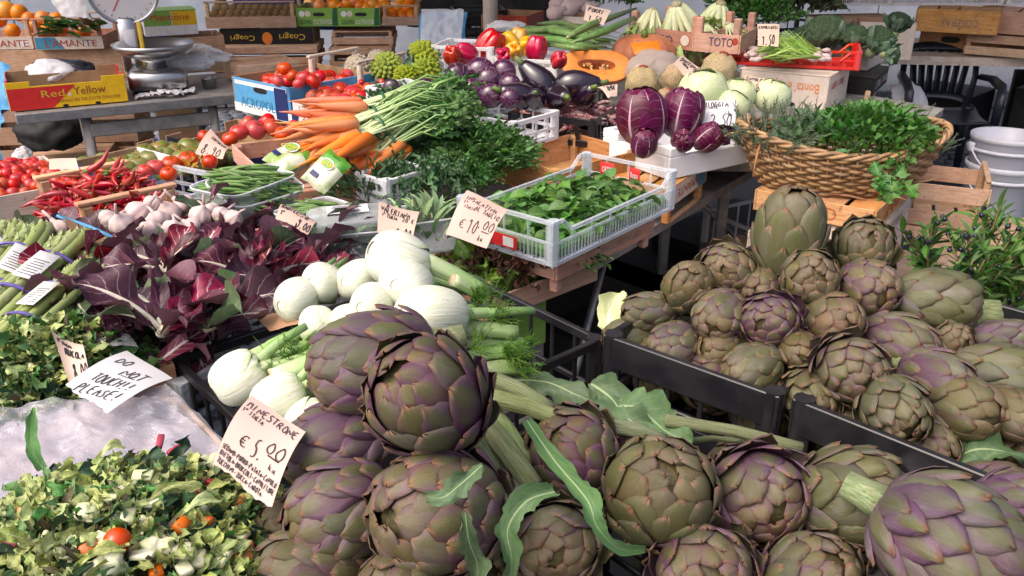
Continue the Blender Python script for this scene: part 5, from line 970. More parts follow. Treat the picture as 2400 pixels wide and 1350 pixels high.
# clear trays
def punnet(label, r, h, m='clearthin', taper=.86, name='clear_punnet', lid=False):
    o = thing(name, label, 'punnet', setbase(r, h)); L, W = r.L / 2, r.W / 2
    def ring(f, z, q=.12):
        P0 = []
        for k in range(24): a = 2 * math.pi * k / 24; c, s = math.cos(a), math.sin(a); P0.append((math.copysign(abs(c) ** .35, c) * L * f, math.copysign(abs(s) ** .35, s) * W * f, z))
        return P0
    rings = [ring(taper, .002), ring(taper + .04, .012), ring(.97, h * .9), ring(1, h), ring(1.045, h), ring(1.05, h - .006)]
    obj('tray', G().add((np.array(sum(rings, [])), grid_faces(24, 6, True) + [tuple(range(24))[::-1]], None)), MT[m], o)
    R9 = ring(1.045, h); obj('rim', G().add(tube(R9 + R9[:1], .0022, 5, False)), MT['milky'], o)
    if lid: obj('lid', G().add((np.array(ring(1.05, h + .002) + ring(1.02, h + .018) + ring(.92, h + .022)), grid_faces(24, 3, True) + [tuple(range(48, 72))], None)), MT[m], o)
    return o
bm = [G().add(tube([(0, -.5, 0), (.03 * k, -.2, .02), (.02, .2, .03 - .02 * k), (-.03 * k, .5, 0)], [.025, .05, .05, .02], 6)).mesh('green_bean', MT['bean']) for k in range(3)]
rB1 = Rect((552, 462), (640, 408), (446, 415), 1.03, .20, .15); punnet('clear plastic tray of green beans, the left one behind', rB1, .10)
rB2 = Rect((556, 470), (712, 398), (500, 420), 1.02, .19, .13, tilt=.32); punnet('clear plastic tray of green beans tipped towards the buyer', rB2, .115)
rB3 = Rect((700, 520), (805, 475), (650, 490), .985, .15, .10); punnet('low clear tray with a few green beans beside the lidded box', rB3, .06)
for r, n, sd, h in ((rB1, 120, 1, .03), (rB2, 110, 2, .01), (rB3, 45, 3, .015)):
    fill('green_bean', ('green bean in the left clear tray', 'green bean in the tipped clear tray', 'green bean in the low clear tray')[sd - 1], 'green bean', bm, r, n, lambda a, b, rr: -.03 + (h + .03) * (1 - a * a * .8) * (1 - b * b * .8) * rr.uniform(.3, 1), sd, ('green beans in the left tray', 'green beans in the tipped tray', 'green beans in the low tray')[sd - 1], (.075, .1), .25, .72, r.yaw + .5)
    tag(obj('beans_below', G().add(box((0, 0, -.055 if sd < 3 else -.04), (r.L * .82, r.W * .8, .05 if sd < 3 else .03), .01)), MT['bean'], None, r.M), ('packed beans low in the left tray', 'packed beans low in the tipped tray', 'packed beans in the low tray')[sd - 1], 'green beans', None, 'stuff')
# lidded salad box, sage punnet
rX = Rect((790, 545), (955, 522), (728, 518), .99, .17, .15); rX = RectW(P(818, 524, 1.01).x, P(818, 524, 1.01).y, 1.01, 14, .165, .125); cb = punnet('lidded clear box of lamb\'s lettuce with a printed white label on top', rX, .09, lid=True, taper=.9, name='clear_lidded_box')
ls = obj('label', G().add(box((0, 0, .0), (.085, .05, .0012), .0004)), MT['wpaper'], cb, TR((0, .015, .1165)), False)
for k in range(5): obj('print_line', G().add(box((-.005 + .004 * (k % 2), -.016 + .008 * k, .0012), (.06 - .012 * (k % 3), .003, .0004), .0001)), MT['ink'], ls)
herb_heap('lambs_lettuce', 'small round green leaves packed in the lidded clear box', 'lettuce', [(leaf(.04, .011, 5, 7, 'spoon', .6, .3, .05, 5., .3, k), 0) for k in range(3)], 240, lambda rr: ((lambda q: (tuple(q), (rr.uniform(-1, 1), rr.uniform(-1, 1), .5)))(rX.M @ Vector((rr.uniform(-.4, .4) * rX.L, rr.uniform(-.4, .4) * rX.W, rr.uniform(-.07, -.012))))), MT['rocket'], seed=14)
rG = RectW(P(985, 500, .99).x, P(985, 500, .99).y, .99, 25, .15, .12); punnet('clear punnet overflowing with pale sage and valerian leaves', rG, .08)
herb_heap('sage_leaves', 'pale green sage leaves spilling over a clear punnet', 'sage', [(leaf(.07, .014, 5, 8, 'oval', .8, .3, .05, 5., .4, k), 0) for k in range(4)] + [(leaf(.07, .006, 3, 8, 'strap', 1.6, .3, .05, 5., 1., 9), 1)], 120, dome(tuple(rG.M @ Vector((0, 0, -.045))), .09, .075, .05, .4), [MT['valer'], MT['stalk']], seed=15, up=.7, s=(.6, 1.))
herb_heap('fine_salad', 'fine green salad stalks behind the clear punnets', 'salad', [(leaf(.08, .010, 5, 10, 'lobed', .9, .3, .2, 6., .4, k), 0) for k in range(3)], 200, dome(tuple(P(880, 460, .93)), .09, .08, .04), MT['rocket2'], seed=16)
rQ = Rect((905, 425), (1010, 392), (817, 398), 1.0, .16, .12); plastic_crate('small clear crate in front of the carrots', rQ, .07, 'milky', (4, 3), mid=.03, name='small_crate')
# packets of salad
MT['pack'] = mat('printed_film', (.58, .60, .46), (.30, .42, .12), 16., .15, .6, coat=.6, lo=.5, hi=.6, val=.02); MT['packg'] = mat('printed_film_green', (.10, .28, .03), (.15, .36, .04), 9., .15, .6, coat=.6, val=.02)
def packet(label, M, w, h, txt):
    V = []; UV = []; nu, nv = 14, 14
    for s in (1, -1):
        for j in range(nv):
            for i in range(nu):
                u, v = 2 * i / (nu - 1) - 1, 2 * j / (nv - 1) - 1; z = s * .22 * w * max(0, (1 - u ** 4) * (1 - v ** 4)) ** .7; z += s * .01 * w * math.sin(9 * u + 4 * v) * (1 - u * u); V.append((u * w / 2, v * h / 2 * (1 + .04 * math.sin(5 * u)), z)); UV.append((u, v))
    F = grid_faces(nu, nv) + [f[::-1] for f in grid_faces(nu, nv, o=nu * nv)]; g = G(); g.add((np.array(V), F, np.array(UV))); g.mi = [1 if sum(UV[i][1] for i in f) / len(f) > .38 else 0 for f in F]
    o = obj('salad_packet', g, [MT['pack'], MT['packg']], None, M); tag(o, label, 'packet'); zt = .215 * w
    patch(o, 'badge', TR((.0, h * .12, zt)), w * .5, w * .5, 'white', .004, disc_pts(20, .7)); patch(o, 'badge', TR((.0, h * .12, zt)), w * .42, w * .42, 'greenc', .0055, disc_pts(20, .65)); lettering(o, txt, TR((.0, h * .11, zt + .006)) @ RZ(.3), w * .6, h * .13, 'gold')
    patch(o, 'print_block', TR((-w * .1, -h * .26, zt * .93)), w * .28, h * .14, 'navy', .004); lettering(o, 'MONDI', TR((w * .05, h * .38, zt * .72)) @ RX(-.3), w * .3, h * .05, 'ink'); return o
packet('white and green salad packet standing beside the carrots', TR(D(765, 402, 2.02)) @ aim(cdir(-.1, .35, .9)) @ RZ(-.6) , .078, .098, 'Nova Chef'); packet('salad packet lying behind the bean trays, mostly hidden', TR(D(680, 372, 2.14)) @ aim(cdir(-.1, .75, .6)) @ RZ(-.5), .11, .10, 'Chef')
# carrots
rK = RectW(P(760, 345, .96).x, P(760, 345, .96).y, .96, 30, .46, .34); wood_crate('wooden crate under the bunches of carrots', rK, .12, 2, m='pine_pink')
def carrot_mesh(k):
    rr = random.Random(k); b = rr.uniform(-.08, .08); pts = [(0, 0, 0), (0, 0, .05), (b * .3, 0, .3), (b, 0, .6), (b * 1.6, 0, .85), (b * 2.2, .02, 1.0), (b * 2.5, .04, 1.18)]; return G().add(tube(pts, [.05, .085, .088, .07, .045, .018, .004], 10)).mesh('carrot', MT['carrot'])
km = [carrot_mesh(k) for k in range(5)]
def carrot_bunch(label, p, axis, n, s, seed):
    """axis: from the neck towards the tips"""
    a = Vector(axis).normalized(); o = thing('carrot_bunch', label, 'carrots', TR(p), 'bunches of carrots'); rr = random.Random(seed); sd = a.cross(Z3).normalized(); u = sd.cross(a)
    for i in range(n):
        q = sd * ((i % 5 - 2) * .026 + rr.uniform(-.006, .006)) * s + u * ((i // 5) * .022) * s + a * rr.uniform(-.01, .02); d = (a + sd * (i % 5 - 2) * .10 + Vector((rr.uniform(-1, 1), rr.uniform(-1, 1), rr.uniform(-.6, .4))) * .07).normalized()
        obj('carrot', km[rr.randrange(5)], None, o, TR(q) @ aim(d, rr.uniform(0, 6)) @ SCL(.165 * s * rr.uniform(.85, 1.15), .165 * s * rr.uniform(.85, 1.15), .138 * s * rr.uniform(.8, 1.15)))
    g = G()
    for i in range(22):
        e = (-a + sd * rr.uniform(-.25, .25) + Vector((0, 0, rr.uniform(-.05, .3)))).normalized(); L = rr.uniform(.16, .26) * s; q = u * .02 * s + sd * rr.uniform(-.03, .03) * s; g.add(tube([q, q * .6 + e * L * .35 + Z3 * .012, q + e * L * .7 + Z3 * .015, q + e * L + Vector((0, 0, -.02))], [.0035, .003, .0024, .0014], 5), None, rr.random())
    tag(obj('stalks', g, MT['stalk'], o), kind='stuff'); obj('tie', G().add(lathe([(.027 * s, -.004), (.030 * s, 0), (.027 * s, .004)], 14, None, False, False)), MT['dgreen'], o, TR(-a * .05 * s + u * .02 * s) @ aim(a))
    g = G()
    for i in range(120):
        e = (-a + sd * rr.uniform(-.5, .5) + Vector((0, 0, rr.uniform(-.2, .35)))).normalized(); q = -a * rr.uniform(.12, .24) * s; g.add(leaf(.075, .02, 5, 12, 'frond', 1.0, .3, .3, 9., .5, i % 6), TR(q + sd * rr.uniform(-.05, .05) + u * rr.uniform(0, .05)) @ e.to_track_quat('Y', 'Z').to_matrix().to_4x4() @ RY(rr.uniform(-1.5, 1.5)), rr.random())
    tag(obj('leaves', g, MT['rocket'], o), kind='stuff'); return o
ck = [((850, 262), 1.09, (-.95, -.28, .05), 8, 'back bunch of carrots leaning on the Paolo box'), ((832, 300), 1.07, (-.9, -.45, -.02), 10, 'middle bunch of carrots with a green tie'), ((850, 332), 1.05, (-.72, -.65, -.1), 9, 'front bunch of carrots with trailing roots'), ((925, 335), 1.02, (-.55, -.7, -.3), 8, 'short carrots at the lower right of the bunches'), ((880, 372), 1.0, (-.8, -.45, -.25), 7, 'lowest carrots above the small clear crate')]
for i, ((px, py), z, ax, n, lb) in enumerate(ck): carrot_bunch(lb, P(px, py, z), ax, n, 1.1, i)
g = G(); rr = random.Random(5)
for i in range(16):
    p = P(740 + rr.uniform(-30, 60), 335 + rr.uniform(-5, 25), 1.0); q = p + Vector((rr.uniform(-.03, .03), rr.uniform(-.1, -.03), rr.uniform(-.05, -.02))); c0 = P(740, 340, 1.0); g.add(tube([p - c0, (p + q) / 2 - c0 + Vector((rr.uniform(-.02, .02), 0, .01)), q - c0], [.0012, .0009, .0004], 4))
tag(obj('root_hairs', g, MT['carrot'], None, TR(P(740, 340, 1.0))), 'thin trailing roots below the carrot bunches', 'carrot roots', None, 'stuff')
# bunches of greens
LR = [(leaf(.11, .022, 5, 13, 'lobed', 1.1, .3, .2, 7., .5, k), 0) for k in range(4)]; LS = [(leaf(.12, .006, 3, 10, 'strap', .9, .3, .1, 5., .6, k), 0) for k in range(3)]; LF = [(leaf(.12, .028, 5, 16, 'frond', 1.0, .3, .35, 9., .5, k), 0) for k in range(3)]
herb_heap('carrot_greens', 'feathery carrot tops lying behind the carrots', 'carrot greens', LF + LF + LS, 900, dome(tuple(P(960, 300, .97)), .19, .13, .07, .5), MT['rocket2'], seed=21, up=.35, s=(.45, .8))
herb_heap('chicory_greens', 'long stemmed green leaves hanging down in front of the carrot tops', 'leafy greens', LS[:1] + LR + LF, 900, lambda rr: ((lambda q: (tuple(q), (rr.uniform(-.5, .4), -.6, rr.uniform(-.4, .5))))(P(rr.gauss(1000, 48), rr.uniform(290, 420), .965 + rr.uniform(0, .03)))), MT['rocket2'], seed=22, up=.4, s=(.4, .75))
herb_heap('rocket_bunch', 'large bunch of rocket beside the spinach crate', 'rocket', LR + [(s_, 1) for s_, m_ in LR[:2] + LS[:1]], 1100, dome(tuple(P(1128, 392, .94)), .13, .11, .07, .7), [MT['rocket'], MT['parsley']], seed=23, up=.6, s=(.35, .85))
herb_heap('rocket_stems', 'yellowish rocket stems at the front of the big bunch', 'rocket', LR + LF, 160, dome(tuple(P(1080, 440, .93)), .08, .07, .04), MT['parsley'], seed=24, up=.6, s=(.35, .6))
wood_crate('wooden crate with a hand hole behind the rocket', Rect((1300, 400), (1420, 355), (1200, 350), .945, .34, .28), .09, 1, m='pine_orange')
rW = Rect((1205, 288), (1300, 250), (1035, 240), 1.03, .22, .30); plastic_crate('milky plastic crate behind the green bunches', rW, .09, 'milky', (4, 6), mid=.04)
# tomatoes
rP = Rect((545, 352), (640, 318), (405, 300), .91, .30, .34); carton('dark fruit box printed PORTOPAL ORTAGGI with tomatoes', rP, .085, ('navy', 'blackc', 'card', 'card'), notch=.03, tx=[('W', 'PORTOPAL', -.04, .052, .13, .022, 'gold', False), ('W', 'ORTAGGI', -.02, .022, .12, .022, 'gold', False)])
GT = 'tomatoes in the dark printed box'
for i, (px, py, w) in enumerate(((560, 310, 44), (600, 305, 48), (640, 300, 46), (665, 315, 44), (625, 285, 42), (580, 290, 40), (540, 325, 40), (480, 320, 34), (690, 300, 40))): fruit('red', 'ripe red tomato ' + ('at the front of the printed box', 'in the middle of the printed box', 'by the carrots in the printed box', 'touching the carrot tips', 'at the back of the printed box', 'behind the front one', 'at the left corner of the blue card', 'beside the price card in the dark box', 'under the carrots at the right')[i], (px, py), T(px, py, .92), w, GT, (math.sin(i), .8, .5))
rV = Rect((385, 425), (500, 385), (185, 385), .90, .34, .42); carton('blue printed box of half ripe green tomatoes', rV, .08, ('navy', 'navy', 'card', 'navy'), notch=.03)
rr = random.Random(2)
for i in range(26):
    a, b = (i % 6 - 2.5) / 3 * .9, (i // 6 - 2) / 2.2 * .85; p = rV.M @ Vector((a * rV.L / 2, b * rV.W / 2, .02 + rr.uniform(-.01, .012))); o = pool('green', lambda: tomato_pool('green')).put(TR(p - Vector((0, 0, .03))) @ RZ(rr.random() * 6) @ RX(rr.uniform(-.6, .6)) @ SCL(.037 * rr.uniform(.9, 1.1)), 'half ripe green tomato in the blue printed box', 'half ripe tomatoes in the blue box')
for i, (px, py, w, lb) in enumerate(((365, 392, 42, 'left of three red ribbed tomatoes in front of the green ones'), (402, 385, 46, 'middle of three red ribbed tomatoes in front of the green ones'), (442, 376, 50, 'right and largest of three red ribbed tomatoes by the price card'), (492, 378, 36, 'orange tomato under the 8.90 price card'), (340, 400, 36, 'flat red tomato at the left front'), (395, 408, 40, 'low red tomato below the ribbed ones'))): fruit('red', lb, (px, py), T(px, py, .955), w, 'loose red tomatoes', (.2, .7, .5))
MT['flower'] = leafmat('courgette_flower', (.62, .36, .04), (.55, .40, .10), (.4, .42, .12), 5., .3); herb_heap('courgette_flowers', 'wilted yellow courgette flowers beside the red tomatoes', 'courgette flowers', [(leaf(.06, .014, 5, 8, 'lance', 1., .5, .3, 6., 1., k), 0) for k in range(3)], 34, dome(tuple(P(435, 402, .93)), .05, .03, .02), MT['flower'], seed=31, s=(.5, .8)); strip_leaf('courgette', 'pale green baby courgette with the flowers', [P(375, 412, .94), P(400, 410, .945), P(425, 405, .95)], .012, 'valer', 'courgette', None, 0, 1, curl=-.8)
carton('low blue card box beside the chilies', Rect((275, 415), (345, 395), (180, 375), .93, .22, .26), .06, ('skyblue', 'navy', 'card', 'white')); rM_ = Rect((395, 475), (455, 440), (290, 405), .96, .24, .3); plastic_crate('clear plastic crate between the chilies and the bean trays', rM_, .09, 'clear', (5, 5), mid=.04)
# styrofoam box with round radicchio
rY = Rect((1572, 348), (1738, 322), (1393, 300), .985, .32, .30); carton('white styrofoam box with round radicchio heads', rY, .093, ('foam',) * 4, .018, notch=.028, name='styrofoam_box')
rZ = Rect((1575, 440), (1705, 392), (1440, 428), .89, .30, .26); wood_crate('upturned wooden crate printed L AMANTE under the styrofoam box', rZ, .06, 1, post=(.055, -.002), m='pine_orange', floor=-1)
lo_ = [o for o in COL.objects if o.get('label', '').startswith('upturned wooden crate printed L')][0]
patch(lo_, 'printed_panel', rZ.face('S', .0, .03), .27, .052, 'creamc', .0012); patch(lo_, 'printed_corner', rZ.face('S', .085, .03), .10, .052, 'teal', .0018, [(-.1, -.5), (.5, -.5), (.5, .5), (-.5, .5)]); lettering(lo_, "L'AMANTE", rZ.face('S', -.005, .03, .0012), .20, .026, 'rust', True)
obj('foot_rail', G().add(box((0, -rZ.W / 2 + .012, -.05), (rZ.L - .07, .012, .012))), MT['pine'], lo_, None, False)
RAD = lambda: headleaf_pool('round_radicchio', 'radicchio', 'radic', 9, 1.1, .62, .8, 1.14)
GRD = 'round radicchio heads in the styrofoam box'
for i, (px, py, t, w, ax, rl, lb) in enumerate(((1503, 272, 2.28, 112, (-.1, .7, .3), 1.0, 'left of the two big round radicchio heads with white veins'), (1598, 265, 2.34, 98, (.2, .8, .2), 2.2, 'right of the two big round radicchio heads, darker'), (1660, 322, 2.28, 74, (.5, .4, .4), .3, 'small radicchio lying in the right half of the styrofoam box'), (1600, 330, 2.26, 60, (-.2, -.2, .9), 3.0, 'radicchio with white ribs low between the big ones'), (1510, 335, 2.2, 70, (0, .5, .6), 4.0, 'radicchio hidden behind the notch of the styrofoam box'), (1700, 310, 2.4, 60, (.4, .5, .5), 5.0, 'radicchio at the right end under the white price paper'))): fruit('radicchio', lb, (px, py), t + .16, w * (1 if i < 2 else .85), GRD, ax, rl, RAD)
# borlotti beans, aubergines
rO = Rect((1398, 282), (1452, 238), (1218, 264), 1.0, .24, .30); plastic_crate('black lattice crate of pink speckled bean pods', rO, .09, 'black', (4, 5), mid=.0, rail=.02, bar=.013)
n_ = N('bean_pod'); vv = n_.coord('Object', (3, 3, 1)); ff = n_.noise(vv, 5., 4., .5); MT['pod'] = n_.fin(n_.vary(n_.mix(n_.step(ff, .42, .58), (.34, .03, .07), (.62, .42, .38)), .01, .1, .15), .4, .4)
pm = [G().add(tube([(0, -.5, 0), (.05, -.3, .03), (.06 * k, 0, .05), (.05, .3, .02), (0, .5, -.03)], [.01, .055, .06, .055, .012], 7, True, .6)).mesh('bean_pod', MT['pod']) for k in range(3)]
fill('bean_pod', 'pink and cream speckled bean pod in the black lattice crate', 'bean pod', pm, rO, 90, lambda a, b, rr: -.055 + .085 * (1 - a * a * .7) * (1 - b * b * .6) * rr.uniform(.3, 1), 41, 'speckled bean pods', (.11, .15), .35, .85, rO.yaw + .2)
rE = Rect((1292, 240), (1452, 226), (1128, 230), 1.0, .34, .34); plastic_crate('black crate full of dark aubergines', rE, .10, 'black', (6, 6), mid=.05)
GE = 'glossy dark aubergines'
for i, (px, py, t, w, ax, lb) in enumerate(((1268, 195, 2.75, 58, (-.75, .75, .1), 'glossy black aubergine standing up left of the pumpkin half'), (1345, 197, 2.72, 56, (.98, .02, .1), 'long blue black aubergine lying with its green stem to the right'), (1220, 225, 2.7, 52, (-.8, .1, .5), 'dark aubergine at the left end of the crate'), (1308, 228, 2.68, 50, (.3, -.2, .9), 'round ended dark aubergine facing out'), (1255, 232, 2.66, 40, (0, .1, 1), 'small dark aubergine at the crate rim'), (1375, 228, 2.7, 46, (.2, .2, .9), 'dark aubergine behind the bean pods'))): fruit('aubergine', lb, (px, py), t, w * 1.2, GE, ax, i, lambda: aub_pool('aub', True))
GS2 = 'striped purple aubergines'
for i, (px, py, w, ax, lb) in enumerate(((1072, 180, 54, (-.8, .4, .4), 'at the upper left of the heap'), (1125, 172, 62, (.2, .85, .4), 'large, at the top of the heap'), (1180, 170, 52, (.5, .8, .3), 'at the top right by the white crate'), (1068, 208, 58, (-.9, .1, .4), 'lying at the left middle'), (1145, 190, 54, (.1, .3, .95), 'round, facing out in the centre'), (1105, 215, 52, (.3, -.2, .9), 'low in the middle of the heap'), (1150, 225, 48, (.1, .2, .95), 'at the front beside the dark ones'), (1000, 212, 48, (-.95, .05, .3), 'lying at the left with a long body'), (1195, 200, 46, (.5, .3, .8), 'at the right touching the dark aubergines'), (918, 205, 34, (.1, .85, .3), 'alone in the small clear crate'), (1040, 230, 42, (-.6, -.2, .7), 'lowest, at the rim of the milky crate'), (1195, 232, 40, (.4, 0, .9), 'small, at the right front'))): fruit('striped', 'striped purple aubergine ' + lb, (px, py), T(px, py, 1.06), w * 1.22, GS2, (ax[0] * .6, .25, -.8), i, lambda: aub_pool('aubstr', False))
plastic_crate('clear crate under the striped aubergines', RectW(P(1075, 235, 1.0).x, P(1075, 235, 1.0).y, 1.0, 20, .5, .36), .12, 'clear', (6, 5), mid=.06)
# ================================================================== BACK MIDDLE: pumpkins, celeriac, cabbages, peppers, crates
q = [xy(1000, 240, .86), xy(1900, 260, .86), xy(2060, 190, .86), xy(1150, 120, .80)]
table('back trestle table under the pumpkins and cabbages', [(-.35, 2.72), (1.15, 2.62), (1.75, 3.45), (.9, 4.6), (-.9, 4.5)], .86, [(-.3, 2.8), (1.1, 2.75), (1.65, 3.4)])
table('trestle table under the tomato boxes and cauliflowers', [xy(585, 285, .82), xy(840, 345, .82), (-.36, 2.6), (-.40, 3.4), (-.9, 4.48), (-1.25, 4.3)], .82, [(-1.0, 3.4), (-1.2, 4.1)])
# pumpkin cut in half
def pumpkin_half(label, M):
    o = thing('pumpkin_half', label, 'pumpkin', M)
    def out(a): return 1 - .16 * abs(math.sin(a)) ** 8 * (1.1 if math.sin(a) > 0 else .7) - .10 * math.cos(2 * a + 3.14) * .5
    n = 40; V = []; UV = []; R = 9
    for j in range(R):
        f = math.cos(j / (R - 1) * math.pi / 2); z = -.75 * math.sin(j / (R - 1) * math.pi / 2)
        for k in range(n): a = 2 * math.pi * k / n; r = out(a) * max(.02, f) * (1 + .02 * math.cos(10 * a)); V.append((1.18 * r * math.cos(a), .86 * r * math.sin(a), z)); UV.append((k / n, j / R))
    obj('rind', G().add((np.array(V), [f[::-1] for f in grid_faces(n, R, True)] + [tuple(range((R - 1) * n, R * n))], np.array(UV))), MT['pumprind'], o)
    V = []; prof = [(1.0, -.004), (.965, .015), (.8, .02), (.56, .012), (.50, -.03), (.38, -.15), (.2, -.2), (.02, -.2)]
    for j, (f, z) in enumerate(prof):
        for k in range(n):
            a = 2 * math.pi * k / n; m = out(a) if j < 3 else (.62 + .40 * abs(math.cos(a)) ** 1.5) * (1 if j > 3 else 1.0)
            V.append((1.18 * m * f * math.cos(a), .86 * m * f * math.sin(a) * (1 if j < 3 else .75), z + (.02 * mnoise.noise(Vector((math.cos(a) * 3, math.sin(a) * 3, j))) if j > 3 else 0)))
    gf = grid_faces(n, len(prof), True); g = G(); g.add((np.array(V), gf + [tuple(range((len(prof) - 1) * n, len(prof) * n))], None)); g.mi = [0 if i < n * 3 else 1 for i in range(len(gf))] + [1]
    obj('flesh', g, [MT['flesh'], MT['pith']], o); rr = random.Random(4); sd = G().add(sph(1, 8, 6, .35)).mesh('seed', MT['seed'])
    for i in range(46):
        sx = -1 if i % 2 else 1; x, y = sx * (.14 + .30 * rr.random()), rr.uniform(-.15, .15); obj('seed', sd, None, o, TR((x, y, -.13 + .04 * rr.random())) @ RZ(rr.random() * 6) @ RX(rr.uniform(-.5, .5)) @ SCL(.062, .034, .034))
    g = G()
    for i in range(60):
        x, y = rr.uniform(-.48, .48), rr.uniform(-.2, .2); p = Vector((x, y, -.13)); g.add(tube([p, p + Vector((rr.uniform(-.1, .1), rr.uniform(-.1, .1), .05)), p + Vector((rr.uniform(-.18, .18), rr.uniform(-.15, .15), .0))], [.014, .010, .005], 4))
    obj('fibres', g, MT['pith'], o); return o
pumpkin_half('half pumpkin cut open with orange flesh and seeds facing the buyer', TR(D(1398, 152, 3.2)) @ aim(cdir(.06, .45, .89)) @ RZ(-.08) @ SCL(.107))
def pumpkin_proto():
    o = thing('pumpkin', 'a', 'pumpkin'); obj('rind', G().add(lobed(1, 10, .10, .66, 40, 14, .4)), MT['pumprind'], o); obj('stem', G().add(tube([(0, 0, .5), (.02, 0, .75)], [.12, .09], 7)), MT['calyx'], o); return Pool(o)
pk = fruit('pumpkin', 'whole pumpkin with a piece cut out, behind the celeriac', (1508, 128), 3.5, 150, None, (0, .9, .4), .3, pumpkin_proto)
sl_ = obj('cut_face', G().add(box((0, 0, 0), (1, .62, .05), .02)), MT['flesh'], pk, (TR(D(1508, 128, 3.5)) @ aim(cdir(0, .9, .4), .3) @ SCL(150 * 3.5 / FPX / 2)).inverted() @ TR(D(1515, 112, 3.37)) @ aim(cdir(.02, .55, .8)) @ RZ(.15) @ SCL(.115)); 
def celeriac_pool(): return P_one('celeriac', 'celeriac', MT['beige_root'], G().add(bumpy(sph(1, 28, 20, .98), .13, 2.6, 4, 4)), [('top', G().add(sph(.3, 10, 6, .5), TR((0, 0, .92))), MT['brownp'])])
for i, (px, py, t, w, lb) in enumerate(((1505, 195, 3.05, 80, 'rough celeriac root at the front left, in the middle of the stall'), (1585, 185, 3.12, 76, 'celeriac root behind the price paper, second from the left'), (1685, 165, 3.3, 84, 'celeriac root with a brown top beside the red crate'), (1560, 232, 3.0, 50, 'celeriac root low behind the two radicchio heads'))): fruit('celeriac', lb, (px, py), t, w, 'celeriac roots', (.1 * i, .8, .4), i, celeriac_pool)
MT['bag'] = plastic_clear('brown_bag', (.42, .36, .32), .55, .25)
def soft(name, label, cat, c, t, w, h, ax, m, seed, amp=.25, dep=.6, n=20):
    V, F, UV = bumpy(sph(1, n * 2, n, 1.0), amp, 1.6, seed, 4); k = t / FPX / 2; o = obj(name, G().add((V * np.array([w * k, h * k, min(w, h) * k * dep]), F, UV)), MT[m], None, TR(D(*c, t)) @ aim(cdir(*ax)) @ RZ(0)); return tag(o, label, cat)
soft('plastic_bag', 'thin brownish plastic bag pulled over the celeriac roots', 'plastic bag', (1530, 165), 3.16, 130, 100, (0, .5, .85), 'bag', 3, .2, .8)
CAB = lambda: headleaf_pool('white_cabbage', 'cabbage', 'cabbage', 8, 1.35, .78, .86, .88, .0)
for i, (px, py, t, w, rl, lb) in enumerate(((1645, 215, 2.95, 108, .4, 'largest white cabbage in front of the celeriac'), (1730, 222, 3.0, 78, 1.4, 'white cabbage half behind the price paper'), (1810, 226, 3.0, 82, 2.6, 'greenish white cabbage at the right by the herbs'), (1718, 248, 2.9, 74, 4.2, 'low white cabbage under the other two'))): fruit('cabbage', lb, (px, py), t, w, 'white cabbages', (.2 * (i - 1), .75, .5), rl, CAB)
# peppers
rN = Rect((1155, 112), (1195, 95), (1025, 108), 1.10, .22, .26); plastic_crate('milky plastic crate of red peppers at the back', rN, .12, 'milky', (4, 5), mid=.06)
rU = Rect((1307, 142), (1335, 112), (1160, 134), 1.07, .24, .27); plastic_crate('white plastic crate of red and yellow peppers', rU, .085, 'white_pl', (5, 5), mid=.05, solid=.045)
for i, (px, py, w, k, ax, lb) in enumerate(((1150, 105, 66, 'pr', (.5, .7, .3), 'large red pepper on top of the milky crate'), (1090, 125, 50, 'pr', (-.7, .2, .5), 'red pepper lying inside the milky crate'), (1258, 112, 52, 'pr', (.1, .9, .3), 'upright red pepper in the white crate'), (1310, 140, 40, 'pr', (.3, .3, .8), 'red pepper at the right corner by the pumpkin half'), (1195, 100, 48, 'py', (-.5, .6, .4), 'yellow pepper at the left of the white crate'), (1215, 90, 46, 'py', (.2, .8, .3), 'yellow pepper at the back beside the leeks'), (1232, 108, 44, 'py', (.4, .2, .8), 'yellow pepper touching the upright red one'), (1205, 118, 46, 'py', (0, .1, .9), 'orange yellow pepper low at the crate rim'), (1180, 128, 40, 'pr', (.1, -.2, .9), 'red pepper behind the slots of the white crate'), (1060, 130, 44, 'pr', (-.2, .4, .8), 'red pepper at the left end of the milky crate'))): fruit(k, lb, (px, py), T(px, py, 1.10), w, 'bell peppers', ax, i * 1.3, lambda: pepper_pool('pepper_red' if k == 'pr' else 'pepper_yellow'))
# leeks, courgettes
GLK = 'long green stalks behind the peppers'
for i, (a, b, c, r) in enumerate((((1215, 75), (1300, 65), (1400, 100), .022), ((1225, 90), (1310, 92), (1410, 118), .020), ((1235, 62), (1330, 78), (1430, 96), .019), ((1330, 88), (1380, 60), (1490, 20), .026), ((1345, 98), (1420, 72), (1500, 35), .020), ((1290, 105), (1350, 112), (1420, 110), .018), ((1260, 55), (1320, 52), (1400, 80), .016))):
    z = 1.10 if i not in (3, 4) else 1.16; stemtube(('long green stalk at the back left', 'second green stalk in front of it', 'dark green stalk crossing behind the peppers', 'big leek running up to the celery heads', 'second leek under the big one', 'stalk nearest the pumpkin half', 'stalk at the back by the price paper')[i], [P(*a, z), P(*b, z + .03), P(*c, z)], [r * .3, r * .65, r * .68, r * .62, r * .25], 'leek', 'leek', 'leek', i, GLK)
herb_heap('leek_leaves', 'dark leek leaves behind the peppers', 'leek leaves', [(leaf(.3, .02, 5, 10, 'strap', .5, .5, .05, 5., .3, k), 0) for k in range(3)], 70, lambda rr: ((lambda q: (tuple(q), (rr.choice((-1, 1)), rr.uniform(-.25, .25), -.02)))(P(rr.uniform(1290, 1370), rr.uniform(62, 108), 1.09))), MT['leek'], seed=51, up=.08, s=(.5, .85))
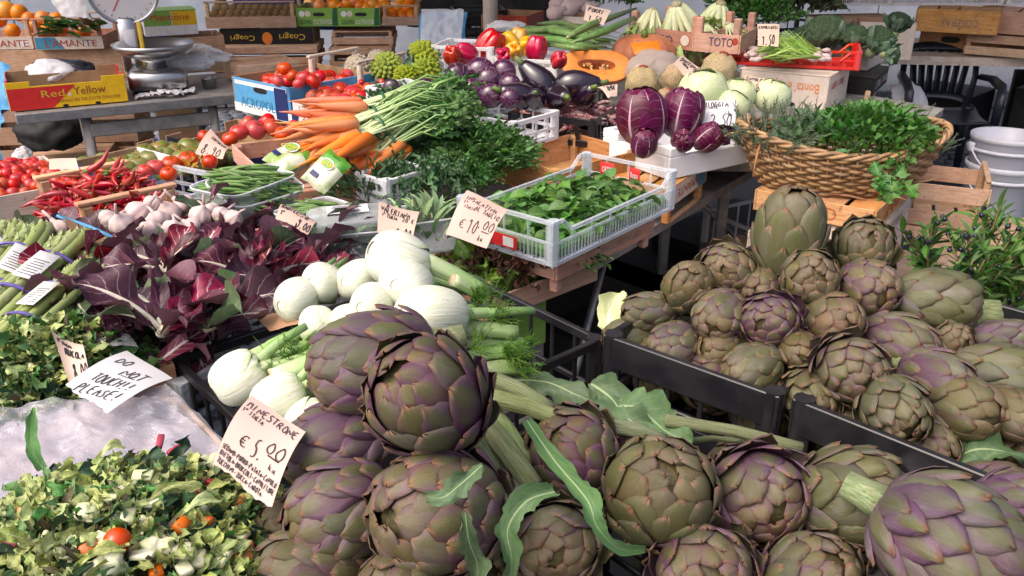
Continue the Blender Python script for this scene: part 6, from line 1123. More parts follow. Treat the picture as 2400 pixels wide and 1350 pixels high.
# TOTO crates with celery and salad heads
rT1 = Rect((1636, 72), (1745, 66), (1415, 62), 1.14, .30, .36); t1 = wood_crate('left wooden crate printed TOTO with pale salad heads', rT1, .085, 1, .075, (0, .055), 'pine_pink', pw=.03, tx=[('W', 'TOTO', -.02, .035, .16, .035, 'navy', False)]); patch(t1, 'round_stamp', rT1.face('W', -.13, .04), .05, .05, 'rust', .001, disc_pts(20)); patch(t1, 'round_stamp', rT1.face('W', -.13, .04), .042, .042, 'creamc', .0016, disc_pts(20)); patch(t1, 'round_stamp', rT1.face('W', .12, .04), .05, .05, 'rust', .001, disc_pts(20)); patch(t1, 'round_stamp', rT1.face('W', .12, .04), .044, .044, 'creamc', .0016, disc_pts(20))
rT2 = Rect((1738, 78), (1800, 60), (1640, 74), 1.14, .30, .20); t2 = wood_crate('right wooden crate printed TOTO beside the price board', rT2, .085, 1, .075, (0, .055), 'pine_pink', pw=.03, tx=[('W', 'TOTO', .02, .045, .10, .035, 'navy', False)]); patch(t2, 'strawberry_print', rT2.face('W', .078, .05), .025, .03, 'rust', .0012, disc_pts(12))
wood_crate('lower wooden crate under the TOTO crates', Rect((1640, 128), (1750, 118), (1540, 120), 1.02, .32, .24), .09, 2, m='pine_pink')
def celery_proto(seed):
    o = thing('celery', 'a', 'celery'); rr = random.Random(seed)
    for k in range(15):
        a = k * GA; s = .35 + .65 * (k / 15) ** .5; pts = [(0, 0, 0), (math.cos(a) * .15 * s, math.sin(a) * .15 * s, -.12), (math.cos(a) * .42 * s, math.sin(a) * .42 * s, -.5), (math.cos(a) * .62 * s, math.sin(a) * .62 * s, -.85)]
        obj('rib', G().add(tube(pts, [.09, .11, .10, .06], 7, True, .55)), MT['cel'], o)
    g = G()
    for k in range(70): a = rr.uniform(0, 6.283); r = rr.uniform(.3, .75); g.add(leaf(.4, .13, 5, 8, 'broad', 1., .4, .4, 8., .6, k % 5), TR((math.cos(a) * r * .8, math.sin(a) * r * .8, -.5 - .4 * rr.random())) @ RZ(a - 1.57) @ RX(-.7 + rr.uniform(-.5, .5)), rr.random())
    tag(obj('leaves', g, MT['endive'], o), kind='stuff'); obj('root_base', G().add(sph(.13, 10, 6, .6)), MT['cut'], o); return Pool(o)
MT['cel'] = mat('pale_rib', (.68, .70, .48), (.55, .62, .32), 5., .45, .4, stretch=(6, 6, 1), val=.08); MT['endive'] = leafmat('endive_leaf', (.30, .45, .10), (.45, .55, .22), (.68, .70, .45), 6., .4, .1, .12, .45, .2, val=.3)
for i, (px, py, t, s, lb) in enumerate(((1585, 10, 3.6, .20, 'pale celery head with fanned white ribs, left'), (1690, 8, 3.7, .19, 'pale celery head with fanned white ribs, right'), (1530, 22, 3.7, .13, 'white celery head leaning over the leek'), (1655, 58, 3.62, .085, 'salad head between the two TOTO crates'), (1705, 55, 3.65, .09, 'yellowish salad head in the right TOTO crate'))): pool('celery', lambda: celery_proto(3)).put(TR(D(px, py, t)) @ RZ(i) @ RX(.25) @ RY(.2 * i - .3) @ SCL(s), lb, 'pale celery and salad heads')
for i, (c, n, sz) in enumerate((((1740, 40), 160, .12), ((1430, 15), 120, .12), ((1790, 60), 110, .10))): herb_heap('celery_leaves', ('feathery celery leaves at the right of the heads', 'celery leaves behind the leeks at the top', 'hanging celery leaves beside the price board')[i], 'celery leaves', LF, n, dome(tuple(P(*c, 1.08)), sz, sz, .10), MT['parsley'], seed=60 + i)
for i, (px, py, w) in enumerate(((1310, 12, 50), (1335, 20, 46), (1360, 8, 44), (1300, 30, 40), (1380, 20, 36))): fruit('fenback', ('fennel-like white bulb at the back left', 'white bulb beside the price paper', 'white bulb at the top edge', 'low white bulb in the card box', 'white bulb near the leek root')[i], (px, py), T(px, py, 1.1), w, 'white turnip bulbs at the back', (.8, .3, .2), i, lambda: P_one('white_bulb', 'turnip', MT['garlic'], G().add(lathe([(.05, -1), (.6, -.8), (1, -.1), (.8, .5), (.35, .95), (.25, 1.5)], 18))))
carton('white edged card box under the white bulbs', Rect((1375, 40), (1400, 20), (1285, 36), 1.08, .2, .2), .1, ('creamc', 'creamc', 'card', 'card'))
# red crate with spring onions, printed boxes below
rRd = Rect((2022, 122), (2045, 108), (1702, 118), 1.08, .26, .52); plastic_crate('red plastic crate of spring onions', rRd, .075, 'red_pl', (5, 9), mid=.035, dip=(0, .034), rail=.012)
g = None
def onion(seed):
    rr = random.Random(seed); g = G().add(lathe([(.004, -.03), (.014, -.02), (.019, 0), (.013, .02), (.007, .035)], 10), None, 0, 0)
    for k in range(4): g.add(tube([(0, 0, .03), (.004 * k - .006, .003, .12), (.03 * k - .04, rr.uniform(-.03, .03), .22), (.05 * k - .07, rr.uniform(-.05, .05), .29)], [.006, .006, .005, .001], 5), None, rr.random(), 1)
    return g.mesh('spring_onion', [MT['garlic'], MT['onion']])
MT['onion'] = mat('onion_green', (.24, .42, .06), (.34, .5, .12), 8., .4, .4, val=.2); om = [onion(k) for k in range(4)]; rr = random.Random(8)
for i in range(44):
    px, py = rr.uniform(1745, 1800) if i % 2 else rr.uniform(1900, 1945), rr.uniform(112, 140); d = Vector((.9 if i % 2 else -.9, rr.uniform(-.2, .2), rr.uniform(.0, .3))); o = obj('spring_onion', om[i % 4], None, None, TR(P(px, py, 1.06 + rr.uniform(-.02, .02))) @ aim(d, rr.random() * 6) @ SCL(.55)); tag(o, 'spring onion with its white bulb to the left' if i % 2 else 'spring onion with its white bulb to the right', 'spring onion', 'spring onions in the red crate')
rBo = Rect((1945, 182), (2042, 168), (1775, 178), .995, .34, .36); carton('card box printed Bonta e Sapori, upside down under the red crate', rBo, .15, ('creamc', 'creamc', 'card', 'card'), tx=[('W', "Bonta' e Sapori", .03, .105, .23, .05, 'orangep', True), ('S', "Bonta' e Sapori", -.02, .105, .2, .05, 'rust', True)], hole=('W', .02, .03, .08, .022), lid='creamc')
wood_crate('wooden legs of the crate under the second printed face', Rect((2045, 215), (2120, 195), (1950, 215), .9, .26, .2), .10, 1, .03, m='pine')
rBr = Rect((2040, 112), (2150, 78), (1860, 100), 1.04, .42, .40); b_ = carton('pale card crate of broccoli with a hand hole', rBr, .10, ('creamc', 'creamc', 'creamc', 'creamc'), hole=('S', -.06, .06, .07, .025))
rRo = Rect((2050, 186), (2135, 150), (1960, 180), .932, .36, .30); carton('black box printed ROYAL FRUIT upside down under the broccoli', rRo, .07, ('blackc', 'blackc', 'card', 'card'), tx=[('S', 'ROYAL', .10, .036, .12, .032, 'white', True), ('S', 'X', .02, .036, .03, .034, 'redc', True), ('S', 'FRUIT', -.07, .036, .12, .032, 'white', True)], lid='blackc'); wood_crate('upturned wooden crate with tall legs under the black ROYAL FRUIT box', Rect((2048, 218), (2130, 178), (1960, 215), .86, .34, .30), .06, 1, .03, post=(.10, 0), m='pine', floor=-1)
MT['broc'] = mat('broccoli', (.065, .12, .06), (.10, .16, .09), 40., .8, .2, bump=1., bsc=120., bd=.006, val=.15); MT['roman'] = mat('romanesco', (.50, .58, .08), (.38, .48, .06), 30., .7, .2, bump=1., bsc=60., bd=.006, val=.08); MT['cauli'] = mat('cauliflower', (.72, .66, .52), (.64, .58, .42), 20., .75, .2, bump=1., bsc=50., bd=.006, val=.04)
def floret_head(name, cat, m, n, spike, seed, lf='brocleaf', nl=9, ll=1.5):
    o = thing(name, 'a', cat); rr = random.Random(seed); g = G().add(sph(.9, 14, 10, .75))
    sm_ = [bumpy(sph(1, 12, 8, 1.0), .34, 4.5, k, 3) for k in range(3)] if not spike else [lathe([(1, -.2), (.8, .4), (.45, 1.0), (.05, 1.6)], 9)]
    for k in range(n):
        zc = 1 - (k + .5) / n * 1.05; a = GA * k; r = math.sqrt(max(0, 1 - zc * zc)); d = Vector((r * math.cos(a), r * math.sin(a), zc * .8)); g.add(sm_[k % len(sm_)], TR(d * .88) @ d.to_track_quat('Z', 'Y').to_matrix().to_4x4() @ SCL((.20 if spike else .24) * rr.uniform(.85, 1.15) * (60 / n) ** .3))
    obj('florets', g, MT[m], o)
    for k in range(nl): a = GA * k; obj('leaf', G().add(leaf(ll * rr.uniform(.7, 1.1), .6, 9, 11, 'broad', -1.0 + rr.uniform(-.4, .4), .35, .12, 6., .3, k)), MT[lf], o, RZ(a) @ TR((0, .35, -.75)) @ RX(.75 + rr.uniform(-.3, .3)))
    obj('stem', G().add(tube([(0, 0, -.5), (0, 0, -1.2)], [.4, .34], 10)), MT['astem'], o); return Pool(o)
for i, (px, py, w, t, lb, ax) in enumerate(((1935, 80, 110, 3.5, 'largest broccoli head with a big grey leaf', (-.2, .8, .5)), (2000, 90, 80, 3.45, 'broccoli head in the middle of the card crate', (.1, .8, .5)), (2060, 95, 82, 3.4, 'broccoli head with drooping leaves at the right corner', (.4, .7, .5)), (1885, 85, 60, 3.6, 'broccoli head at the left behind the onions', (-.5, .6, .4)), (2105, 55, 66, 3.9, 'broccoli head in the tall box behind', (.2, .8, .3)), (2090, 130, 48, 3.35, 'small broccoli hanging over the corner of the crate', (.8, -.2, .4)))): fruit('broccoli', lb, (px, py), t + .22, w * .85, 'broccoli heads', ax, i, lambda: floret_head('broccoli_head', 'broccoli', 'broc', 70, False, 3, 'brocleaf', 12, 1.9))
carton('tall wooden box with broccoli stems behind the card crate', Rect((2150, 55), (2180, 40), (2070, 55), 1.02, .2, .3), .2, ('creamc', 'creamc', 'card', 'card'))
# cauliflowers, romanesco
for i, (px, py, w, t, lb) in enumerate(((838, 158, 58, 3.6, 'left cauliflower with white curd'), (885, 140, 46, 3.75, 'cauliflower behind the left one'),)): fruit('cauliflower', lb, (px, py), t, w, 'cauliflowers', (-.2, .5, .8), i, lambda: floret_head('cauliflower', 'cauliflower', 'cauli', 46, False, 5, 'brocleaf', 7, 1.3))
for i, (px, py, w, t, lb, ax) in enumerate(((905, 158, 60, 3.55, 'left bright green romanesco head', (-.3, .5, .8)), (995, 130, 62, 3.55, 'right romanesco head standing upright', (.4, .7, .5)), (1000, 165, 56, 3.5, 'romanesco head below the upright one', (.4, .2, .8)), (950, 180, 46, 3.45, 'romanesco head hidden by its big leaves', (0, -.1, .9)))): fruit('romanesco', lb, (px, py), t - .1, w * 1.15, 'romanesco heads', ax, i, lambda: floret_head('romanesco', 'romanesco', 'roman', 55, True, 6, 'brocleaf', 8, 1.4))
for i, (px, py, dx, dy) in enumerate(((950, 200, 12, -80), (975, 195, 30, -70), (930, 190, -10, -50), (1000, 195, 40, -40), (965, 205, 0, -60))): strip_leaf('romanesco_leaf', ('tall grey green leaf standing left of the upright romanesco', 'broad leaf in front of the upright romanesco', 'leaf leaning to the left cauliflower', 'leaf bent to the right by the milky crate', 'leaf with a pale midrib in the middle')[i], [D(px, py, 3.5), D(px + dx * .5, py + dy * .5, 3.56), D(px + dx, py + dy * .8, 3.62)], .045, 'brocleaf', 'leaf', 'romanesco leaves', .1, i, curl=.3)
# tomato boxes
rAc = Rect((677, 206), (772, 180), (588, 166), .99, .42, .38); ac = carton('blue and white card box printed ACROPOLIS with tomatoes', rAc, .135, ('skyblue', 'skyblue', 'card', 'card'), hole=('W', .0, .10, .09, .022)); patch(ac, 'white_band', rAc.face('W', 0, .018), rAc.W, .035, 'white', .0008); patch(ac, 'white_band', rAc.face('W', -.0, .118), rAc.W * .9, .016, 'white', .0008); lettering(ac, 'ACROPOLIS', rAc.face('W', -.01, .045, .0012), .26, .04, 'teal')
rP1 = Rect((800, 232), (865, 205), (680, 190), .98, .28, .36); p1 = carton('navy card box printed Paolo with a round white badge, left', rP1, .12, ('navy',) * 4, notch=.035); 
for rx, tg, a, up in ((rP1, p1, .12, .09), (rP1, p1, .02, .03)): pass
patch(p1, 'badge', rP1.face('W', .125, .085), .07, .07, 'white', .0010, disc_pts(24)); patch(p1, 'badge', rP1.face('W', .125, .085), .06, .06, 'navy', .0016, disc_pts(24)); patch(p1, 'badge', rP1.face('W', .125, .085), .054, .054, 'white', .0022, disc_pts(24)); lettering(p1, 'Paolo', rP1.face('W', .125, .085, .0025), .05, .02, 'rust')
patch(p1, 'paper_label', rP1.face('W', -.02, .055), .12, .05, 'white', .001); lettering(p1, 'Paolo', rP1.face('W', -.02, .062, .0012), .05, .016, 'rust')
rP2 = Rect((965, 262), (1010, 235), (800, 232), .95, .28, .34); p2 = carton('navy card box with a white Paolo badge behind the carrots', rP2, .10, ('navy',) * 4, notch=.03); patch(p2, 'badge', rP2.face('W', -.06, .05), .09, .09, 'white', .0010, disc_pts(24)); patch(p2, 'badge', rP2.face('W', -.06, .05), .078, .078, 'navy', .0016, disc_pts(24)); patch(p2, 'badge', rP2.face('W', -.06, .05), .07, .07, 'white', .0022, disc_pts(24)); lettering(p2, 'Paolo', rP2.face('W', -.06, .05, .0025), .065, .026, 'rust')
for i, (px, py, w, lb) in enumerate(((667, 160, 36, 'top tomato of the blue and white box'), (652, 190, 30, 'tomato behind the slot of the blue box'), (685, 178, 30, 'tomato at the back of the blue box'), (712, 182, 40, 'large tomato in the navy box'), (735, 190, 36, 'tomato at the rim of the navy box'), (748, 180, 34, 'tomato touching the grey card'), (700, 195, 30, 'low tomato at the front of the navy box'), (848, 193, 16, 'cherry tomato left of the striped aubergine'), (860, 200, 16, 'cherry tomato in the second navy box'), (845, 205, 15, 'low cherry tomato in the second navy box'), (895, 192, 18, 'cherry tomato behind the clear crate'), (928, 195, 18, 'cherry tomato at the right end of the navy box'), (820, 205, 15, 'cherry tomato by the round badge'), (875, 215, 16, 'cherry tomato under the clear crate rim'))): fruit('red', lb, (px, py), T(px, py, 1.02 if i < 7 else .97), w, 'tomatoes in the blue and navy boxes', (math.sin(i * 2), .8, .4))
rr = random.Random(77)
for i in range(90):
    a, b = rr.uniform(-.9, .9), rr.uniform(-.9, .9); o = obj('small_tomato', tm, None, None, TR(rP2.M @ Vector((a * rP2.L / 2, b * rP2.W / 2, -.025 + rr.uniform(-.01, .012)))) @ RX(rr.uniform(0, 6)) @ RZ(rr.uniform(0, 6)) @ SCL(.014)); tag(o, 'tiny dark red tomato in the navy box behind the carrots', 'tomato', 'tiny tomatoes in the navy box')
for r_, n_, k_, l_ in ((rAc, 34, 1, 'blue and white'), (rP1, 26, 2, 'navy')):
    for rr, p, i in scat(r_, n_, lambda x, y: -.035, 60 + k_, .78): pool('red', lambda: tomato_pool('red')).put(TR(p + Z3 * rr.uniform(0, .02)) @ RZ(rr.random() * 6) @ RX(rr.uniform(-.8, .8)) @ SCL(.032), 'tomato low inside the %s box' % l_, 'tomatoes inside the %s box' % l_)
rCe = Rect((962, 222), (1010, 215), (850, 208), 1.02, .2, .24); plastic_crate('small clear crate edge behind the carrot tops', rCe, .08, 'milky', (4, 5), mid=.04)
wood_crate('thin railed wooden crate behind the tomatoes', Rect((845, 175), (900, 160), (755, 160), 1.0, .3, .3), .09, 1, .05, (0, .04), m='pine_white', rail=True)
sheet('dark_backdrop', 'dark tarpaulin sheet standing in for dark clutter behind the pole and the black crates', 'backdrop', [D(960, -60, 6.4), D(1330, -60, 6.3), D(1330, 70, 6.2), D(960, 70, 6.3)], 'blackdull', .03, 44, 20, 14, 3.)  # invented black sheet, stands in for dark clutter against the pale wall
# poles, bags
tag(obj('awning_pole', G().add(tube([(-.13, 5.35, 0), (-.13, 5.35, 3.2)], .045, 14)), MT['creamc']), 'pale round pole of the stall awning behind the bags', 'pole')
sb_ = sheet('plastic_bag', 'pack of clear plastic bags hanging in front of the pole', 'plastic bag', [D(988, 25, 4.6), D(1085, 25, 4.6), D(1080, 112, 4.5), D(986, 112, 4.5)], 'milky', .012, 12, 30, 30, 9.)
sheet('plastic_bag', 'blue plastic bag behind the clear pack', 'plastic bag', [D(985, 30, 4.7), D(1094, 28, 4.7), D(1092, 118, 4.6), D(980, 118, 4.6)], 'skyblue', .014, 13, 24, 24, 8.)
for i, (px, py, z, w) in enumerate(((1100, 42, .86, .34), (1035, 22, .95, .30), (1120, 18, 1.0, .34))):
    r = RectW(P(px, py, z).x, P(px, py, z).y, z, 10, w, .3); plastic_crate('black crate at the back ' + ('with a white sticker behind the pole', 'left, behind the hanging bags', 'stacked on top with pears inside')[i], r, .16, 'black', (5, 4), mid=.08)
    if i == 0: patch(bpy.data.objects[[o.name for o in COL.objects if o.get('label', '').startswith('black crate at the back with')][0]], 'sticker', r.face('S', .03, .09, .006), .07, .06, 'white')
carton('dark red card box behind the vegetables at the back', Rect((1235, 38), (1290, 30), (1180, 38), 1.0, .34, .3), .09, ('rust', 'rust', 'card', 'card'))
soft('plastic_bag', 'crumpled clear plastic by the foot of the pole', 'plastic bag', (1185, 62), 4.3, 90, 40, (0, .7, .5), 'milky', 5, .3, .6)
# ================================================================== RIGHT: basket, crates, buckets, myrtle, chair, far table
MT['wicker'] = mat('wicker', (.38, .235, .12), (.27, .16, .08), 30., .6, .35, bump=.4, bsc=120., val=.22, hue=.01); MT['wickerp'] = mat('peeled_wicker', (.50, .30, .16), (.40, .22, .12), 30., .6, .35, val=.15)
def basket():
    cx, cy, zt, zb, a, b = .955, 2.44, 1.0, .862, .292, .20
    o = thing('wicker_basket', 'oval wicker basket heaped with fresh herbs', 'basket', TR((cx, cy, 0))); rr = random.Random(6); ns = 46
    def pt(an, f, off=0.): s = .74 + .26 * f ** .8; return Vector(((a * s + off) * math.cos(an), (b * s + off) * math.sin(an), zb + (zt - zb) * f + .022 * f * math.cos(2 * an)))
    rows = 12
    for k in range(rows):
        f = (k + .5) / rows; pts = []; n = ns * 3; ph = rr.uniform(-.1, .1)
        for i in range(n + 1):
            an = 2 * math.pi * i / n; w = math.cos(an * ns / 2 + math.pi * (k % 2)); p = pt(an, f, .0075 * w); p.z += .0016 * math.sin(an * 3 + k) + .0012 * math.sin(an * ns / 2 + k * 2); pts.append(p)
        obj('strand', G().add(tube(pts, .0056 * rr.uniform(.85, 1.12), 6, False), None, rr.random()), MT['wicker'], o)
    for k in range(ns): an = 2 * math.pi * (k + .0) / ns; obj('stake', G().add(tube([pt(an, 0), pt(an, .5), pt(an, 1.04)], .0035, 5)), MT['wickerp'], o)
    for q in (0, 1, 2):
        n = 150; pts = [pt(2 * math.pi * i / n, 1.02, .007 * math.cos(i * .55 + q * 2.1)) + Vector((0, 0, .007 * math.sin(i * .55 + q * 2.1) + .006)) for i in range(n + 1)]; obj('rim_strand', G().add(tube(pts, .0058, 6, False), None, .3 * q), MT['wicker'], o)
    obj('base', G().add(lathe([(.02, 0), (1, 0), (1, .012), (.02, .012)], 30), TR((0, 0, zb - .008)) @ SCL(a * .74, b * .74, 1)), MT['wicker'], o)
    for i, (an, f0, dx, dz) in enumerate(((3.3, 1.0, -.09, -.02), (3.5, 1.05, -.03, .06), (3.6, .9, -.02, -.09), (5.0, .1, .08, -.015), (4.4, .08, .1, -.01), (5.6, .2, .06, .02))):
        p = pt(an, f0); obj('loose_end', G().add(tube([p, p + Vector((dx * .5, -.015, dz * .3)), p + Vector((dx, -.03, dz))], [.004, .0035, .002], 5)), MT['wickerp'], o)
basket()
BC = Vector((.955, 2.44, .985))
def twig(L, n, lw, ll, seed, m0=0):
    g = G(); rr = random.Random(seed); g.add(tube([(0, 0, 0), (.02 * L, .5 * L, .03 * L), (0, L, .0)], [.0022, .0018, .0008], 4), None, 0, 1)
    for k in range(n): v = .12 + .88 * k / n; g.add(leaf(ll * rr.uniform(.7, 1.1), lw, 3, 4, 'oval', .4, .3), TR((0, v * L, .03 * L * math.sin(3.14 * v))) @ RY(k * GA) @ RX(.7) , 0, 0)
    V = np.concatenate(g.v); F = g.f; return V, F, np.concatenate(g.uv)
MT['twig'] = mat('twig', (.20, .14, .07), (.14, .09, .05), 30., .8)
herb_heap('rosemary', 'grey green rosemary twigs at the left end of the basket', 'rosemary', [(twig(.10, 40, .0026, .02, k), 0) for k in range(3)], 60, dome((BC.x - .20, BC.y - .02, BC.z - .01), .10, .13, .05), [MT['rosemary'], MT['twig']], seed=71, up=.75, s=(.6, 1.05))
herb_heap('thyme', 'fine dark thyme sprigs at the back of the basket', 'thyme', [(twig(.10, 30, .0022, .008, k), 0) for k in range(3)], 110, lambda rr: ((BC.x + rr.uniform(-.15, .25), BC.y + rr.uniform(.02, .15), BC.z + rr.uniform(-.01, .03)), (rr.uniform(-.8, .8), 0, .7)), [MT['rosemary'], MT['twig']], seed=72, up=.5, s=(.5, .9))
herb_heap('thyme', 'thyme sprigs at the right end of the basket over the rim', 'thyme', [(twig(.09, 30, .0022, .008, k), 0) for k in range(3)], 80, dome((BC.x + .20, BC.y - .03, BC.z - .02), .09, .12, .045), [MT['rosemary'], MT['twig']], seed=77, up=.6, s=(.4, .75))
herb_heap('sage', 'broad grey green sage leaves in the left half of the basket', 'sage', [(leaf(.05, .014, 5, 7, 'oval', .7, .3, .05, 5., .3, k), 0) for k in range(3)], 150, dome((BC.x - .08, BC.y - .04, BC.z), .12, .12, .07), MT['rocket2'], seed=73, up=.8)
def sprig3(k):
    g = G()
    for a in (-.8, 0, .8): g.add(leaf(.034, .015, 7, 7, 'lobed', .5, .25, .15, 8., .2, k), RZ(a) @ TR((0, .012, 0)))
    g.add(tube([(0, -.05, -.012), (0, 0, 0)], .0012, 4)); return np.concatenate(g.v), g.f, np.concatenate(g.uv)
herb_heap('parsley', 'bright green parsley heaped in the middle of the basket', 'parsley', [(sprig3(k), 0) for k in range(4)], 330, dome((BC.x + .05, BC.y - .05, BC.z + .01), .17, .15, .085), MT['parsley'], seed=74, up=.7, s=(.7, 1.2))
herb_heap('basil', 'smooth light green basil leaves on top of the parsley', 'basil', [(leaf(.05, .017, 7, 8, 'oval', .8, .5, .05, 5., .2, k), 0) for k in range(3)], 110, dome((BC.x + .10, BC.y - .03, BC.z + .03), .12, .10, .06), MT['parsley'], seed=75, up=.8)
herb_heap('celery_leaf', 'celery leaves hanging over the front rim of the basket', 'celery leaves', [(leaf(.04, .036, 9, 9, 'lobed', .5, .25, .15, 8., .2, k), 0) for k in range(3)], 30, lambda rr: ((lambda q: (tuple(q), (rr.uniform(-.3, .3), -.5, -.7)))(P(2072 + rr.gauss(0, 24), rr.uniform(322, 420), 0.99 - .0) * 1.0 + Vector((0, -.05, 0)))), MT['parsley'], seed=76, up=.5, s=(.8, 1.4))
strip_leaf('bay_leaf', 'large pale green leaf sticking up at the back of the basket', [P(2065, 290, 1.06), P(2095, 262, 1.07), P(2110, 248, 1.08)], .016, 'valer', 'leaf', None, .1, 3)
# crates below the basket
rPf = Rect((2056, 496), (2200, 425), (1822, 466), .858, .46, .34); pf = wood_crate('wooden crate printed PAF upside down under the wicker basket', rPf, .062, 1, m='pine_orange', floor=-1, tx=[('W', 'PAF', .01, .03, .065, .022, 'rust', True), ('S', 'PAF', -.05, .03, .16, .032, 'rust', True)])
def ring_patch(parent, M, w, h, m, t=.0022):
    n = 28; o_ = [(.5 * w * math.copysign(abs(math.cos(a)) ** .45, math.cos(a)), .5 * h * math.copysign(abs(math.sin(a)) ** .7, math.sin(a))) for a in [2 * math.pi * k / n for k in range(n)]]; i_ = [(x * (1 - 2 * t / w), y * (1 - 2 * t / h)) for x, y in o_]
    return obj('printed_ring', G().add((np.array([(x, y, 0) for x, y in o_ + i_]), [(k, (k + 1) % n, n + (k + 1) % n, n + k) for k in range(n)], None)), MT[m], parent, M @ TR((0, 0, .0012)), False)
ring_patch(pf, rPf.face('W', .01, .03), .11, .036, 'rust')
rTl = RectW(rPf.c.x + .012, rPf.c.y - .004, .79, math.degrees(rPf.yaw) + 2, .45, .33); wood_crate('pale wooden crate printed TERRA LABORIS second from the top under the basket', rTl, .055, 1, m='pine_white', floor=-1, tx=[('S', 'TERRA LABORIS', -.02, .026, .24, .026, 'greyp', True), ('W', 'TERRA L', .03, .026, .18, .03, 'rust', True)])
wood_crate('pale wooden crate third from the top under the basket', RectW(rPf.c.x + .0, rPf.c.y + .01, .727, math.degrees(rPf.yaw) - 1, .46, .34), .06, 1, m='pine_white', floor=-1); wood_crate('pale wooden crate at the bottom of the basket stack', RectW(rPf.c.x + .004, rPf.c.y, .655, math.degrees(rPf.yaw) + 1, .45, .33), .11, 2, m='pine_white', floor=-1)
table('small low trestle table carrying the basket stack', [(.6, 2.2), (1.3, 2.1), (1.5, 2.65), (.8, 2.85)], .54, [(.65, 2.25), (1.25, 2.18), (1.4, 2.6)], m='pine_old')
rSb = Rect((2325, 448), (2350, 405), (2195, 440), .62, .30, .34); wood_crate('small slatted wooden crate beside the white buckets', rSb, .17, 2, .065, (0, .03), 'pine_old', rail=True); table('wooden stand under the small slatted crate', [(1.55, 2.75), (2.1, 2.75), (2.1, 3.3), (1.55, 3.3)], .445, [(1.6, 2.8), (2.05, 2.8)], m='pine_old')
# buckets
MT['bucket'] = mat('bucket_plastic', (.74, .75, .82), (.70, .71, .80), 4., .3, .5, val=.02, sss=.05)
bz = P(2345, 540, 0.0); bx, by = 2.64, 4.45
def bucket(label, z, tilt):
    o = thing('bucket', label, 'bucket', TR((bx, by, z)) @ RX(tilt * .4) @ SCL(1.22), 'nested white plastic buckets'); obj('wall', G().add(lathe([(.118, 0), (.122, .01), (.148, .27), (.154, .272), (.154, .29), (.149, .295), (.144, .29), (.118, .012), (.01, .012)], 36, None, True, True)), MT['bucket'], o)
    obj('collar', G().add(lathe([(.147, .225), (.158, .226), (.158, .238), (.148, .24)], 36, None, False, False)), MT['bucket'], o); n = 16
    obj('handle', G().add(tube([(.16 * math.cos(math.pi * k / n + 3.14159) , .16 * math.sin(math.pi * k / n + 3.14159) * .72, .245 - .13 * math.sin(math.pi * k / n)) for k in range(n + 1)], .0045, 7)), MT['bucket'], o)
    for s in (-1, 1): obj('lug', G().add(box((s * .158, 0, .24), (.02, .035, .04), .004)), MT['bucket'], o)
bucket('lowest white plastic bucket of the nested pair by the myrtle', 0.0, 0); bucket('upper white plastic bucket of the nested pair', .15, -.05)
# myrtle
myl = [leaf(.042, .008, 5, 6, 'oval', .4, .35, .0, 5., .2, k) for k in range(3)]
def myrtle_branch(label, p, axis, L, n, seed, group):
    o = thing('myrtle_branch', label, 'myrtle', TR(p), group); rr = random.Random(seed); a = Vector(axis).normalized(); g = G(); gs = G(); bl = G(); berry = sph(.0052, 8, 6)
    for b in range(7):
        d = (a + Vector((rr.uniform(-1, 1), rr.uniform(-1, 1), rr.uniform(-.6, .7))) * .55).normalized() if b else a; s0 = a * L * .12 * b; l = L * rr.uniform(.5, .8) if b else L; pts = [s0 + d * l * k / 4 + Vector((0, 0, -.05 * l * (k / 4) ** 2)) for k in range(5)]; gs.add(tube(pts, [.003, .0026, .002, .0016, .001], 5))
        for k in range(n):
            v = k / n; q = s0 + d * l * v + Vector((0, 0, -.05 * l * v * v)); e = (d * .6 + Vector((rr.uniform(-1, 1), rr.uniform(-1, 1), rr.uniform(-.7, 1)))).normalized(); g.add(myl[k % 3], TR(q) @ e.to_track_quat('Y', 'Z').to_matrix().to_4x4() @ RY(rr.uniform(-.8, .8)) @ SCL(rr.uniform(.7, 1.2)), rr.random())
            if rr.random() < .16: bl.add(berry, TR(q + e * .016), rr.random())
    tag(obj('leaves', g, MT['myrtle'], o), kind='stuff'); obj('twigs', gs, MT['twig'], o).__setitem__('kind', 'stuff')
    if bl.n: tag(obj('berries', bl, MT['berry'], o), kind='stuff')
MT['berry'] = mat('myrtle_berry', (.010, .012, .03), (.02, .022, .05), 20., .35, .5, val=.2)
my = [((2200, 690), (.7, .4, .75), .34, 'myrtle branch with dark berries nearest the small artichokes'), ((2260, 660), (.5, .3, .9), .30, 'leafy myrtle branch in the middle of the bush'), ((2330, 640), (.4, .4, .85), .30, 'myrtle branch rising in front of the buckets'), ((2350, 720), (.8, .2, .5), .30, 'myrtle branch at the right edge of the view'), ((2180, 620), (-.1, .5, .7), .22, 'myrtle branch leaning to the wooden crates'), ((2290, 600), (.2, .6, .8), .26, 'tall myrtle branch in front of the small crate'), ((2260, 720), (.3, -.1, .9), .24, 'low shaded myrtle branch behind the long artichoke'), ((2390, 660), (.3, .3, .8), .28, 'myrtle branch half out of view at the right'), ((2220, 650), (.1, .2, 1.), .26, 'myrtle branch with the most berries'), ((2310, 690), (.5, .1, .8), .3, 'bushy myrtle branch low in the bunch')]
for i, ((px, py), ax, L, lb) in enumerate(my): myrtle_branch(lb, D(px + 10, py + 85, 1.62 + .05 * (i % 4)) , ax, L * .55, 17, i, 'myrtle branches')
wood_crate('wooden crate holding up the myrtle branches', RectW(D(2300, 760, 1.85).x, D(2300, 760, 1.85).y, .62, 30, .5, .4), .62, 4, m='pine_old')
